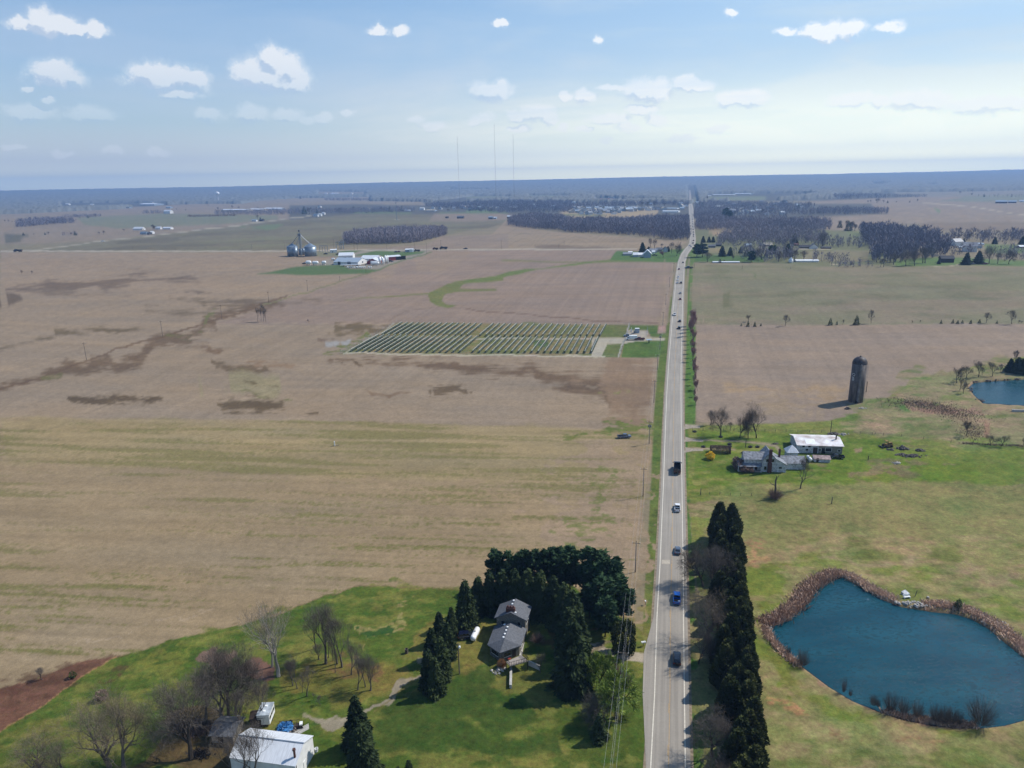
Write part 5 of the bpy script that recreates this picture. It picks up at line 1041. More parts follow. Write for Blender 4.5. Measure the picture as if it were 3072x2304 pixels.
def frame(p1, p2):
    """matrix with origin p1, x towards p2, y away from the camera"""
    x = (p2-p1); L = math.hypot(x.x, x.y); a = math.atan2(x.y, x.x); return (p1.x, p1.y, min(p1.z, p2.z)), a, L
def gable(name, label, cat, p1, p2, D, hw, hr, wm, rm, group=None, ridge='x', oh=.35, px=None, parts=True, detail=(), th=.14, block=None, skirt=.25):
    """gabled building: wall block with gable ends, two roof slabs; detail = [(part, face, along, z, w, h, material)]"""
    loc, a, L = frame(p1, p2); t = thing(name, loc, a, label, cat, group)
    mb = MB()
    if ridge == 'x':
        sec = [(0, -skirt), (0, hw), (D/2, hw+hr), (D, hw), (D, -skirt)]; vs = [(x, y, z) for x in (0, L) for y, z in sec]
    else:
        f = px if px is not None else .5; sec = [(0, -skirt), (0, hw), (L*f, hw+hr), (L, hw), (L, -skirt)]; vs = [(x, y, z) for y in (0, D) for x, z in sec]
    mb.add(vs, [(0, 1, 2, 3, 4), (9, 8, 7, 6, 5), (0, 5, 6, 1), (1, 6, 7, 2), (2, 7, 8, 3), (3, 8, 9, 4), (4, 9, 5, 0)])
    mb.build('wall', wm, t)
    rb = MB(); s = hr/(D/2) if ridge == 'x' else None
    def slab(q):      # q: four corners; top offset th
        n = (Vector(q[1])-Vector(q[0])).cross(Vector(q[2])-Vector(q[1])).normalized()
        if n.z < 0: n = -n
        rb.add([tuple(Vector(p)+n*.004) for p in q]+[tuple(Vector(p)+n*(th+.004)) for p in q], [(3, 2, 1, 0), (4, 5, 6, 7), (0, 1, 5, 4), (1, 2, 6, 5), (2, 3, 7, 6), (3, 0, 4, 7)])
    if ridge == 'x':
        e = hr/(D/2)*oh
        slab([(-oh, -oh, hw-e), (L+oh, -oh, hw-e), (L+oh, D/2, hw+hr), (-oh, D/2, hw+hr)]); slab([(-oh, D/2+.01, hw+hr), (L+oh, D/2+.01, hw+hr), (L+oh, D+oh, hw-e), (-oh, D+oh, hw-e)])
    else:
        xr = L*f; e1 = hr/xr*oh; e2 = hr/(L-xr)*oh
        slab([(-oh, -oh, hw-e1), (xr, -oh, hw+hr), (xr, D+oh, hw+hr), (-oh, D+oh, hw-e1)]); slab([(xr+.01, -oh, hw+hr), (L+oh, -oh, hw-e2), (L+oh, D+oh, hw-e2), (xr+.01, D+oh, hw+hr)])
    roof = rb.build('roof', rm, t)
    for (pn, face, s_, z, w, h, m) in detail:
        q = MB()
        if face == 'f': q.cbox(s_, -.05, z, w, .1, h)
        elif face == 'l': q.cbox(-.05, s_, z, .1, w, h)
        elif face == 'r': q.cbox(L+.05, s_, z, .1, w, h)
        o = q.build(pn, m, t)
        if pn == 'window' and parts:
            g = MB()
            for dz in (-h/2-.05, h/2+.05): g.cbox(s_, -.06, z+dz, w+.2, .13, .1) if face == 'f' else g.cbox((-.06 if face == 'l' else L+.06), s_, z+dz, .13, w+.2, .1)
            for dx in (-w/2-.05, w/2+.05): g.cbox(s_+dx, -.062, z, .1, .13, h) if face == 'f' else g.cbox((-.062 if face == 'l' else L+.062), s_+dx, z, .13, .1, h)
            g.build('frame', TRIM, o)
    return t, roof, L
def capsule(name, label, p, ang, L, r, m, group=None, legs=True, cat='tank', z=None, saddle=None):
    t = thing(name, p, ang, label, cat, group); mb = MB(); z = z if z is not None else r+.35
    prof = [(0.02, -L/2)]+[(r*math.sin(k*math.pi/10), -L/2+r*(1-math.cos(k*math.pi/10))*.8) for k in range(1, 6)]+[(r*math.sin(k*math.pi/10), L/2-r*(1-math.cos(k*math.pi/10))*.8) for k in range(5, 0, -1)]+[(.02, L/2)]
    mb.lathe(prof, 18, (0, 0, z), 'x'); mb.build('shell', m, t, True)
    mb = MB(); mb.lathe([(.22, z+r-.02), (.22, z+r+.18), (.05, z+r+.25)], 10); mb.build('valve_dome', saddle or GALVD, t)
    if legs:
        for s in (-1, 1): q = MB(); q.cbox(s*L*.28, 0, (z-r*.6)/2, .35, r*1.3, z-r*.6); q.build('support', saddle or CONC, t)
    return t
def drum(name, label, p, r, h, m, cone=.0, group=None, cat='tank', rm=None, n=28, ribs=0):
    t = thing(name, p, 0, label, cat, group); mb = MB(); mb.lathe([(r, -.2), (r, h)], n); mb.build('shell', m, t, True)
    q = MB(); q.lathe([(r*1.02, h), (r*.55, h+cone*.48), (r*.08, h+cone), (r*.07, h+cone+.4)], n); q.build('roof', rm or m, t, False)
    if ribs:
        g = MB()
        for k in range(ribs): g.lathe([(r+.06, h*(k+1)/(ribs+1)-.05), (r+.06, h*(k+1)/(ribs+1)+.05)], n)
        g.build('hoop', GALVD, t)
    return t
# ------------------------------------------------------------------ grey house (view HH)
def hp(x, y, z): return G(*HH(x, y), z)
hb = hp(1000, 900, 0); H = thing('grey_house', (hb.x, hb.y, hb.z), 0, 'split level house with grey shingle roofs inside the ring of conifers', 'house')
def loc_(p): return Vector((p.x-hb.x, p.y-hb.y, p.z-hb.z))
def volume(eav, rid, faces, hwall, rm, wm, gfill=()):
    """eav: eave corners (ccw), rid: ridge points; faces index into eav+rid"""
    P = [loc_(p) for p in eav+rid]; rb = MB(); up = Vector((0, 0, .16))
    for f in faces:
        q = [P[i] for i in f]; n = len(q)
        rb.add([tuple(a) for a in q]+[tuple(a+up) for a in q], [tuple(range(n)), tuple(range(n, 2*n))[::-1]]+[(i, (i+1) % n, (i+1) % n+n, i+n) for i in range(n)])
    roof = rb.build('roof', rm, H)
    c = sum((P[i] for i in range(len(eav))), Vector())/len(eav); I = []
    for i in range(len(eav)):
        d = P[i]-c; d.z = 0; I.append(Vector((c.x+d.x*(1-.55/d.length*1.2), c.y+d.y*(1-.55/d.length*1.2), hwall)))
    wb = MB(); n = len(I); wb.add([(q.x, q.y, -.3) for q in I]+[tuple(q) for q in I], [tuple(range(n))[::-1], tuple(range(n, 2*n))]+[(i, (i+1) % n, (i+1) % n+n, i+n) for i in range(n)])
    for (i, j, k) in gfill:
        r = P[k].copy(); dd = c-r; dd.z = 0; r = r+dd.normalized()*.6; wb.add([tuple(I[i]), tuple(I[j]), (r.x, r.y, r.z-.05)], [(0, 1, 2)])
    w = wb.build('wall', wm, H); return roof, w, I
ez, rz_ = 2.9, 4.7
E1 = [hp(675, 972, ez), hp(880, 1110, ez), hp(1238, 985, ez), hp(1330, 705, ez), hp(790, 665, ez)]; R1 = [hp(962, 872, rz_), hp(1062, 600, rz_)]
roofA, wallA, IA = volume(E1, R1, [(0, 5, 6, 4), (5, 2, 3, 6), (0, 1, 5), (1, 2, 5)], ez-.05, GRR, STONE)
ez2, rz2 = 5.2, 7.2
E2 = [hp(787, 528, ez2), hp(1332, 576, ez2), hp(1415, 337, ez2), hp(885, 298, ez2)]; R2_ = [hp(1063, 440, rz2), hp(1147, 205, rz2)]
roofB, wallB, IB = volume(E2, R2_, [(0, 4, 5, 3), (4, 1, 2, 5)], ez2-.05, GRR, STONE, [(0, 1, 4), (2, 3, 5)])
p = loc_(hp(1062, 452, 6.2)); d = (IB[1]-IB[0]); d.z = 0; ang = math.atan2(d.y, d.x); M_ = Matrix.Translation((p.x, p.y, 0)) @ Matrix.Rotation(ang, 4, 'Z')
ch = MB(); ch.cbox(0, .1, 4.3, 2.3, .95, 7.4, M_); co = ch.build('chimney', BRICK, roofB)
for k in (-1, 0, 1):
    q = MB(); q.cbox(k*.7, .1, 8.25, .42, .42, .5, M_); q.build('chimney_pot', BRICK, co) if False else q.build('chimney_pot', BRICK, roofB)
for x, y, z, rf in [(1010,680,4.55,roofA),(988,735,4.5,roofA),(965,795,4.5,roofA),(943,850,4.5,roofA),(960,638,4.2,roofA),(1112,240,7.0,roofB),(1090,297,7.0,roofB),(1068,355,7.0,roofB),(1140,440,6.8,roofB)]:
    p = loc_(hp(x, y, z)); q = MB(); q.lathe([(.12, z-.25), (.12, z+.12), (.30, z+.14), (.26, z+.3), (.05, z+.36)], 10, (p.x, p.y, 0)); q.build('roof_vent', TANKW, rf)
def wallbox(A, B, s, z, w, h, m, nm, par, out=.04):
    d = (B-A); d.z = 0; L = d.length; a = math.atan2(d.y, d.x); c = A+d*s; M2 = Matrix.Translation((c.x, c.y, 0)) @ Matrix.Rotation(a, 4, 'Z'); q = MB(); q.cbox(0, 0, z, w, out*2, h, M2); return q.build(nm, m, par)
for A, B, L in ((IA[0], IA[1], [('window', .3, 1.6, 1.1, 1.0, GLS), ('window', .62, 1.6, 1.1, 1.0, GLS)]), (IA[1], IA[2], [('window', .38, 1.6, 1.9, 1.2, GLS), ('door', .72, 1.15, 1.0, 2.1, DBR)]), (IB[0], IB[1], [('window', .22, 4.0, .7, .9, GLS), ('window', .78, 4.0, .7, .9, GLS)]), (IB[1], IB[2], [('window', .3, 3.9, 1.2, 1.1, GLS), ('window', .7, 3.9, 1.2, 1.1, GLS)]), (IA[2], IA[3], [('window', .4, 1.6, 1.5, 1.1, GLS)])):
    for nm, s, z, w, h, m in L:
        o = wallbox(A, B, s, z, w, h, m, nm, H, .05)
        if nm == 'window': wallbox(A, B, s, z-h/2-.06, w+.2, .1, TRIM, 'sill', o, .09)
# deck
dk = [hp(985, 1245, 2.3), hp(1050, 1318, 2.3), hp(1352, 1232, 2.3), hp(1240, 1132, 2.3)]; p0 = dk[0]
D_ = thing('wooden_deck', (p0.x, p0.y, p0.z-2.3), 0, 'raised wooden deck with dark railing at the near corner of the grey house', 'deck'); q = MB(); A = [Vector((p.x-p0.x, p.y-p0.y, 2.3)) for p in dk]
q.add([tuple(a) for a in A]+[tuple(a-Vector((0, 0, .2))) for a in A], [(0, 1, 2, 3), (7, 6, 5, 4), (0, 4, 5, 1), (1, 5, 6, 2), (2, 6, 7, 3), (3, 7, 4, 0)]); q.build('floor', WOODD, D_)
for i in range(4): q = MB(); q.cbox(A[i].x*.97, A[i].y*.97, 1.05, .18, .18, 2.1); q.build('post', DKRAIL, D_)
for (a, b_) in ((A[0], A[1]), (A[1], A[2]), (A[2], A[3])):
    q = MB(); n = int((b_-a).length/.42); 
    for k in range(n+1): c = a.lerp(b_, k/n); q.cbox(c.x, c.y, 2.8, .09, .09, 1.0)
    q.tube([a+Vector((0, 0, 1)), b_+Vector((0, 0, 1))], .06, 4); q.tube([a+Vector((0, 0, .25)), b_+Vector((0, 0, .25))], .035, 4); q.build('railing', DKRAIL, D_)
def lowwall(name, label, pts, h, w, m, cat='wall'):
    P = [G(*q) for q in pts]; t = thing(name, P[0], 0, label, cat); q = MB()
    for a, b_ in zip(P[:-1], P[1:]):
        d = b_-a; M2 = Matrix.Translation(a-P[0]) @ Matrix.Rotation(math.atan2(d.y, d.x), 4, 'Z'); q.box(0, d.length+w*.3, -w/2, w/2, -.2, h, M2)
    q.build('wall', m, t); return t
lowwall('retaining_wall', 'pale retaining wall running from the deck down the lawn', [HH(1068, 1400), HH(1062, 1680)], 1.0, .55, CONC)
lowwall('retaining_wall', 'retaining wall running right from the deck towards the spruces', [HH(1360, 1300), HH(1545, 1385)], 1.3, .3, CONC)
struct(poly_sheet('footpath', HH.L(1290,610, 1345,560, 1332,705, 1250,1135, 1200,1140, 1280,780), .03, CONC))
def tri_chair(name, label, p, a, m):
    t = thing(name, p, a, label, 'chair'); q = MB(); q.cbox(0, 0, .42, .7, .6, .08); q.build('seat', m, t); q = MB(); q.cbox(0, .34, .8, .7, .07, .8, Matrix.Rotation(-.15, 4, 'X')); q.build('backrest', m, t)
    for x in (-.3, .3):
        for y in (-.25, .25): q = MB(); q.cbox(x, y, .2, .07, .07, .4); q.build('leg', m, t)
tri_chair('garden_chair', 'rust red garden chair standing between the house corner and the deck', hp(1040, 1215, 0), .5, TRED)
a_, b_ = hp(440, 915, 0), hp(510, 770, 0); capsule('propane_tank', 'long white gas tank on the lawn left of the grey house', a_.lerp(b_, .5), math.atan2(b_.y-a_.y, b_.x-a_.x), (b_-a_).length+1.2, .75, TANKW, saddle=CONC)
t = thing('yard_light', hp(212, 1448, 0), 0, 'tall wooden pole with a white lamp on the lawn left of the house', 'pole'); hh = 8.5
q = MB(); q.tube([(0, 0, -.2), (0, 0, hh)], [.16, .11], 8); q.build('pole', POLE, t); q = MB(); q.lathe([(.05, hh-1.4), (.28, hh-1.2), (.26, hh-.8), (.1, hh-.7)], 10, (.3, -.1, 0)); q.build('lamp', TANKW, t); q = MB(); q.cbox(.16, 0, hh-.3, .9, .08, .08); q.build('arm', GALVD, t)
b_ = thing('ornamental_grass', hp(912, 1335, 0), 0, 'orange tan clump of tall grass beside the deck', 'grass clump', sc=(2.6, 2.6, 2.2)); ob('stems', shrub_mesh(61, 1500, mat('orange_dry_grass', (.42, .24, .11), .9, noise=.3, scale=3), .5, 1.4), b_)
def rock_pile(name, label, p, n, sx, sy, sz, m, cat='rock pile', seed=1, s0=.35, group=None):
    r = random.Random(seed); t = thing(name, p, 0, label, cat, group); q = MB()
    for i in range(n):
        x, y = r.gauss(0, sx*.4), r.gauss(0, sy*.4); h = sz*math.exp(-(x*x/(sx*sx)+y*y/(sy*sy))*1.6)*r.random(); s = s0*r.uniform(.5, 1.5)
        M2 = Matrix.Translation((x, y, h)) @ Matrix.Rotation(r.random()*3, 4, 'Z') @ Matrix.Rotation(r.gauss(0, .5), 4, 'X')
        vs = [M2 @ Vector((math.cos(k*1.047)*s*r.uniform(.7, 1.2)*(.6 if l else 1), math.sin(k*1.047)*s*r.uniform(.7, 1.2)*(.6 if l else 1), (s*.55 if l else -s*.4))) for l in (0, 1) for k in range(6)]
        q.add(vs, [tuple(range(6))[::-1], tuple(range(6, 12))]+[(k, (k+1) % 6, (k+1) % 6+6, k+6) for k in range(6)])
    q.build('heap', m, t); return t
rock_pile('stone_bed', 'ring of pale stones under the orange grass clump', hp(845, 1395, 0), 22, 2.2, 1.4, .3, ROCK, 'stones')
t = thing('burn_barrel', G(*BM(1428, 712)), 0, 'dark barrel standing alone on the lawn', 'barrel'); q = MB(); q.lathe([(.42, 0), (.42, 1.25), (.36, 1.25), (.36, .9)], 14); q.build('shell', SCRAP, t)
t = thing('wheelbarrow', hp(222, 650, 0), .6, 'red wheelbarrow half under the spruces left of the house', 'wheelbarrow'); q = MB(); q.add([(-.6, -.4, .35), (.6, -.3, .35), (.6, .3, .35), (-.6, .4, .35), (-.9, -.55, .9), (.8, -.45, .8), (.8, .45, .8), (-.9, .55, .9)], [(3, 2, 1, 0), (0, 1, 5, 4), (1, 2, 6, 5), (2, 3, 7, 6), (3, 0, 4, 7)]); q.build('tray', TRED, t); q = MB(); q.lathe([(.05, -.08), (.28, -.07), (.28, .07), (.05, .08)], 12, (.85, 0, .28), 'y'); q.build('wheel', TYRE, t)
for s in (-.3, .3): q = MB(); q.tube([(.8, s*.3, .3), (-1.5, s*1.2, .75)], .03, 5); q.build('handle', POLE, t)
def mailbox(p, label, n=1):
    t = thing('mailbox', p, .2, label, 'mailbox'); q = MB(); q.box(-.05, .05, -.05, .05, 0, 1.05); q.build('post', POLE, t)
    for k in range(n): q = MB(); q.box(-.14+.4*(k-(n-1)/2), .14+.4*(k-(n-1)/2), -.28, .28, 1.05, 1.32); q.build('box', TANKW, t)
mailbox(G(*HS(2005, 930)), 'row of white mailboxes on one post where the drive meets the road', 3); mailbox(G(*HS(2020, 590)), 'single white mailbox on the verge north of the house drive')
# ------------------------------------------------------------------ white metal shed, camper, sheds (view BB)
def bp_(x, y, z=0): return G(*BB(x, y), z)
hw, hr = 4.2, 1.7; r0, r1 = bp_(650, 870, hw+hr), bp_(1712, 1002, hw+hr); e1 = bp_(1888, 884, hw); ax = (r1-r0); ax.z = 0; Lr = ax.length; ax.normalize(); nrm = Vector((-ax.y, ax.x, 0)); hd = abs((e1-r1).dot(nrm)); nrm = nrm if (e1-r1).dot(nrm) > 0 else -nrm
o0 = r0-nrm*hd; o1 = r1-nrm*hd; o0.z = o1.z = 0
t, rf, L = gable('metal_shed', 'big white metal shed with a shallow gable roof in the bottom left', 'shed', o0, o1, hd*2, hw, hr, WHT, WHR, oh=.15, detail=[('door', 'r', hd*.9, 1.1, 1.0, 2.2, TRIM), ('downpipe', 'r', .3, 2.0, .12, 4, GALVD)])
q = MB(); q.box(-.15, L+.15, hd-.12, hd+.12, hw+hr+.10, hw+hr+.24); q.build('ridge_cap', GALV, rf)
v_ = bp_(1570, 1190, hw+1.2); w_ = Vector((v_.x-o0.x, v_.y-o0.y, 0)); ca_, sa_ = ax.x, ax.y; vx, vy = w_.x*ca_+w_.y*sa_, -w_.x*sa_+w_.y*ca_
q = MB(); q.lathe([(.22, hw), (.22, hw+2.3), (.34, hw+2.35), (.3, hw+2.7)], 10, (vx, vy, 0)); q.build('flue', BRICK, rf)
pl_ = [bp_(1045, 318, 3.0), bp_(1203, 316, 3.0), bp_(1110, 530, 3.0), bp_(965, 530, 3.0)]; A, B = pl_[3], pl_[2]
ln = ((pl_[0]+pl_[1])/2-(A+B)/2).length; wd_ = 2.6; mid0 = (A+B)/2; mid1 = (pl_[0]+pl_[1])/2; an = math.atan2(mid1.y-mid0.y, mid1.x-mid0.x)
t = thing('camper', (mid0.x, mid0.y, 0), an, 'long white camper trailer with a pale weathered roof parked behind the shed', 'camper'); q = MB(); q.box(0, ln, -wd_/2, wd_/2, .55, 2.9); q.build('body', WHT, t); q = MB(); q.box(-.08, ln+.08, -wd_/2-.08, wd_/2+.08, 2.904, 3.02); q.build('roof', mat('aged_camper_roof', (.36, .40, .43), .6, noise=.2, scale=.8), t)
for k in (.3, .7): q = MB(); q.box(ln*k-.25, ln*k+.25, -.25, .25, 3.02, 3.2); q.build('roof_vent', TANKW, t)
for s in (-1, 1):
    for k in (.18, .5, .8): q = MB(); q.box(ln*k-.5, ln*k+.5, s*wd_/2-.03, s*wd_/2+.03, 1.5, 2.2); q.build('window', GLS, t)
    for k in (.45, .58): q = MB(); q.lathe([(.1, -.12), (.36, -.12), (.36, .12), (.1, .12)], 14, (ln*k, s*(wd_/2-.15), .36), 'y'); q.build('wheel', TYRE, t)
gable('garden_shed', 'dark brown shed standing against the near end of the camper', 'shed', bp_(845, 735), bp_(1105, 712), 2.4, 2.2, .7, DBR, DBR, oh=.1, detail=[('door', 'f', 1.8, 1, 1.1, 1.9, DRK)])
gable('lean_shed', 'low grey shed among the trees left of the big white shed', 'shed', bp_(200, 985), bp_(560, 1005), 5, 2.1, .9, BLK, GRR, oh=.4, detail=[('door', 'f', 2.0, 1, 1.1, 1.9, DRK)])
def heap(name, label, p, sx, sy, h, m, cat, seed=0, ang=0):
    r = np.random.default_rng(seed); n1, n2 = 14, 18; t = thing(name, p, ang, label, cat); vs = []; 
    for i in range(n1+1):
        for j in range(n2):
            a = j*2*math.pi/n2; q = i/n1; rr = math.sin(q*math.pi/2); k = 1+.12*r.normal(); vs.append((sx*rr*math.cos(a)*k, sy*rr*math.sin(a)*k, h*math.cos(q*math.pi/2)*(1+.15*r.normal())-(.1 if i == n1 else 0)))
    fs = [(i*n2+j, (i+1)*n2+j, (i+1)*n2+(j+1) % n2, i*n2+(j+1) % n2) for i in range(n1) for j in range(n2)]
    q = MB(); q.add(vs, fs); q.build('cover', m, t); return t
heap('tarp_heap', 'heap covered by a bright blue tarpaulin behind the white shed', bp_(1415, 760), 1.9, 1.6, 1.3, BLUT, 'tarp', 3)
t = rock_pile('scrap_pile', 'reddish scrap heap between the blue tarpaulin and the concrete pad', bp_(1560, 775), 40, 1.8, 1.2, .7, SCRAP, 'scrap', 4, .25)
t = thing('lumber_stack', bp_(1640, 800), .7, 'pale planks lying beside the scrap heap', 'lumber')
for k in range(6): q = MB(); q.box(-2.2+.2*k, 2.0+.1*k, -.8+k*.26, -.62+k*.26, .02, .12+.05*(k % 2)); q.build('plank', CONC, t)
t = thing('trailer_frame', bp_(1480, 690), .1, 'thin black steel frame behind the blue tarpaulin', 'trailer')
for k in range(5): q = MB(); q.tube([(-2+k*.9, -.6, .6), (-2+k*.9, .6, .6)], .05, 4); q.build('crossbar', DKRAIL, t)
for s in (-.6, .6): q = MB(); q.tube([(-2.2, s, .6), (2.2, s, .6)], .06, 4); q.build('rail', DKRAIL, t); q = MB(); q.lathe([(.05, -.08), (.32, -.08), (.32, .08), (.05, .08)], 12, (.2, s*1.3, .32), 'y'); q.build('wheel', TYRE, t)
t = thing('utility_cart', bp_(1665, 735), .2, 'small dark cart with a white lid right of the scrap heap', 'cart'); q = MB(); q.box(-.9, .5, -.5, .5, .4, .9); q.build('body', DKRAIL, t); q = MB(); q.box(-.1, .55, -.5, .5, .904, 1.2); q.build('lid', TANKW, t)
for sx in (-.6, .4):
    for sy in (-.5, .5): q = MB(); q.lathe([(.05, -.07), (.28, -.07), (.28, .07), (.05, .07)], 10, (sx, sy, .28), 'y'); q.build('wheel', TYRE, t)
for x, y, lb in ((635, 595, 'white bucket under the bare trees left of the camper'), (575, 640, 'smaller white bucket nearer the grey shed'), (1935, 1130, 'white bucket at the right wall of the big white shed')):
    t = thing('bucket', bp_(x, y), 0, lb, 'bucket'); q = MB(); q.lathe([(.3, 0), (.4, .8), (.34, .8), (.28, .3)], 12); q.build('shell', TANKW, t)
rock_pile('junk_pile', 'small pile of yellow and purple junk at the foot of the grey shed', bp_(480, 1000), 26, 1.2, .9, .5, YEL, 'junk', 6, .25)
# ------------------------------------------------------------------ farm on the right (view FM)
def fp(x, y, z=0): return G(*FM(x, y), z)
a_, b_ = fp(1180, 628), fp(1585, 640); hwb = hgt(*FM(1180, 628), FM(0, 556)[1])
Lb = (b_-a_).length
t, rf, L = gable('old_barn', 'long old barn with rust stained white roof, half white half block wall', 'barn', a_, b_, 12.5, hwb, 1.5, OLDW, RUST, oh=.5, detail=[('window', 'f', Lb*x, hwb*z, 1.1, .8, DRK) for x, z in ((.13, .83), (.26, .83), (.21, .42), (.5, .45), (.93, .42))]+[('window', 'f', Lb*.69, hwb*.5, 2.4, 1.5, DRK), ('door', 'f', Lb*.4, 1.3, 1.7, 2.6, DBR), ('door', 'f', Lb*.585, 1.2, 1.5, 2.4, DRK), ('window', 'l', 3, hwb*.6, 1., .8, DRK)])
q = MB(); q.box(L*.47, L+.03, -.025, 0, -.2, hwb-.02); q.build('block_wall', BLK, t)
sl_ = 1.5/6.25
q = MB(); M2 = Matrix.Translation((0, 0, hwb)) @ Matrix.Rotation(math.atan(sl_), 4, 'X'); q.box(L*.2, L*.42, .5, 4.6, .165, .185, M2); q.build('new_roof_sheet', RUSTP, rf)
q = MB(); q.lathe([(.28, hwb), (.28, hwb+3.1), (.36, hwb+3.1), (.36, hwb+3.3)], 10, (L*.915, 4.5, 0)); q.build('flue', DKRAIL, rf)
a_, b_ = fp(1335, 712), fp(1478, 718); hs_ = hgt(*FM(1335, 712), FM(0, 683)[1])
gable('small_shed', 'low white shed with reddish rusty roof in front of the old barn', 'shed', a_, b_, 4.2, hs_, .8, OLDW, mat('rusty_pink_roof', (.30, .22, .20), .7, noise=.25, scale=1), oh=.3, detail=[('door', 'f', 1.2, .9, .9, 1.7, DBR)])
a_, b_ = fp(1303, 716), fp(1272, 682); capsule('propane_tank', 'white gas tank on the grass between farmhouse and small shed', a_.lerp(b_, .5), math.atan2(b_.y-a_.y, b_.x-a_.x), 4.2, .72, TANKW)
# farmhouse: gable end block, wing, porch, rear wing
a_, b_ = fp(860, 801), fp(1077, 806); W_ = (b_-a_).length; h1 = hgt(*FM(860, 801), FM(0, 695)[1]); loc0, ang0, _ = frame(a_, b_)
hrg = h1*1.62; xr = W_*.30; h2 = h1*.62
F = thing('farmhouse', loc0, ang0, 'old white farmhouse with tin roofs, porch and two brick chimneys', 'house')
Dm = 7.5; sec = [(0, -.2), (0, h1), (xr, hrg), (W_*.55, h1*1.12), (W_, h2), (W_, -.2)]; q = MB(); n = 6
q.add([(x, y, z) for y in (0, Dm) for x, z in sec], [tuple(range(n)), tuple(range(n, 2*n))[::-1]]+[(i, i+n, (i+1) % n+n, (i+1) % n) for i in range(n)]); q.build('wall', OLDW, F)
rb = MB(); ed = [(-.4, h1-.35), (xr, hrg+.02), (W_*.55, h1*1.12+.02), (W_+.4, h2-.12)]
for i in range(3):
    (x0, z0), (x1, z1) = ed[i], ed[i+1]; rb.add([(x0, -.4, z0+.02), (x1, -.4, z1+.02), (x1, Dm+.4, z1+.02), (x0, Dm+.4, z0+.02), (x0, -.4, z0+.17), (x1, -.4, z1+.17), (x1, Dm+.4, z1+.17), (x0, Dm+.4, z0+.17)], [(3, 2, 1, 0), (4, 5, 6, 7), (0, 1, 5, 4), (1, 2, 6, 5), (2, 3, 7, 6), (3, 0, 4, 7)])
RM = rb.build('roof', GRR2, F)
q = MB(); q.box(-6.6, -.01, 1.2, 7.0, -.2, h1); q.build('wing_wall', OLDW, F); hwg = h1+1.9
q = MB()
for y0, z0, y1, z1 in ((.7, h1-.3, 4.1, hwg), (4.12, hwg, 7.5, h1-.3)):
    q.add([(-7, y0, z0+.02), (xr*.9, y0, z0+.02), (xr*.9, y1, z1+.02), (-7, y1, z1+.02), (-7, y0, z0+.16), (xr*.9, y0, z0+.16), (xr*.9, y1, z1+.16), (-7, y1, z1+.16)], [(3, 2, 1, 0), (4, 5, 6, 7), (0, 1, 5, 4), (1, 2, 6, 5), (2, 3, 7, 6), (3, 0, 4, 7)])
q.add([(-6.6, 1.2, h1), (-6.6, 7.0, h1), (-6.6, 4.1, hwg)], [(0, 1, 2)]); q.build('wing_roof', GRR2, F)
PO = MB(); hp_ = h1*.52
for pts in ([(-9.3, -.6, hp_-.3), (-.1, -.6, hp_-.3), (-.1, 1.15, hp_+.5), (-6.7, 1.15, hp_+.5)], [(-9.3, -.6, hp_-.3), (-6.7, 1.15, hp_+.5), (-6.7, 6.5, hp_+.5), (-9.3, 7.5, hp_-.3)]):
    PO.add(pts+[(x, y, z+.12) for x, y, z in pts], [(3, 2, 1, 0), (4, 5, 6, 7), (0, 1, 5, 4), (1, 2, 6, 5), (2, 3, 7, 6), (3, 0, 4, 7)])
PR = PO.build('porch_roof', GRR2, F)
for x in (-9.1, -6.2, -3.2, -.4): q = MB(); q.box(x-.09, x+.09, -.5, -.32, 0, hp_-.25); q.build('porch_post', TRIM, F)
q = MB(); q.box(-9.2, -.05, -.5, 1.1, -.1, .35); q.build('porch_floor', WOODD, F)
def wing(x0, x1, y0, y1, h, hr, nm):
    q = MB(); ym = (y0+y1)/2; q.add([(x, y, z) for x in (x0, x1) for y, z in ((y0, -.2), (y0, h), (ym, h+hr), (y1, h), (y1, -.2))], [(0, 1, 2, 3, 4), (9, 8, 7, 6, 5), (0, 5, 6, 1), (3, 8, 9, 4)]); q.build(nm+'_wall', OLDW, F)
    q = MB()
    for a, b_, c, d in ((y0-.35, h-.15, ym, h+hr), (ym+.01, h+hr, y1+.35, h-.15)):
        P = [(x0-.3, a, b_+.02), (x1+.3, a, b_+.02), (x1+.3, c, d+.02), (x0-.3, c, d+.02)]; q.add(P+[(x, y, z+.13) for x, y, z in P], [(3, 2, 1, 0), (4, 5, 6, 7), (0, 1, 5, 4), (1, 2, 6, 5), (2, 3, 7, 6), (3, 0, 4, 7)])
    return q.build(nm+'_roof', GRR2, F)
RW = wing(W_*.72, W_+8.2, 3.2, 9.4, h2*.85, 1.9, 'rear_wing')
q = MB(); q.box(xr-.75, xr+.75, -.9, -.01, -.1, 4.); q.box(xr-.55, xr+.55, -.8, -.01, 4., hrg+1.6); q.build('chimney', BRICK, RM)
q = MB(); q.box(W_*.80, W_*.80+.7, 5.2, 5.9, h2, h2+4.6); q.build('chimney', BRICK, RW)
for x, z, w, h in ((W_*.13, 1.7, .9, 1.5), (W_*.2, h1*.98, .9, 1.3), (W_*.43, h1*.98, .9, 1.3), (W_*.76, 1.9, 1.1, .8)):
    q = MB(); q.cbox(x, -.04, z, w, .08, h); o = q.build('window', GLS, F); q = MB(); q.cbox(x, -.05, z+h/2+.06, w+.2, .12, .12); q.cbox(x, -.05, z-h/2-.06, w+.2, .12, .12); q.build('frame', TRIM, o)
q = MB(); q.cbox(-4.5, 1.15, 1.4, 1.2, .08, 1.4); q.build('window', GLS, F); q = MB(); q.cbox(-2., 1.15, 1.3, 1., .08, 2.1); q.build('door', DBR, F)
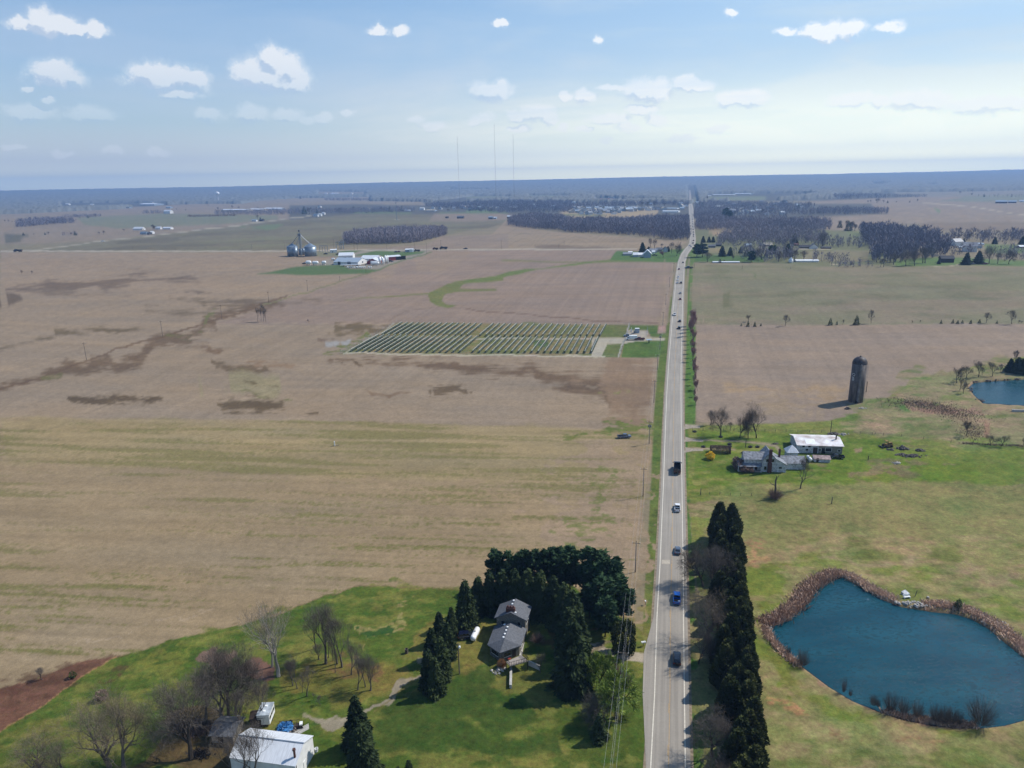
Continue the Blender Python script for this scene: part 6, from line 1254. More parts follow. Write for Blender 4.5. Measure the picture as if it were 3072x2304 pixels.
p = fp(1137, 680); t = thing('pump_house', p, ang0, 'small square building with pyramid roof behind the farmhouse', 'outbuilding'); q = MB(); q.box(-2.1, 2.1, 0, 4.2, -.2, 2.6); q.build('wall', OLDW, t); q = MB(); q.add([(-2.5, -.4, 2.61), (2.5, -.4, 2.61), (2.5, 4.6, 2.61), (-2.5, 4.6, 2.61), (0, 2.1, 5.2)], [(3, 2, 1, 0), (0, 1, 4), (1, 2, 4), (2, 3, 4), (3, 0, 4)]); q.build('roof', WHR, t)
# tyres, posts, fence, scrap
for i, (x, y) in enumerate([(253,440), (490,487), (332,577), (570,552), (570,574), (757,578), (822,578)]):
    lb = ['tractor tyre on the grass by the first field fence', 'tractor tyre at the foot of the bare tree nearest the road', 'tractor tyre between the road and the clipped hedge', 'tractor tyre just behind the clipped hedge, upper one', 'tractor tyre just behind the clipped hedge, lower one', 'tractor tyre on the lawn behind the farmhouse, left one', 'tractor tyre on the lawn behind the farmhouse, right one'][i]
    t = thing('tractor_tyre', fp(x, y), 0, lb, 'tyre', 'tractor tyres lying on the farm lawn'); q = MB(); q.lathe([(.45, .05), (.85, .02), (.95, .25), (.85, .5), (.45, .48), (.45, .25)], 18); q.build('ring', TYRE, t)
PM = MB(); PM.tube([(0, 0, -.2), (0, 0, 1.35)], [.085, .07], 6); PMe = PM.mesh('post', POST)
def fence(name, label, pts, step, h=1.35, rails=(.5, 1.0), wire=False, thick=.02, m=POST, pm=None):
    P = [G(*q) for q in pts]; t = thing(name, P[0], 0, label, 'fence'); rl = MB(); cnt = 0
    for a, b_ in zip(P[:-1], P[1:]):
        n = max(1, int((b_-a).length/step))
        for k in range(n):
            c = a.lerp(b_, k/n); o = ob('post', pm or PMe, t); o.location = (c.x-P[0].x, c.y-P[0].y, ztop(c.x, c.y)-P[0].z); o.scale = (1, 1, h/1.35*random.uniform(.92, 1.1)); o.rotation_euler = (random.gauss(0, .04), random.gauss(0, .04), 0); cnt += 1
        for z in rails:
            A = [a.lerp(b_, k/4) for k in range(5)]; rl.tube([(c.x-P[0].x, c.y-P[0].y, ztop(c.x, c.y)-P[0].z+z*h/1.35) for c in A], thick, 3, False)
    rl.build('wires' if wire else 'rail', m, t); return t
fence('post_fence', 'weathered post fence along the back of the farm, past the old barn', FM.L(235,430, 700,431, 1080,441, 1400,446, 1640,456, 1860,466, 2060,478), 4.2, thick=.045)
fence('post_fence', 'wire fence on thin posts across the rough slope right of the farm', SL.L(740,1000, 1000,1020, 1220,1045, 1490,1078, 1700,1100, 1850,1110, 2212,1122), 7, thick=.03)
fence('post_fence', 'short post fence on the lawn beyond the far end of the hedge', FM.L(388,1005, 860,1025), 3.6, h=1.2, thick=.015)
fence('rail_fence', 'short rail fence at the corner where field track meets the road', FM.L(240,362, 338,372), 3, thick=.06)
for i, (x, y, h, lb) in enumerate([(306,1010,2.6,'thick stubby corner post at the left end of the lawn fence'), (1492,1090,2.6,'lone post in the pasture below the farm'), (1822,692,1.8,'short lone post on the grass right of the barn'), (713,582,3.4,'lone post behind the farmhouse'), (1481,458,6.5,'tall pole behind the old barn'), (735,502,5.5,'pole beside the largest bare tree of the farm')]):
    t = thing('wooden_post', fp(x, y), 0, lb, 'post'); q = MB(); q.tube([(0, 0, -.2), (.05, 0, h)], [.17, .14], 7); q.build('shaft', POST, t)
for i, (vw, x, y, n, sx, sy, sz, lb) in enumerate([(SL,1010,1142,60,2.6,1.6,1.3,'dark scrap pile right behind the yellow bulldozer'), (SL,893,1152,26,1.9,.8,.6,'small scrap pile below the yellow bulldozer'), (SL,1180,1160,40,2.2,1.2,.8,'round dark heap, rightmost of the scrap heaps'), (SL,1000,1200,40,2.6,.9,.6,'left half of the long dark brush heap'), (SL,1110,1215,90,4.5,1.4,.9,'long dark brush heap on the pasture'), (SL,955,1285,36,2.2,.9,.4,'grey metal scrap lying in front of the brush heap'), (SL,330,995,70,3.,1.5,.8,'dark scrap heap against the fence behind the barn'), (SL,430,998,36,2.4,1.,.5,'grey scrap heap at the corner of the fence'), (SL,468,748,30,1.6,1.,1.,'reddish rubble at the foot of the silo shadow'), (SL,610,742,16,1.6,.6,.2,'pale slab rubble in front of the silo'), (FM,985,548,22,1.6,.7,.3,'low rubble on the yard behind the farmhouse'), (SL,480,1035-1000+1000,1,.2,.2,.1,None)]):
    if lb: rock_pile('scrap_heap', lb, G(*vw(x, y)), n, sx, sy, sz, SCRAP if 'grey' not in lb and 'pale' not in lb else ROCK, 'heap', 20+i, .4)
# bulldozer
p = G(*SL(862, 1120)); t = thing('bulldozer', p, .15, 'old yellow bulldozer rusting on the pasture', 'bulldozer')
for s in (-1, 1): q = MB(); q.lathe([(.2, -.25), (.55, -.25), (.55, .25), (.2, .25)], 14, (-1.3, s*1.0, .55), 'y'); q.lathe([(.2, -.25), (.5, -.25), (.5, .25), (.2, .25)], 14, (1.3, s*1.0, .5), 'y'); q.box(-1.3, 1.3, s*1.0-.25, s*1.0+.25, .02, .16); q.box(-1.3, 1.3, s*1.0-.25, s*1.0+.25, .95, 1.08); q.build('track', DKRAIL, t)
q = MB(); q.box(-1.5, 1.9, -.6, .6, .5, 1.5); q.box(.2, 1.9, -.5, .5, 1.5, 2.0); q.build('hull', YEL, t); q = MB(); q.box(-1.3, -.1, -.7, .7, 2.7, 2.85); q.build('canopy', YEL, t)
for sx in (-1.25, -.15):
    for sy in (-.62, .62): q = MB(); q.cbox(sx, sy, 2.1, .09, .09, 1.2); q.build('canopy_post', YEL, t)
q = MB(); q.box(-2.9, -2.7, -1.6, 1.6, .1, 1.3, Matrix.Rotation(-.25, 4, 'Y')); q.build('blade', SCRAP, t); q = MB(); q.tube([(-2.8, -.9, .7), (0, -1.4, .6)], .09, 5); q.tube([(-2.8, .9, .7), (0, 1.4, .6)], .09, 5); q.build('push_arm', YEL, t)
# ------------------------------------------------------------------ silo (view SL)
sp_ = G(2566, 1204); H_ = hgt(2566, 1206, 1073); hd_ = 3.6; t = thing('silo', sp_, 0, 'tall old concrete silo with dark dome beside the brown field', 'silo'); rs = 3.45; hs = H_-hd_*.9
q = MB(); q.lathe([(rs, -.2), (rs, hs)], 40); sh_ = q.build('shaft', SILO, t, True); q = MB()
for k in range(26): z = .7+k*hs/26.; q.lathe([(rs+.03, z-.04), (rs+.03, z+.04)], 40)
q.build('hoop', SDOME, sh_)
q = MB(); q.lathe([(rs+.08, hs)]+[(rs*1.02*math.cos(k*math.pi/14), hs+hd_*math.sin(k*math.pi/14)) for k in range(1, 7)]+[(.1, hs+hd_)], 32); dm_ = q.build('dome', SDOME, t, False)
q = MB(); q.lathe([(.35, hs+hd_-.1), (.3, hs+hd_+.35)], 10); q.build('vent', SDOME, dm_)
ca_ = math.atan2(-sp_.y, -sp_.x)+.25; cx_, cy_ = (rs+.35)*math.cos(ca_), (rs+.35)*math.sin(ca_)
q = MB(); q.lathe([(.5, 1.2), (.5, hs-.1)], 14, (cx_, cy_, 0)); q.lathe([(.5, hs-.1), (.1, hs+.5)], 14, (cx_, cy_, 0)); q.build('chute', mat('silo_chute_metal', (.16, .15, .15), .6, noise=.2, scale=.6), t)
q = MB(); q.cbox((rs+.02)*math.cos(ca_-.1), (rs+.02)*math.sin(ca_-.1), .7, 1., .9, 1.3, None); q.build('hatch', DRK, t)
ca2 = ca_+1.25; lx, ly = (rs+.25)*math.cos(ca2), (rs+.25)*math.sin(ca2); q = MB(); q.tube([(lx, ly, .6), (lx, ly, hs)], .035, 4); q.tube([(lx+.3, ly-.3, .6), (lx+.3, ly-.3, hs)], .035, 4)
for k in range(40): q.tube([(lx, ly, .8+k*.47), (lx+.3, ly-.3, .8+k*.47)], .02, 3)
q.build('ladder', GALVD, t); q = MB(); q.tube([(lx+.5, ly-.5, 5.5), (lx+.5, ly-.5, 11)], .14, 5); q.build('pipe', DKRAIL, t)
def onshaft(a, z, r=rs+.05): return (r*math.cos(a), r*math.sin(a), z)
q = MB(); am_ = ca_-1.15
for arc in ([(0, .9), (.12, 1.5), (.3, 1.7), (.45, 1.2), (.35, .5), (.15, .4)], [(.05, -.2), (.3, -.6), (.1, -1.1)], [(.35, -.1), (.12, -.5), (.4, -1.2)], [(.1, -1.6), (.38, -1.6)], [(.22, -1.3), (.24, -2.3)]): q.tube([onshaft(am_+a, hs*.68+z) for a, z in arc], .13, 5)
q.build('painted_mark', TRIM, t)
# ------------------------------------------------------------------ pond side things (view PD)
t = thing('bench', G(*PD(1240, 400)), .1, 'white bench at the water edge on the back bank', 'bench'); q = MB(); q.box(-.9, .9, -.25, .3, .45, .53); q.build('seat', TANKW, t); q = MB(); q.box(-1., 1., .36, .44, .55, 1.1); q.build('backrest', TANKW, t)
for x in (-.8, .8): q = MB(); q.box(x-.06, x+.06, -.3, .4, 0, .45); q.build('leg', TANKW, t)
t = thing('duck_house', G(*PD(1225, 365)), .5, 'small pale slanted box right behind the white bench', 'box'); q = MB(); q.add([(-.9, -.6, 0), (.9, -.6, 0), (.9, .6, 0), (-.9, .6, 0), (-.9, -.6, .3), (.9, -.6, .3), (.9, .6, .8), (-.9, .6, .8)], [(3, 2, 1, 0), (4, 5, 6, 7), (0, 1, 5, 4), (1, 2, 6, 5), (2, 3, 7, 6), (3, 0, 4, 7)]); q.build('body', OLDW, t)
t = thing('wooden_post', G(*PD(1308, 385)), 0, 'leaning post on the pond bank right of the bench', 'post'); q = MB(); q.tube([(0, 0, -.1), (.35, 0, 1.9)], [.1, .09], 6); q.build('shaft', POST, t)
for i, (x, y, n, sx, lb) in enumerate([(1090,385,9,1.6,'rocks on the bank left of the bench'), (1240,440,34,4.,'strip of pale rocks at the waterline below the bench'), (1370,462,26,4.,'pale rocks at the waterline right of the bench'), (1415,398,4,.5,'single round boulder on the grass right of the bench'), (100,655,5,.9,'white stones at the left tip of the near pond'), (1960,600,16,2.6,'pale rocks on the right bank of the near pond'), (830,238,3,.5,'white stone among the reeds of the back bank')]):
    rock_pile('shore_rocks', lb, G(*PD(x, y)), n, sx, .8, .25, ROCK, 'rocks', 40+i, .38)
lowwall('concrete_wall', 'low concrete spillway wall on the slope below the far pond', SL.L(2090,772, 2260,778), 1.1, .6, CONC)
for i in range(9): 
    x, y = [(1670,545),(1690,570),(1780,650),(1800,665),(1740,478),(1850,468),(1950,462),(2050,456),(2150,450)][i]
    rock_pile('shore_rocks', 'dark rocks edging the far pond, %s cluster from the left' % ordn(sorted([0,1,4,2,3,5,6,7,8]).index(i)), G(*SL(x, y)), 7, 2.2, .7, .2, SCRAP, 'rocks', 60+i, .45, 'rocks around the far pond')
# ------------------------------------------------------------------ utility lines
def pole(p, h, label, arm=2.4, ang=0., group='utility poles', trf=False, lamp=False, name='utility_pole'):
    t = thing(name, p, ang, label, 'utility pole', group); q = MB(); q.tube([(0, 0, -.3), (0, 0, h)], [.17, .11], 7); q.build('shaft', POLE, t)
    if arm:
        q = MB(); q.cbox(0, 0, h-.7, arm, .12, .14); c = q.build('crossarm', POLE, t)
        for x in (-arm/2+.1, 0, arm/2-.1): g = MB(); g.lathe([(.04, h-.63), (.07, h-.5), (.04, h-.38)], 7, (x, .0, 0)); g.build('insulator', TANKW, c)
    if trf:
        for x in (-.45, .45): g = MB(); g.lathe([(.28, h-2.9), (.28, h-1.9), (.1, h-1.8)], 12, (x, -.35, 0)); g.build('transformer', GALVD, t)
    return t
ra = -math.radians(12.8)
PL = [(1866.5, 2075, 1951), (1905.7, 1716.5, 1623), (1929, 1489, 1402), (1947.3, 1331.6, 1262), (1961.5, 1208, 1140), (1971.5, 1110, 1062), (1979.7, 1049, 1000), (1988.5, 975, 935), (1997, 915, 880), (2008, 862, 832), (2021, 815, 790)]
pts = []
P0 = G(*PL[0][:2]); P1 = G(*PL[1][:2]); d = (P0-P1); pm1 = P0+d*.95
for i, (u, v, vt) in enumerate(PL):
    p = G(u, v); h = min(13.5, max(9.5, hgt(u, v, vt))); pts.append((p, h)); pole(p, h, 'wooden power pole beside the road, %s from the camera' % ordn(i), ang=ra, group='power poles beside the road', trf=(i in (3, 6)))
pts = [(pm1, 11.)]+pts
for k, (off, dz, m, lb) in enumerate([(-1.1, -.4, WIRE, 'left crossarm power wire along the road'), (0, -.3, WIRE, 'middle crossarm power wire along the road'), (1.1, -.4, WIRE, 'right crossarm power wire along the road'), (.15, -2.6, WIRE, 'neutral wire below the crossarms along the road'), (.2, -4.2, DWIRE, 'lowest communication cable along the road')]):
    q = MB(); 
    for (a, ha), (b_, hb_) in zip(pts[:-1], pts[1:]):
        ox, oy = off*math.cos(ra), off*math.sin(ra); n = 8; L = (b_-a).length; sag = L*L*.00022
        q.tube([(a.x+(b_.x-a.x)*t/n+ox, a.y+(b_.y-a.y)*t/n+oy, (a.z+ha)+((b_.z+hb_)-(a.z+ha))*t/n+dz-sag*4*(t/n)*(1-t/n)) for t in range(n+1)], .013 if k < 4 else .018, 3, False)
    tag(q.build('overhead_wire', m), lb, 'wire')
for i, (vw, x, y, t) in enumerate([(LF,575,508,392), (LF,1080,352,248), (LF,1473,235,142), (LF,1785,133,55), (MM,617,1032,940), (MM,883,945,908), (GE,1100,700,590), (GE,1905,452,300)]):
    pole(G(*vw(x, y)), hgt(*vw(x, y), vw(0, t)[1]), 'power pole in the diagonal line across the left fields, %s from the camera' % ordn(i), arm=2.6, ang=.4, group='power poles of the diagonal line')
for i, (vw, x, y, t) in enumerate(sorted([(MM,155,693,640), (MM,427,692,620), (MM,835,690,595), (MM,960,645,608), (MM,1003,692,590), (MM,1030,690,612), (MM,1275,690,590), (MM,1292,650,588), (MM,1507,690,612), (MM,1722,682,610), (MR,288,682,610), (MR,765,680,640), (MR,808,650,610), (ML,1105,690,660), (ML,1455,695,670), (ML,1710,695,665), (ML,2090,690,650)], key=lambda q: q[0](q[1], 0)[0])):
    pole(G(*vw(x, y)), hgt(*vw(x, y), vw(0, t)[1]), 'thin power pole along the far straight cross road, %s from the left' % ordn(i), arm=2., group='poles along the far cross road')
for i, (vw, x, y, t) in enumerate([(MQ,260,960,915), (MQ,715,975,935), (MQ,1175,970,945), (MQ,1543,915,890)]):
    pole(G(*vw(x, y)), hgt(*vw(x, y), vw(0, t)[1]), 'thin power pole behind the green right hand field, %s from the left' % ordn(i), arm=0, group='poles behind the green field')
# ------------------------------------------------------------------ masts and water towers
for i, (u, vt) in enumerate([(1378, 410), (1487, 372), (1541.5, 406)]):
    b0 = G(u+1.5, 621); h = 0
    for _ in range(60):
        if pix(b0.x, b0.y, b0.z+h)[1] <= vt: break
        h += 6
    t = thing('radio_mast', b0, 0, '%s of the three slender radio masts on the horizon' % ('leftmost', 'tallest, middle one', 'rightmost')[i], 'radio mast', 'radio masts on the horizon'); q = MB(); r_ = .5
    for k in range(3): a = k*2.094; q.tube([(r_*math.cos(a), r_*math.sin(a), 0), (r_*.8*math.cos(a), r_*.8*math.sin(a), h-8)], .16, 4)
    for z in range(0, int(h)-10, 9):
        for k in range(3): a, b_ = k*2.094, (k+1)*2.094; q.tube([(r_*math.cos(a), r_*math.sin(a), z), (r_*math.cos(b_), r_*math.sin(b_), z+9)], .1, 3, False)
    q.build('lattice', GALVD, t); q = MB(); q.tube([(0, 0, h-8), (0, 0, h)], .25, 5); q.build('antenna', GALVD, t)
def water_tower(u, v, vt, r_px, label):
    b0 = G(u, v); h = hgt(u, v, vt); R_ = r_px*b0.length/FP; t = thing('water_tower', b0, 0, label, 'water tower'); q = MB(); q.lathe([(R_*.42, 0), (R_*.22, h*.16), (R_*.16, h*.4), (R_*.17, h*.62), (R_*.35, h-2*R_*.93)], 20); q.build('stem', TANKW, t, True)
    q = MB(); c = h-R_*.85; q.lathe([(R_*math.cos(k*math.pi/12), c+R_*.88*math.sin(k*math.pi/12)) for k in range(-5, 6)]+[(.05, c+R_*.88)], 24); q.build('tank', TANKW, t, True)
water_tower(*ML(1812, 295), ML(0, 207)[1], 5.5, 'white water tower with a ball tank on the left plain'); water_tower(*MM(988, 262), MM(0, 216)[1], 3.3, 'far white water tower seen above the brown field')
# ------------------------------------------------------------------ cell mast
t = thing('cell_mast', G(*MM(1357, 442)), 0, 'slim grey mast on the plain right of the far tree belt', 'mast'); h = hgt(*MM(1357, 442), MM(0, 295)[1]); q = MB(); q.tube([(0, 0, 0), (0, 0, h)], [.9, .5], 8); q.build('shaft', GALV, t); q = MB(); q.lathe([(1.5, h-3), (1.5, h-1)], 8); q.build('antenna_ring', GALVD, t); q = MB(); q.box(-9, 9, -5, 5, -.1, .5); q.build('pad', CONC, t)
t = thing('well_marker', G(1004, 1338), .3, 'white pipe marker with broken branches alone in the near field', 'marker'); q = MB(); q.lathe([(.22, 0), (.22, 2.2), (.1, 2.3)], 10); q.build('pipe', TANKW, t); q = MB()
for k in range(6): q.tube([(k*.5-1.5, -.3, .1), (k*.6-.6, .4, .25)], .06, 4)
q.build('branches', POST, t)
# ------------------------------------------------------------------ solar farm
A0, A1, B0, B1 = (G(*q) for q in ((1054, 1056), (1776, 1061), (1137, 1010), (1796, 1016)))
C0, C1, D0, D1 = (G(*q) for q in ((1145, 1008.5), (1801, 1010), (1207, 972), (1819, 978)))
def solar_row_meshes(L):
    tb = MB(); tl = math.radians(33); n = int(L/4.)
    tu = MB(); tu.tube([(0, 0, 1.35), (0, L, 1.35)], .09, 6)
    M2 = Matrix.Translation((0, 0, 1.42)) @ Matrix.Rotation(tl, 4, 'Y')
    for k in range(n): tb.box(-.56, .56, k*L/n+.04, (k+1)*L/n-.04, .06, .11, M2)
    fr = MB(); fr.box(-.74, -.55, 0, L, .03, .17, M2)
    ps = MB(); ps.cbox(0, 0, .6, .14, .14, 1.5)
    return tu.mesh('torque_tube', GALV), tb.mesh('panels', PANEL), fr.mesh('frame_edge', PFR), ps.mesh('post', GALV)
LN = (B0-A0).length; SM = solar_row_meshes(LN); 
for half, (P0_, P1_, Q0, Q1, n, skip) in enumerate(((A0, A1, B0, B1, 38, 18), (C0, C1, D0, D1, 36, 15))):
    k = 0
    for i in range(n):
        if i == skip: continue
        f = i/(n-1.); p = P0_.lerp(P1_, f); q_ = Q0.lerp(Q1, f); d = q_-p; L = math.hypot(d.x, d.y)
        t = thing('solar_row', (p.x, p.y, ztop(p.x, p.y)), -math.atan2(d.x, d.y), 'dark solar panel row, %s from the left, %s half of the farm' % (ordn(k), ('near', 'far')[half]), 'solar panels', 'solar panel rows', (1, L/LN, 1)); k += 1
        t.rotation_euler.x = math.atan2(ztop(q_.x, q_.y)-ztop(p.x, p.y), L)
        for m in SM[:3]: ob(m.name, m, t)
        for s in (.02, .25, .5, .75, .98): o = ob('post', SM[3], t); o.location = (0, s*LN, 0)
cp = MB(); cp.tube([(0, 0, -.1), (0, 0, 2.1)], .045, 5); CPm = cp.mesh('post', GALV)
for lb, pts_ in (('chain link fence along the near side of the solar farm', SO.L(44,322, 400,325, 1560,340, 1725,345)), ('chain link fence along the slanted left side of the solar farm', SO.L(44,322, 385,136)), ('chain link fence along the far side of the solar farm', SO.L(385,136, 1000,143, 1788,151)), ('chain link fence between the panels and the transformer yard', SX.L(715,155, 515,790))):
    fence('chain_link_fence', lb, pts_, 9, h=2.1, rails=(.05, .33, .66, 1., 1.3), thick=.018, m=GALV, pm=CPm, wire=True)
fence('chain_link_fence', 'chain link fence around the transformer yard', SX.L(1058,250, 1042,400, 990,405), 4, h=2.1, rails=(.05, .33, .66, 1., 1.3), thick=.018, m=GALV, pm=CPm, wire=True)
def sx(x, y, z=0): return G(*SX(x, y), z)
t = thing('transformer_cabinet', sx(858, 322), 0, 'pale green transformer cabinet on the concrete yard of the solar farm', 'transformer'); q = MB(); q.box(-1.5, 1.5, 0, 2.2, .1, 3.2); q.build('cabinet', SKYR, t); q = MB(); q.box(-1.6, 1.6, -.1, 2.3, 3.204, 3.4); q.build('roof', TANKW, t); q = MB(); q.box(-2.6, -1.6, -1.2, .8, .1, 1.8); q.build('radiator', GALVD, t)
t = thing('switch_box', sx(740, 292), 0, 'slim white switch post on the concrete yard', 'switch box'); q = MB(); q.box(-.4, .4, -.3, .3, 0, 1.8); q.build('cabinet', TANKW, t); q = MB(); q.tube([(0, 0, 1.8), (0, 0, 3.4)], .1, 6); q.build('mast', TANKW, t)
t = thing('information_panel', sx(1085, 510), 0, 'small tilted panel on a thick post beside the solar farm drive', 'panel'); q = MB(); q.box(-.3, .3, -.3, .3, 0, 2.2); q.build('post', DKRAIL, t); q = MB(); q.box(-1.9, 1.9, -.9, .9, 2.3, 2.45, Matrix.Rotation(.2, 4, 'X')); q.build('panel', SKYR, t)
# ------------------------------------------------------------------ grain elevator and farm yard (view GE)
def ge(x, y, z=0): return G(*GE(x, y), z)
def bin_(x0, x1, yb, yt, cone, lb, nm='grain_bin'):
    p = ge((x0+x1)/2, yb); r = (x1-x0)/2/4.424*p.length/FP; h = hgt(*GE((x0+x1)/2, yb), GE(0, yt)[1]); return drum(nm, lb, p, r, h, GALV, r*cone, 'grain bins', 'grain bin', GALV, 32, 5), p, r, h
_, pa, rA, hA = bin_(62, 195, 478, 352, .55, 'large grain bin at the left of the elevator'); _, pb, rB, hB = bin_(293, 440, 478, 352, .55, 'largest grain bin right of the elevator leg')
bin_(135, 190, 485, 372, .5, 'narrow bin in front of the left large one'); bin_(208, 250, 460, 385, .5, 'small bin just left of the elevator leg'); bin_(252, 292, 462, 380, .5, 'small bin just right of the elevator leg')
pl = ge(240, 474); hl = hgt(*GE(240, 474), GE(0, 128)[1]); t = thing('elevator_leg', pl, 0, 'tall steel elevator leg with spouts above the grain bins', 'elevator'); q = MB()
for sx_ in (-1.6, 1.6):
    for sy in (-1.6, 1.6): q.tube([(sx_, sy, 0), (sx_, sy, hl-6)], .16, 4)
for z in range(0, int(hl)-7, 4):
    q.tube([(-1.6, -1.6, z), (1.6, -1.6, z+4)], .09, 3); q.tube([(1.6, 1.6, z), (-1.6, 1.6, z+4)], .09, 3); q.tube([(-1.6, 1.6, z), (-1.6, -1.6, z+4)], .09, 3); q.tube([(1.6, -1.6, z), (1.6, 1.6, z+4)], .09, 3)
q.build('lattice', GALV, t); q = MB(); q.box(-.5, .5, -.4, .4, 0, hl-2); q.build('leg_casing', GALV, t); q = MB(); q.box(-2.2, 2.2, -1.8, 1.8, hl-9, hl-5.5); q.box(-1.2, 1.2, -1, 1, hl-3, hl-.6); q.box(-.3, .3, -.3, .3, hl-.6, hl); q.build('head_house', GALVD, t)
for pp, hh in ((pa, hA+rA*.5), (pb, hB+rB*.5)):
    q = MB(); q.tube([(0, 0, hl-6), (pp.x-pl.x, pp.y-pl.y, hh)], .42, 6); q.build('spout', TANKW if pp is pb else GALV, t)
q = MB(); q.tube([(0, 0, hl-9), (-9, 0, 9)], .3, 6); q.build('spout', GALV, t)
for i, (x, y, w_, h_) in enumerate([(480,418,6,340), (500,415,6,350), (535,415,6,345), (575,415,6,345), (590,412,6,350)]):
    pass
def lattice(nm, lb, x0, x1, yb, yt, bays=3, w=.35):
    a, b_ = ge(x0, yb), ge(x1, yb); h = hgt(*GE(x0, yb), GE(0, yt)[1]); loc, an, L = frame(a, b_); t = thing(nm, loc, an, lb, 'substation'); q = MB(); n = bays
    for k in range(n+1):
        for s in (-.6, .6): q.tube([(L*k/n, s, 0), (L*k/n, s*.4, h)], w, 4)
        for z in range(0, int(h)-1, 3): q.tube([(L*k/n, -.5, z), (L*k/n, .5, z+3)], w*.6, 3)
    q.build('column', GALV, t); q = MB(); q.cbox(L/2, 0, h*.97, L, .7, .7); q.cbox(L/2, 0, h*.62, L, .4, .4); q.build('beam', GALV, t); return t
lattice('substation', 'grey steel substation frame right of the grain bins', 485, 590, 420, 340, 3, .22); lattice('substation', 'taller grey substation frame before the wood', 705, 800, 385, 290, 2, .3)
lattice('substation_tower', 'narrow grey steel tower at the right end of the substation', 772, 800, 382, 262, 1, .35)
gable('control_house', 'small pale control building in the substation', 'building', ge(628, 436), ge(712, 432), 7, 4.4, .8, WHT, TANKW, detail=[('door', 'f', 3, 1.2, 1.2, 2.2, GALVD)])
h_ = lambda x, yb, yt: hgt(*GE(x, yb), GE(0, yt)[1])
gable('warehouse', 'long blue white warehouse at the front of the farm supply yard', 'warehouse', ge(668, 594), ge(992, 598), 26, h_(668, 594, 558), 4.2, WHT, SKYR, detail=[('door', 'f', 22, 2.2, 5, 4, GALVD), ('door', 'f', 8, 2.2, 4, 4, DRK), ('window', 'r', 13, 2.5, 3, 2, DRK)], th=.3)
gable('warehouse', 'pale roofed white warehouse directly behind the long blue white one', 'warehouse', ge(735, 540), ge(925, 535), 20, 6.5, 3.2, WHT, WHR, th=.3, detail=[('door', 'f', 8, 2.2, 4, 4, DRK)])
gable('red_shed', 'long red shed with a pale roof in the middle of the yard', 'shed', ge(1025, 560), ge(1240, 560), 22, h_(1025, 560, 518), 3.6, REDW, WHR, th=.3, detail=[('door', 'f', 10, 2, 4, 3.6, TANKW)])
gable('red_shed', 'red gabled shed with a big white door at the front of the yard', 'shed', ge(1110, 590), ge(1262, 588), 18, h_(1110, 590, 552), 3.6, REDW, WHR, ridge='y', th=.3, detail=[('door', 'f', 9, 2.4, 8.5, 4.6, TANKW)])
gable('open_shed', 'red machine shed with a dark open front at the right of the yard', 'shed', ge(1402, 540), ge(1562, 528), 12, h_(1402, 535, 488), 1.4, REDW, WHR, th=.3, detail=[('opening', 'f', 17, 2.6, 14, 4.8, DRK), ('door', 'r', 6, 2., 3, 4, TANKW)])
gable('blue_shed', 'pale blue grey shed with a white roof beside the cross road', 'shed', ge(1617, 427), ge(1716, 426), 10, h_(1617, 427, 396), 1.2, SKYR, WHR, th=.3, detail=[('door', 'f', 9, 2.2, 5, 4, TANKW)])
for i, (x, yb, yt, w) in enumerate([(1283,590,490,32), (1312,562,492,26), (1330,588,508,28), (1362,576,474,26), (1387,578,474,22)]):
    p = ge(x, yb); drum('storage_tank', 'tall white upright tank in the yard, %s from the left' % ordn(i), p, w/2/4.424*p.length/FP, hgt(*GE(x, yb), GE(0, yt)[1]), TANKW, .8, 'tall white tanks')
for i, (x, y, w, r_) in enumerate([(337,600,72,2.4), (427,600,80,2.1), (540,595,60,2.0), (660,540,44,1.2), (1218,606,112,2.0)]):
    p = ge(x, y); capsule('gas_tank', ['big white gas tank at the far left of the yard', 'big white gas tank second from the left of the yard', 'white gas tank third from the left of the yard', 'small white gas tank against the warehouse', 'very long white gas tank before the red sheds'][i], p, 0, w/4.424*p.length/FP, r_, TANKW, 'large gas tanks', z=r_+1.2)
for i, x in enumerate([855, 880, 906, 938, 970, 985, 1010, 1032, 1056, 1082, 1135, 1162]):
    p = ge(x, 642); capsule('nurse_tank', 'small %s tank in the front line, %s from the left' % ('green and white' if i in (1, 2) else 'white', ordn(i)), p, .1, 20/4.424*p.length/FP, .95, TANKW if i not in (1, 2) else SKYR, 'small tanks in the front line', z=1.5)
t = thing('flat_trailer', ge(895, 612), .1, 'flat pale trailer before the long warehouse', 'trailer'); q = MB(); q.box(-13, 12, -2, 2, 1.4, 1.9); q.build('bed', WHR, t)
for x in (-9, 8):
    for s in (-1.6, 1.6): q = MB(); q.lathe([(.2, -.3), (.7, -.3), (.7, .3), (.2, .3)], 12, (x, s, .7), 'y'); q.build('wheel', TYRE, t)
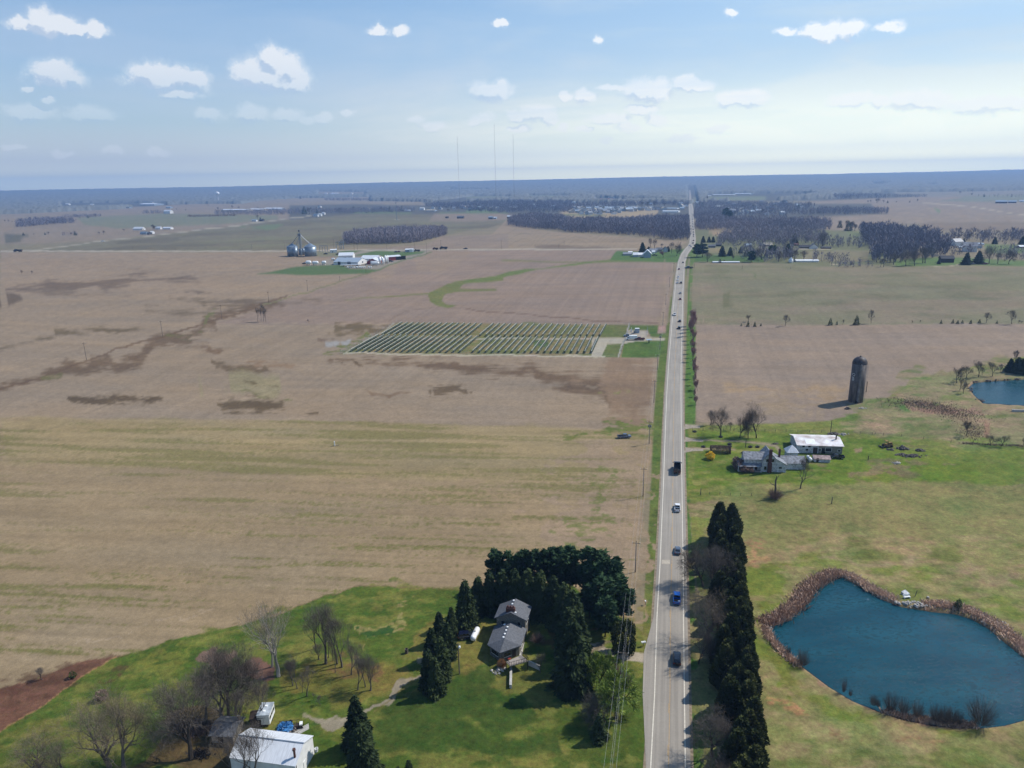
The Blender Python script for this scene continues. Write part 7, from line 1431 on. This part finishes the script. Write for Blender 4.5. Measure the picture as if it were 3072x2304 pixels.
# ------------------------------------------------------------------ far farms and town: walls and roofs only at this size
def far_bld(vw, x0, x1, yb, hpx, rpx, wm, rm, lb, D=None, group=None, ridge='x', cat='building', name='far_building'):
    a, b_ = G(*vw(x0, yb)), G(*vw(x1, yb)); s = a.length/FP/vw.k; L = (b_-a).length; gable(name, lb, cat, a, b_, D or max(8, L*.45), hpx*s*1.05, rpx*s*1.1, wm, rm, group, ridge, oh=.5, th=.4, parts=False, skirt=.5)
for args in [
 (FQ,365,555,785,25,25,SKYR,GRR2,'low grey roofed shed at the left of the farmstead',14), (FQ,480,560,760,30,20,TANKW,TANKW,'white roofed shed behind the low grey one',10), (FQ,583,690,822,45,35,SKYR,WHR,'white shed left of the tall barn of the farmstead',14), (FQ,695,812,815,40,30,TANKW,TANKW,'bright white shed against the tall barn',12),
 (FQ,818,980,833,75,70,SKYR,WHR,'tallest barn of the farmstead with a white gable',14,None,'y'), (FQ,945,1115,725,45,30,OLDW,GRR2,'grey roofed outbuilding behind the tall barn',10), (FQ,1000,1065,740,30,20,TANKW,WHR,'small white shed right of the tall barn',7), (FQ,1095,1225,700,40,30,TANW,GRR,'left wing of the farmstead house',9), (FQ,1240,1350,712,60,40,OLDW,DKR,'gabled main house of the farmstead',9,None,'y'),
 (ML,1105,1178,527,10,10,WHT,WHR,'white shed, largest of the far left farm',None), (ML,1290,1330,520,10,8,WHT,WHR,'white house in the middle of the far left farm',None), (ML,1350,1415,520,9,6,WHT,WHR,'long white shed at the right of the far left farm',None), (ML,1163,1215,562,10,8,SKYR,GALV,'green grey shed in front of the far left farm',None), (ML,1220,1240,564,8,8,DKR,DKR,'dark shed in front of the far left farm',None), (ML,1246,1265,558,12,6,WHT,TANKW,'small white house in front of the far left farm',None),
 (ML,1358,1412,390,16,8,WHT,WHR,'far white farm building on the green left field',None), (ML,1375,1412,346,8,4,SKYR,SKYR,'far pale green shed above the white farm building',None), (ML,1830,2050,372,10,5,TANW,WHR,'very long white shed on the far left plain',40), (ML,2060,2180,366,8,6,TANW,WHR,'second long white shed on the far left plain',40), (ML,2190,2330,360,8,8,SKYR,WHR,'grey blue sheds at the end of the long white ones',30),
 (ML,2088,2125,455,8,6,WHT,SKYR,'pale cottage before the long sheds',None), (ML,2150,2180,452,9,6,DKR,DKR,'dark shed beside the pale cottage',None), (ML,745,770,322,6,4,WHT,WHR,'tiny white house in front of the far left forest',None), (ML,720,865,350,8,8,BRICK,BRICK,'reddish row of buildings in front of the far left forest',None), (ML,1155,1280,322,8,6,SKYR,WHR,'pale row of roofs in front of the far left forest',None), (ML,540,570,318,6,4,WHT,WHR,'leftmost tiny white house in the far forest',None), (ML,1030,1070,345,5,4,SKYR,GRR,'grey roofed house before the far left forest',None),
 (MM,665,700,415,10,10,WHT,SKYR,'pale house on the rise behind the grain bins',None), (MM,705,728,412,14,6,WHT,WHR,'white house on the rise behind the grain bins',None), (MM,735,755,398,10,6,WHT,WHR,'small white house above the others on the rise',None), (MM,808,860,233,8,6,WHT,WHR,'far white sheds on the brown field horizon',None), (MM,755,775,228,6,4,WHT,WHR,'far white shed left of the row on the horizon',None), (MM,1420,1465,370,6,4,SKYR,WHR,'white roofed shed left of the tall white house',None), (MM,1545,1580,360,14,4,TANKW,TANKW,'tall white house behind the wood',None), (MM,1595,1670,370,6,6,SKYR,TANW,'brown roofed shed right of the tall white house',None), (MM,1855,1905,430,10,8,DKR,GRR,'dark blue barn beyond the rectangular wood',None), (MM,1758,1778,428,8,5,DKR,DKR,'small dark barn left of the dark blue one',None), (MM,2118,2150,436,14,6,GRR,SKYR,'blue grey barn at the corner of the long wood',None), (MM,1310,1365,180,4,4,WHT,WHR,'far pale building in the forest',None),
 (MR,180,210,435,14,6,GRR,SKYR,'blue barn left of the long wood',None), (MR,215,245,434,10,5,SKYR,WHR,'pale shed beside the blue barn',None), (MR,335,368,430,14,8,DKR,TANKW,'white gabled barn at the tip of the long wood',None), (MR,345,415,345,6,4,TANW,WHR,'long white roof among the far trees',None), (MR,1095,1198,285,8,8,RDR,RDR,'wide red roofed building in the far town',40), (MR,1625,1745,352,4,4,WHT,SKYR,'long grey roof by the far road junction',30), (MR,1620,1755,380,8,4,WHT,WHR,'long white building by the far road junction',30), (MR,450,500,268,8,6,DKR,DKR,'dark barn left in the far town',None), (MR,505,555,270,6,6,GRR,DKR,'dark barn right in the far town',None), (MR,1145,1175,262,8,10,SKYR,GRR,'far steep roofed building above the red one',None), (MR,1230,1265,258,5,5,WHT,WHR,'far pale roof right of the red one',None), (MR,110,140,193,4,3,WHT,WHR,'far white building below the left mast',None),
 (MQ,430,528,384,6,4,BRICK,TANKW,'bright white roofed shed right of the road junction',30), (MQ,300,400,432,4,4,SKYR,SKYR,'grey green long roof right of the road junction',25), (MQ,350,410,280,4,3,WHT,WHR,'far white roof on the right of the road',None), (MQ,430,640,272,4,3,TANW,WHR,'far tan long building on the right of the road',40), (MQ,640,790,262,4,3,SKYR,WHR,'far grey long building on the right of the road',40), (MQ,470,512,200,3,2,TANKW,TANKW,'tiny bright building high in the far forest',None), (MQ,742,800,760,12,12,WHT,SKYR,'blue roofed house right of the bend',None), (MQ,920,1000,755,10,16,BRICK,TANW,'tan roofed house among the trees',None), (MQ,1210,1250,750,10,8,BRICK,BRICK,'brick building among the trees on the right',None), (MQ,1262,1360,775,12,14,BLK,DKR,'long dark roofed house at the edge of the woods',None), (MQ,1355,1432,778,14,24,WHT,GRR,'grey roofed house with a white gable at the woods edge',None,None,'y'), (MQ,395,462,768,14,8,GALVD,GRR,'grey shed right of the bend',None), (MQ,470,520,755,14,10,DKR,DKR,'dark roofed shed right of the bend',None), (MQ,1228,1440,905,10,6,TANKW,TANKW,'long low white shed behind the green field',12), (MQ,440,690,912,5,3,SKYR,WHR,'long low roof on the edge of the green field',8), (MQ,1470,1560,778,8,6,BRICK,DKR,'low brown building right of the white gable',None), (MQ,1255,1290,392,5,5,WHT,WHR,'far white house among the right hand trees',None),
 (MS,1070,1200,955,32,18,DBR,DKR,'dark house under the trees at the right',None), (MS,1260,1310,812,8,6,WHT,WHR,'small white house in the right hand yards',None), (MS,1392,1478,812,18,10,SKYR,GRR,'grey house in the right hand yards',None), (MS,1200,1500,782,8,6,WHT,SKYR,'long pale building in the right hand yards',16), (MS,1855,1960,810,10,8,BRICK,TANKW,'white roofed building at the right edge of the photo',None), (MS,1612,1730,365,12,10,DKR,GALV,'long dark open barn on the far right plain',30), (MS,1740,1822,362,10,8,DKR,GALV,'dark open barn right of the longer one',25), (MS,1850,1898,352,8,6,WHT,WHR,'white shed on the far right plain',None), (MS,500,520,248,4,3,TANKW,TANKW,'tiny bright building where forest meets plain',None)]:
    far_bld(*args)
bp2 = G(*MQ(1177, 910)); drum('grain_bin', 'small white grain bin at the back edge of the green field', bp2, 19/3.16*bp2.length/FP, hgt(*MQ(1177, 910), MQ(0, 882)[1]), TANKW, 3., None, 'grain bin')
k = 0; rh = random.Random(12)
WH_ = [WHT, TANW, OLDW, SKYR]; RH_ = [GRR, GRR2, DKR, SKYR, TANW]
hp_meshes = {}
for row, (y, xs) in enumerate([(214, range(1180, 1960, 28)), (224, range(1140, 1990, 30)), (236, range(1120, 1700, 32)), (250, range(1110, 1560, 44)), (264, [1195, 1255, 1290, 1345, 1380, 1500])]):
    for kx, x in enumerate(xs):
        x = x+rh.uniform(-8, 8); a = G(*TW(x, y+rh.uniform(-3, 3))); key = (rh.randrange(4), rh.randrange(5))
        if key not in hp_meshes:
            t, rf, L = gable('town_house', None, 'house', a, a+Vector((11, rh.uniform(-3, 3), 0)), 9, 4.6, 3.0, WH_[key[0]], RH_[key[1]], None, 'x' if key[1] % 2 else 'y', oh=.4, th=.3, parts=False); hp_meshes[key] = [c.data for c in t.children]
            o = t
        else:
            o = thing('town_house', a, 0); [ob(m.name.split('.')[0], m, o) for m in hp_meshes[key]]
        o.rotation_euler.z = rh.uniform(-.5, .5); s = rh.uniform(1.1, 1.6); o.scale = (s, s, s)
        tag(o, '%s walled house, %s from the left in the %s row of the far subdivision' % (('white', 'tan', 'weathered', 'pale')[key[0]], ordn(kx), ('farthest', 'second farthest', 'middle', 'second nearest', 'nearest')[row]), 'house', 'houses of the far subdivision')
for vw, L in ((MR, [(600,272),(640,275),(690,280),(740,280),(790,282),(850,280),(880,284),(960,284),(1000,282),(560,330),(610,335),(520,325),(770,330),(1290,260),(1320,262),(1350,258),(1380,265),(1700,270),(1740,285),(1760,320),(1790,345),(1770,358),(1800,300),(20,345),(60,347),(100,345),(240,350),(180,345)]), (MM, [(700,340),(1100,360),(1180,362),(1260,362),(1380,362),(1640,350),(1700,355),(1900,350),(2060,345)]), (MQ, [(660,410),(680,415),(740,440),(790,445),(930,460),(560,400),(280,350),(1060,350),(1280,390),(1110,340),(850,440)]), (ML, [(1190,320),(1215,312),(1250,305),(1270,302)]), (MS, [(1210,790),(1280,845)])):
    for kx, (x, y) in enumerate(sorted(L+{MR: [(rh.uniform(420, 1830), rh.uniform(255, 345)) for _ in range(34)], MQ: [(rh.uniform(270, 1250), rh.uniform(345, 455)) for _ in range(26)], MM: [(rh.uniform(1650, 2200), rh.uniform(335, 365)) for _ in range(10)]}.get(vw, []))):
        a = G(*vw(x, y)); key = rh.choice(list(hp_meshes)); o = thing('town_house', a, rh.uniform(-.6, .6)); [ob(m.name.split('.')[0], m, o) for m in hp_meshes[key]]; s = rh.uniform(1., 1.6); o.scale = (s, s, s)
        tag(o, 'tiny pale house %s, %s from the left' % ({MR: 'in the far town left of the road', MM: 'in the far tree belt behind the grain bins', MQ: 'in the far town right of the road', ML: 'before the far left forest', MS: 'in the right hand yards'}[vw], ordn(kx)), 'house', 'scattered far town houses')
# ------------------------------------------------------------------ vehicles
def loft(mb, secs):
    n = len(secs[0][1]); vs = [(x, y, z) for y, pts in secs for x, z in pts]; fs = []
    for i in range(len(secs)-1):
        for k in range(n): k2 = (k+1) % n; fs.append((i*n+k, (i+1)*n+k, (i+1)*n+k2, i*n+k2))
    fs.append(tuple(range(n))); fs.append(tuple((len(secs)-1)*n+k for k in range(n))[::-1]); mb.add(vs, fs)
def bsec(y, w, z0, z1): return (y, [(-w*.95, z0), (-w, z0+.12), (-w, z1-.2), (-w*.93, z1), (w*.93, z1), (w, z1-.2), (w, z0+.12), (w*.95, z0)])
def gsec(y, wb, wt, z0, z1): return (y, [(-wb, z0), (-wt-.02, z1-.06), (-wt+.08, z1), (wt-.08, z1), (wt+.02, z1-.06), (wb, z0)])
WHm = MB(); WHm.lathe([(.2, -.11), (.34, -.11), (.34, .11), (.2, .11)], 16, (0, 0, 0), 'x'); WHt = WHm.mesh('tyre', TYRE); q = MB(); q.lathe([(.02, -.12), (.21, -.115), (.21, .115), (.02, .12)], 12, (0, 0, 0), 'x'); WHr = q.mesh('rim', RIM)
def paintm(nm, c): return mat('car_paint_'+nm, lin(c), .25, noise=.03, scale=1, spec=.5, coat=.5)
PAINTS = {'white': paintm('white', (225,226,226)), 'black': paintm('black', (16,18,22)), 'grey': paintm('grey', (74,84,98)), 'blue': paintm('blue', (22,100,190)), 'red': paintm('red', (110,26,24)), 'silver': paintm('silver', (165,170,176)), 'darkblue': paintm('dark_blue', (18,24,44)), 'bluegrey': paintm('blue_grey', (84,96,112)), 'green': paintm('dark_green', (30,44,36))}
BM_ = {}
def car_meshes(kind):
    b_, g, r = MB(), MB(), MB(); ex = []
    if kind == 'sedan':
        loft(b_, [bsec(-2.35, .74, .45, .88), bsec(-2.2, .86, .3, 1.0), bsec(-1.5, .91, .22, 1.02), bsec(0, .92, .2, .98), bsec(1.1, .91, .22, .95), bsec(1.9, .86, .26, .84), bsec(2.35, .72, .38, .68)])
        loft(g, [gsec(-1.8, .76, .74, .98, 1.03), gsec(-1.05, .82, .62, .98, 1.42), gsec(.1, .84, .64, .96, 1.45), gsec(1.15, .82, .76, .93, .97)]); loft(r, [gsec(-1.1, .64, .58, 1.425, 1.455), gsec(-.4, .66, .6, 1.44, 1.475), gsec(.15, .66, .58, 1.44, 1.47)])
        wy, wr, hb_, fb = (1.45, -1.4), 1., .72, -2.36
    elif kind == 'suv':
        loft(b_, [bsec(-2.4, .84, .4, 1.1), bsec(-2.3, .92, .32, 1.16), bsec(-1., .96, .28, 1.12), bsec(1.1, .95, .28, 1.08), bsec(2.1, .9, .32, .98), bsec(2.45, .78, .42, .85)])
        loft(g, [gsec(-2.32, .86, .78, 1.12, 1.2), gsec(-2.0, .86, .72, 1.1, 1.72), gsec(.2, .87, .72, 1.08, 1.76), gsec(1.25, .84, .8, 1.05, 1.1)]); loft(r, [gsec(-2.05, .74, .68, 1.73, 1.765), gsec(-.8, .75, .7, 1.75, 1.79), gsec(.25, .74, .68, 1.74, 1.775)])
        wy, wr, hb_, fb = (1.5, -1.45), 1.1, .85, -2.42
    elif kind == 'pickup':
        loft(b_, [bsec(-.55, .96, .4, 1.12), bsec(.6, .97, .36, 1.12), bsec(1.6, .95, .36, 1.1), bsec(2.6, .92, .4, 1.05), bsec(2.85, .82, .5, .9)])
        b_.box(-.97, .97, -2.85, -.56, .45, .62); b_.box(-.97, -.86, -2.85, -.56, .62, 1.15); b_.box(.86, .97, -2.85, -.56, .62, 1.15); b_.box(-.86, .86, -2.85, -2.75, .62, 1.15)
        bb = MB(); bb.box(-.855, .855, -2.745, -.57, .625, .64); ex.append(('bed_liner', bb.mesh('bed_liner', DRK)))
        loft(g, [gsec(-.5, .85, .7, 1.12, 1.74), gsec(.9, .87, .72, 1.1, 1.78), gsec(1.7, .85, .8, 1.08, 1.14)]); loft(r, [gsec(-.52, .72, .66, 1.75, 1.785), gsec(.2, .74, .68, 1.77, 1.81), gsec(.95, .73, .67, 1.76, 1.79)])
        wy, wr, hb_, fb = (1.8, -1.8), 1.15, .85, -2.87
    elif kind == 'dump':
        loft(b_, [bsec(1.2, 1.15, .6, 1.9), bsec(2.6, 1.15, .6, 1.9), bsec(3.7, 1.0, .7, 1.5), bsec(3.9, .9, .8, 1.4)]); b_.box(-.45, .45, -3.6, 1.19, .7, 1.0)
        loft(g, [gsec(1.25, 1.12, 1.02, 1.9, 2.55), gsec(2.3, 1.1, 1., 1.9, 2.6), gsec(2.7, 1.05, 1.0, 1.88, 1.95)]); loft(r, [gsec(1.22, 1.04, .98, 2.56, 2.62), gsec(2.3, 1.02, .96, 2.6, 2.68)])
        d_ = MB(); d_.box(-1.22, 1.22, -3.9, 1.1, 1.05, 1.2); d_.box(-1.22, -1.12, -3.9, 1.1, 1.2, 2.3); d_.box(1.12, 1.22, -3.9, 1.1, 1.2, 2.3); d_.box(-1.12, 1.12, -3.9, -3.8, 1.2, 2.3); d_.box(-1.12, 1.12, 1.0, 1.1, 1.2, 2.7); d_.box(-1.22, 1.22, 1.1, 1.9, 2.72, 2.8); ex.append(('dump_body', d_.mesh('dump_body', PAINTS['black'])))
        m_ = MB(); m_.box(-1.55, -1.3, 2.4, 2.5, 1.9, 2.4); m_.box(1.3, 1.55, 2.4, 2.5, 1.9, 2.4); ex.append(('mirror', m_.mesh('mirror', DKRAIL)))
        wy, wr, hb_, fb = (2.9, -1.6, -2.8), 1.5, 1.2, -3.92
    elif kind == 'box':
        loft(b_, [bsec(1.6, 1.1, .5, 1.6), bsec(2.8, 1.08, .5, 1.5), bsec(3.5, .95, .55, 1.2)]); b_.box(-.9, .9, -3.8, 1.59, .6, .9)
        loft(g, [gsec(1.62, 1.0, .9, 1.6, 2.2), gsec(2.3, 1.0, .88, 1.6, 2.25), gsec(2.9, .95, .9, 1.5, 1.56)]); loft(r, [gsec(1.6, .92, .86, 2.2, 2.27), gsec(2.35, .9, .84, 2.25, 2.31)])
        d_ = MB(); d_.box(-1.2, 1.2, -3.9, 1.45, .95, 3.1); ex.append(('cargo_box', d_.mesh('cargo_box', TANKW))); wy, wr, hb_, fb = (2.7, -2.4), 1.35, 1.0, -3.95
    W2 = .93 if kind in ('sedan',) else .97 if kind in ('suv', 'pickup') else 1.12
    m1 = b_.mesh('body', PAINTS['grey']); m2 = g.mesh('windows', GLS); m3 = r.mesh('roof', PAINTS['grey'])
    hl_ = MB(); hl_.cbox(0, 0, 0, .36, .08, .16); lh = hl_.mesh('headlight', HEADL); tl_ = MB(); tl_.cbox(0, 0, 0, .3, .06, .2); lt = tl_.mesh('taillight', TAILR)
    fr_ = {'sedan': 2.33, 'suv': 2.44, 'pickup': 2.86, 'dump': 3.9, 'box': 3.5}[kind]
    return dict(body=m1, win=m2, roof=m3, ex=ex, wy=wy, wr=wr, W=W2, hb=hb_, fb=fb, fr=fr_, lh=lh, lt=lt, col={})
def vehicle(kind, p, ang, color, label, group=None, name=None, cat=None, s=1.):
    if kind not in BM_: BM_[kind] = car_meshes(kind)
    K = BM_[kind]
    if color not in K['col']:
        a, c = K['body'].copy(), K['roof'].copy(); a.materials[0] = PAINTS[color]; c.materials[0] = PAINTS[color]; K['col'][color] = (a, c)
    nm = name or {'sedan': 'sedan_car', 'suv': 'suv_car', 'pickup': 'pickup_truck', 'dump': 'dump_truck', 'box': 'box_truck'}[kind]; t = thing(nm, (p[0], p[1], p[2]+.06), ang, label, cat or {'sedan': 'car', 'suv': 'car', 'pickup': 'pickup', 'dump': 'truck', 'box': 'truck'}[kind], group, s)
    a, c = K['col'][color]; ob('body', a, t); ob('windows', K['win'], t); ob('roof', c, t)
    for n_, m in K['ex']: ob(n_, m, t)
    for y in K['wy']:
        for sx_ in (-1, 1): w = bpy.data.objects.new('wheel', WHt); C.objects.link(w); w.parent = t; w.location = (sx_*(K['W']-.1), y, .34*K['wr']); w.scale = (1, K['wr'], K['wr']); ob('rim', WHr, w)
    for sx_ in (-1, 1):
        o = ob('headlight', K['lh'], t); o.location = (sx_*K['W']*.66, K['fr']-.08, K['hb']*.95); o = ob('taillight', K['lt'], t); o.location = (sx_*K['W']*.78, K['fb']+.0, K['hb']*1.05)
    return t
def on_road(v, tt, kind, color, label, group=None, s=1., back=False):
    p, a = road_pt(v, tt); vehicle(kind, p, a+(math.pi if back else 0), color, label, group, s=s)
on_road(1413, .735, 'dump', 'black', 'black dump truck with open bed driving away on the right lane', s=1.12)
on_road(1528, .75, 'pickup', 'white', 'white pickup with a dark empty bed driving away')
on_road(1656, .76, 'sedan', 'grey', 'blue grey sedan driving away past the pale road patch')
on_road(1800, .74, 'pickup', 'blue', 'bright blue pickup carrying white cargo in its bed')
on_road(1982, .75, 'suv', 'black', 'black sport utility car nearest to the camera')
p, a = road_pt(1803, .74); t = thing('cargo_bag', (p.x-math.sin(-a)*-1.2, p.y-1.5, .72), .4, 'white bag lying in the bed of the blue pickup', 'bag'); q = MB(); q.lathe([(.1, 0), (.38, .05), (.36, .3), (.15, .42)], 10); q.build('shell', TANKW, t)
FG = 'cars strung along the far road'
for v, tt, kd, c, lb, back in [(986,.72,'suv','black','black tall car in the right lane beyond the solar farm drive',0), (965,.76,'sedan','black','dark car just ahead of the black tall one',0), (946,.2,'pickup','white','white pickup coming towards the camera beyond the solar farm',1), (899,.72,'sedan','red','dark red car in the right lane of the far road',0), (881,.70,'sedan','silver','silver car just ahead of the dark red one',0), (850,.72,'suv','black','black car opposite the three white ones',0), (850,.22,'sedan','silver','nearest of three pale oncoming cars in a tight file',1), (841,.22,'sedan','white','middle of three pale oncoming cars in a tight file',1), (833,.25,'sedan','white','farthest of three pale oncoming cars in a tight file',1), (809,.2,'sedan','red','red oncoming car before the road bend',1), (789,.72,'sedan','darkblue','dark car entering the road bend',0), (741,.68,'sedan','silver','silver car in the middle of the road bend',0), (738,.2,'sedan','silver','pale oncoming car in the road bend',1), (731,.66,'suv','darkblue','dark tall car just beyond the bend',0), (723,.68,'sedan','red','red car second beyond the bend',0), (710,.7,'sedan','silver','silver car third beyond the bend',0), (705,.72,'suv','darkblue','dark car fourth beyond the bend',0), (698,.74,'suv','black','dark car fifth beyond the bend',0), (690,.72,'sedan','red','reddish car sixth beyond the bend',0), (680,.7,'sedan','grey','grey car seventh beyond the bend',0), (673,.72,'suv','black','dark car eighth beyond the bend',0), (666,.7,'sedan','silver','silver car ninth beyond the bend',0), (659,.72,'suv','darkblue','dark car tenth beyond the bend',0), (652,.7,'sedan','white','white car eleventh beyond the bend',0), (643,.7,'sedan','grey','grey car near the far junction',0), (625,.6,'sedan','white','white car at the far junction',0), (618,.4,'sedan','silver','silver car just past the far junction',1)]:
    on_road(v, tt, kd, c, lb, FG, 1.1 if v > 740 else 1.25, bool(back))
vehicle('pickup', G(*SO(1755, 832)), math.radians(-86), 'bluegrey', 'blue grey pickup parked in the field left of the road', s=1.08)
vehicle('suv', hp(345, 850, 0), math.radians(-80), 'darkblue', 'dark blue car parked between the spruces and the gas tank')
vehicle('box', sx(740, 452), math.radians(85), 'white', 'white box truck parked on the solar farm drive')
vehicle('pickup', sx(905, 455), math.radians(85), 'red', 'rust red service truck right behind the white box truck', s=1.2)
vehicle('pickup', sx(675, 390), math.radians(85), 'bluegrey', 'dark utility truck behind the cab of the white box truck', s=1.1)
vehicle('pickup', fp(1535, 678), math.radians(80), 'black', 'old dark truck with a pale load parked at the barn corner', s=1.05)
for vw, x, y, kd, c, a, lb, s in ((ML,150,708,'dump','black',90,'dark tractor on the straight road at the far left',1.9), (ML,852,622,'sedan','white',-70,'white car on the diagonal far road',1.7), (MM,1925,684,'sedan','darkblue',88,'dark car on the straight cross road right of the yard',1.5), (GE,2018,394,'dump','red',60,'dark red tractor at the yard entrance',1.2), (GE,2126,388,'dump','green',80,'dark green tractor on the cross road by the yard',1.6), (GE,1775,418,'dump','green',80,'dark green tractor at the blue shed',1.2), (GE,1492,430,'sedan','black',40,'black car left of the blue shed, first of two',1.4), (GE,1528,428,'sedan','red',90,'dark red car left of the blue shed, second of two',1.4), (GE,560,456,'sedan','black',80,'black car in front of the substation frame',1.4), (GE,722,460,'sedan','red',60,'dark red car in front of the control house',1.4), (GE,1425,556,'pickup','bluegrey',60,'grey blue pickup between tall tanks and machine shed',1.3), (GE,280,584,'sedan','black',60,'black car at the left end of the gas tanks',1.4), (MQ,208,966,'pickup','black',90,'dark truck waiting on the side track left of the green field',1.6), (MS,1380,975,'sedan','darkblue',90,'dark blue car under the evergreen at the right',1.3), (MS,1510,972,'sedan','red',90,'rusty car beside the evergreen at the right',1.3), (FQ,1060,795,'pickup','black',80,'dark vehicle beside the tall barn of the farmstead',1.3)):
    vehicle(kd, G(*vw(x, y)), math.radians(a), c, lb, s=s)
# ------------------------------------------------------------------ the air
hz = MB(); hz.box(-15700, 15700, -15700, 15700, -3, 352)
hm = bpy.data.materials.new('haze_air'); hm.use_nodes = True; nt = hm.node_tree; nt.nodes.clear()
pv = nt.nodes.new('ShaderNodeVolumePrincipled'); pv.inputs['Color'].default_value = (0.335, 0.565, 0.98, 1); pv.inputs['Density'].default_value = HAZE_D
pv.inputs['Anisotropy'].default_value = 0.15
mo = nt.nodes.new('ShaderNodeOutputMaterial'); nt.links.new(pv.outputs[0], mo.inputs['Volume'])
hzo = hz.build('haze', hm); hzo['kind'] = 'stuff'; tag(hzo, 'pale blue haze filling the air over the plain', 'haze')
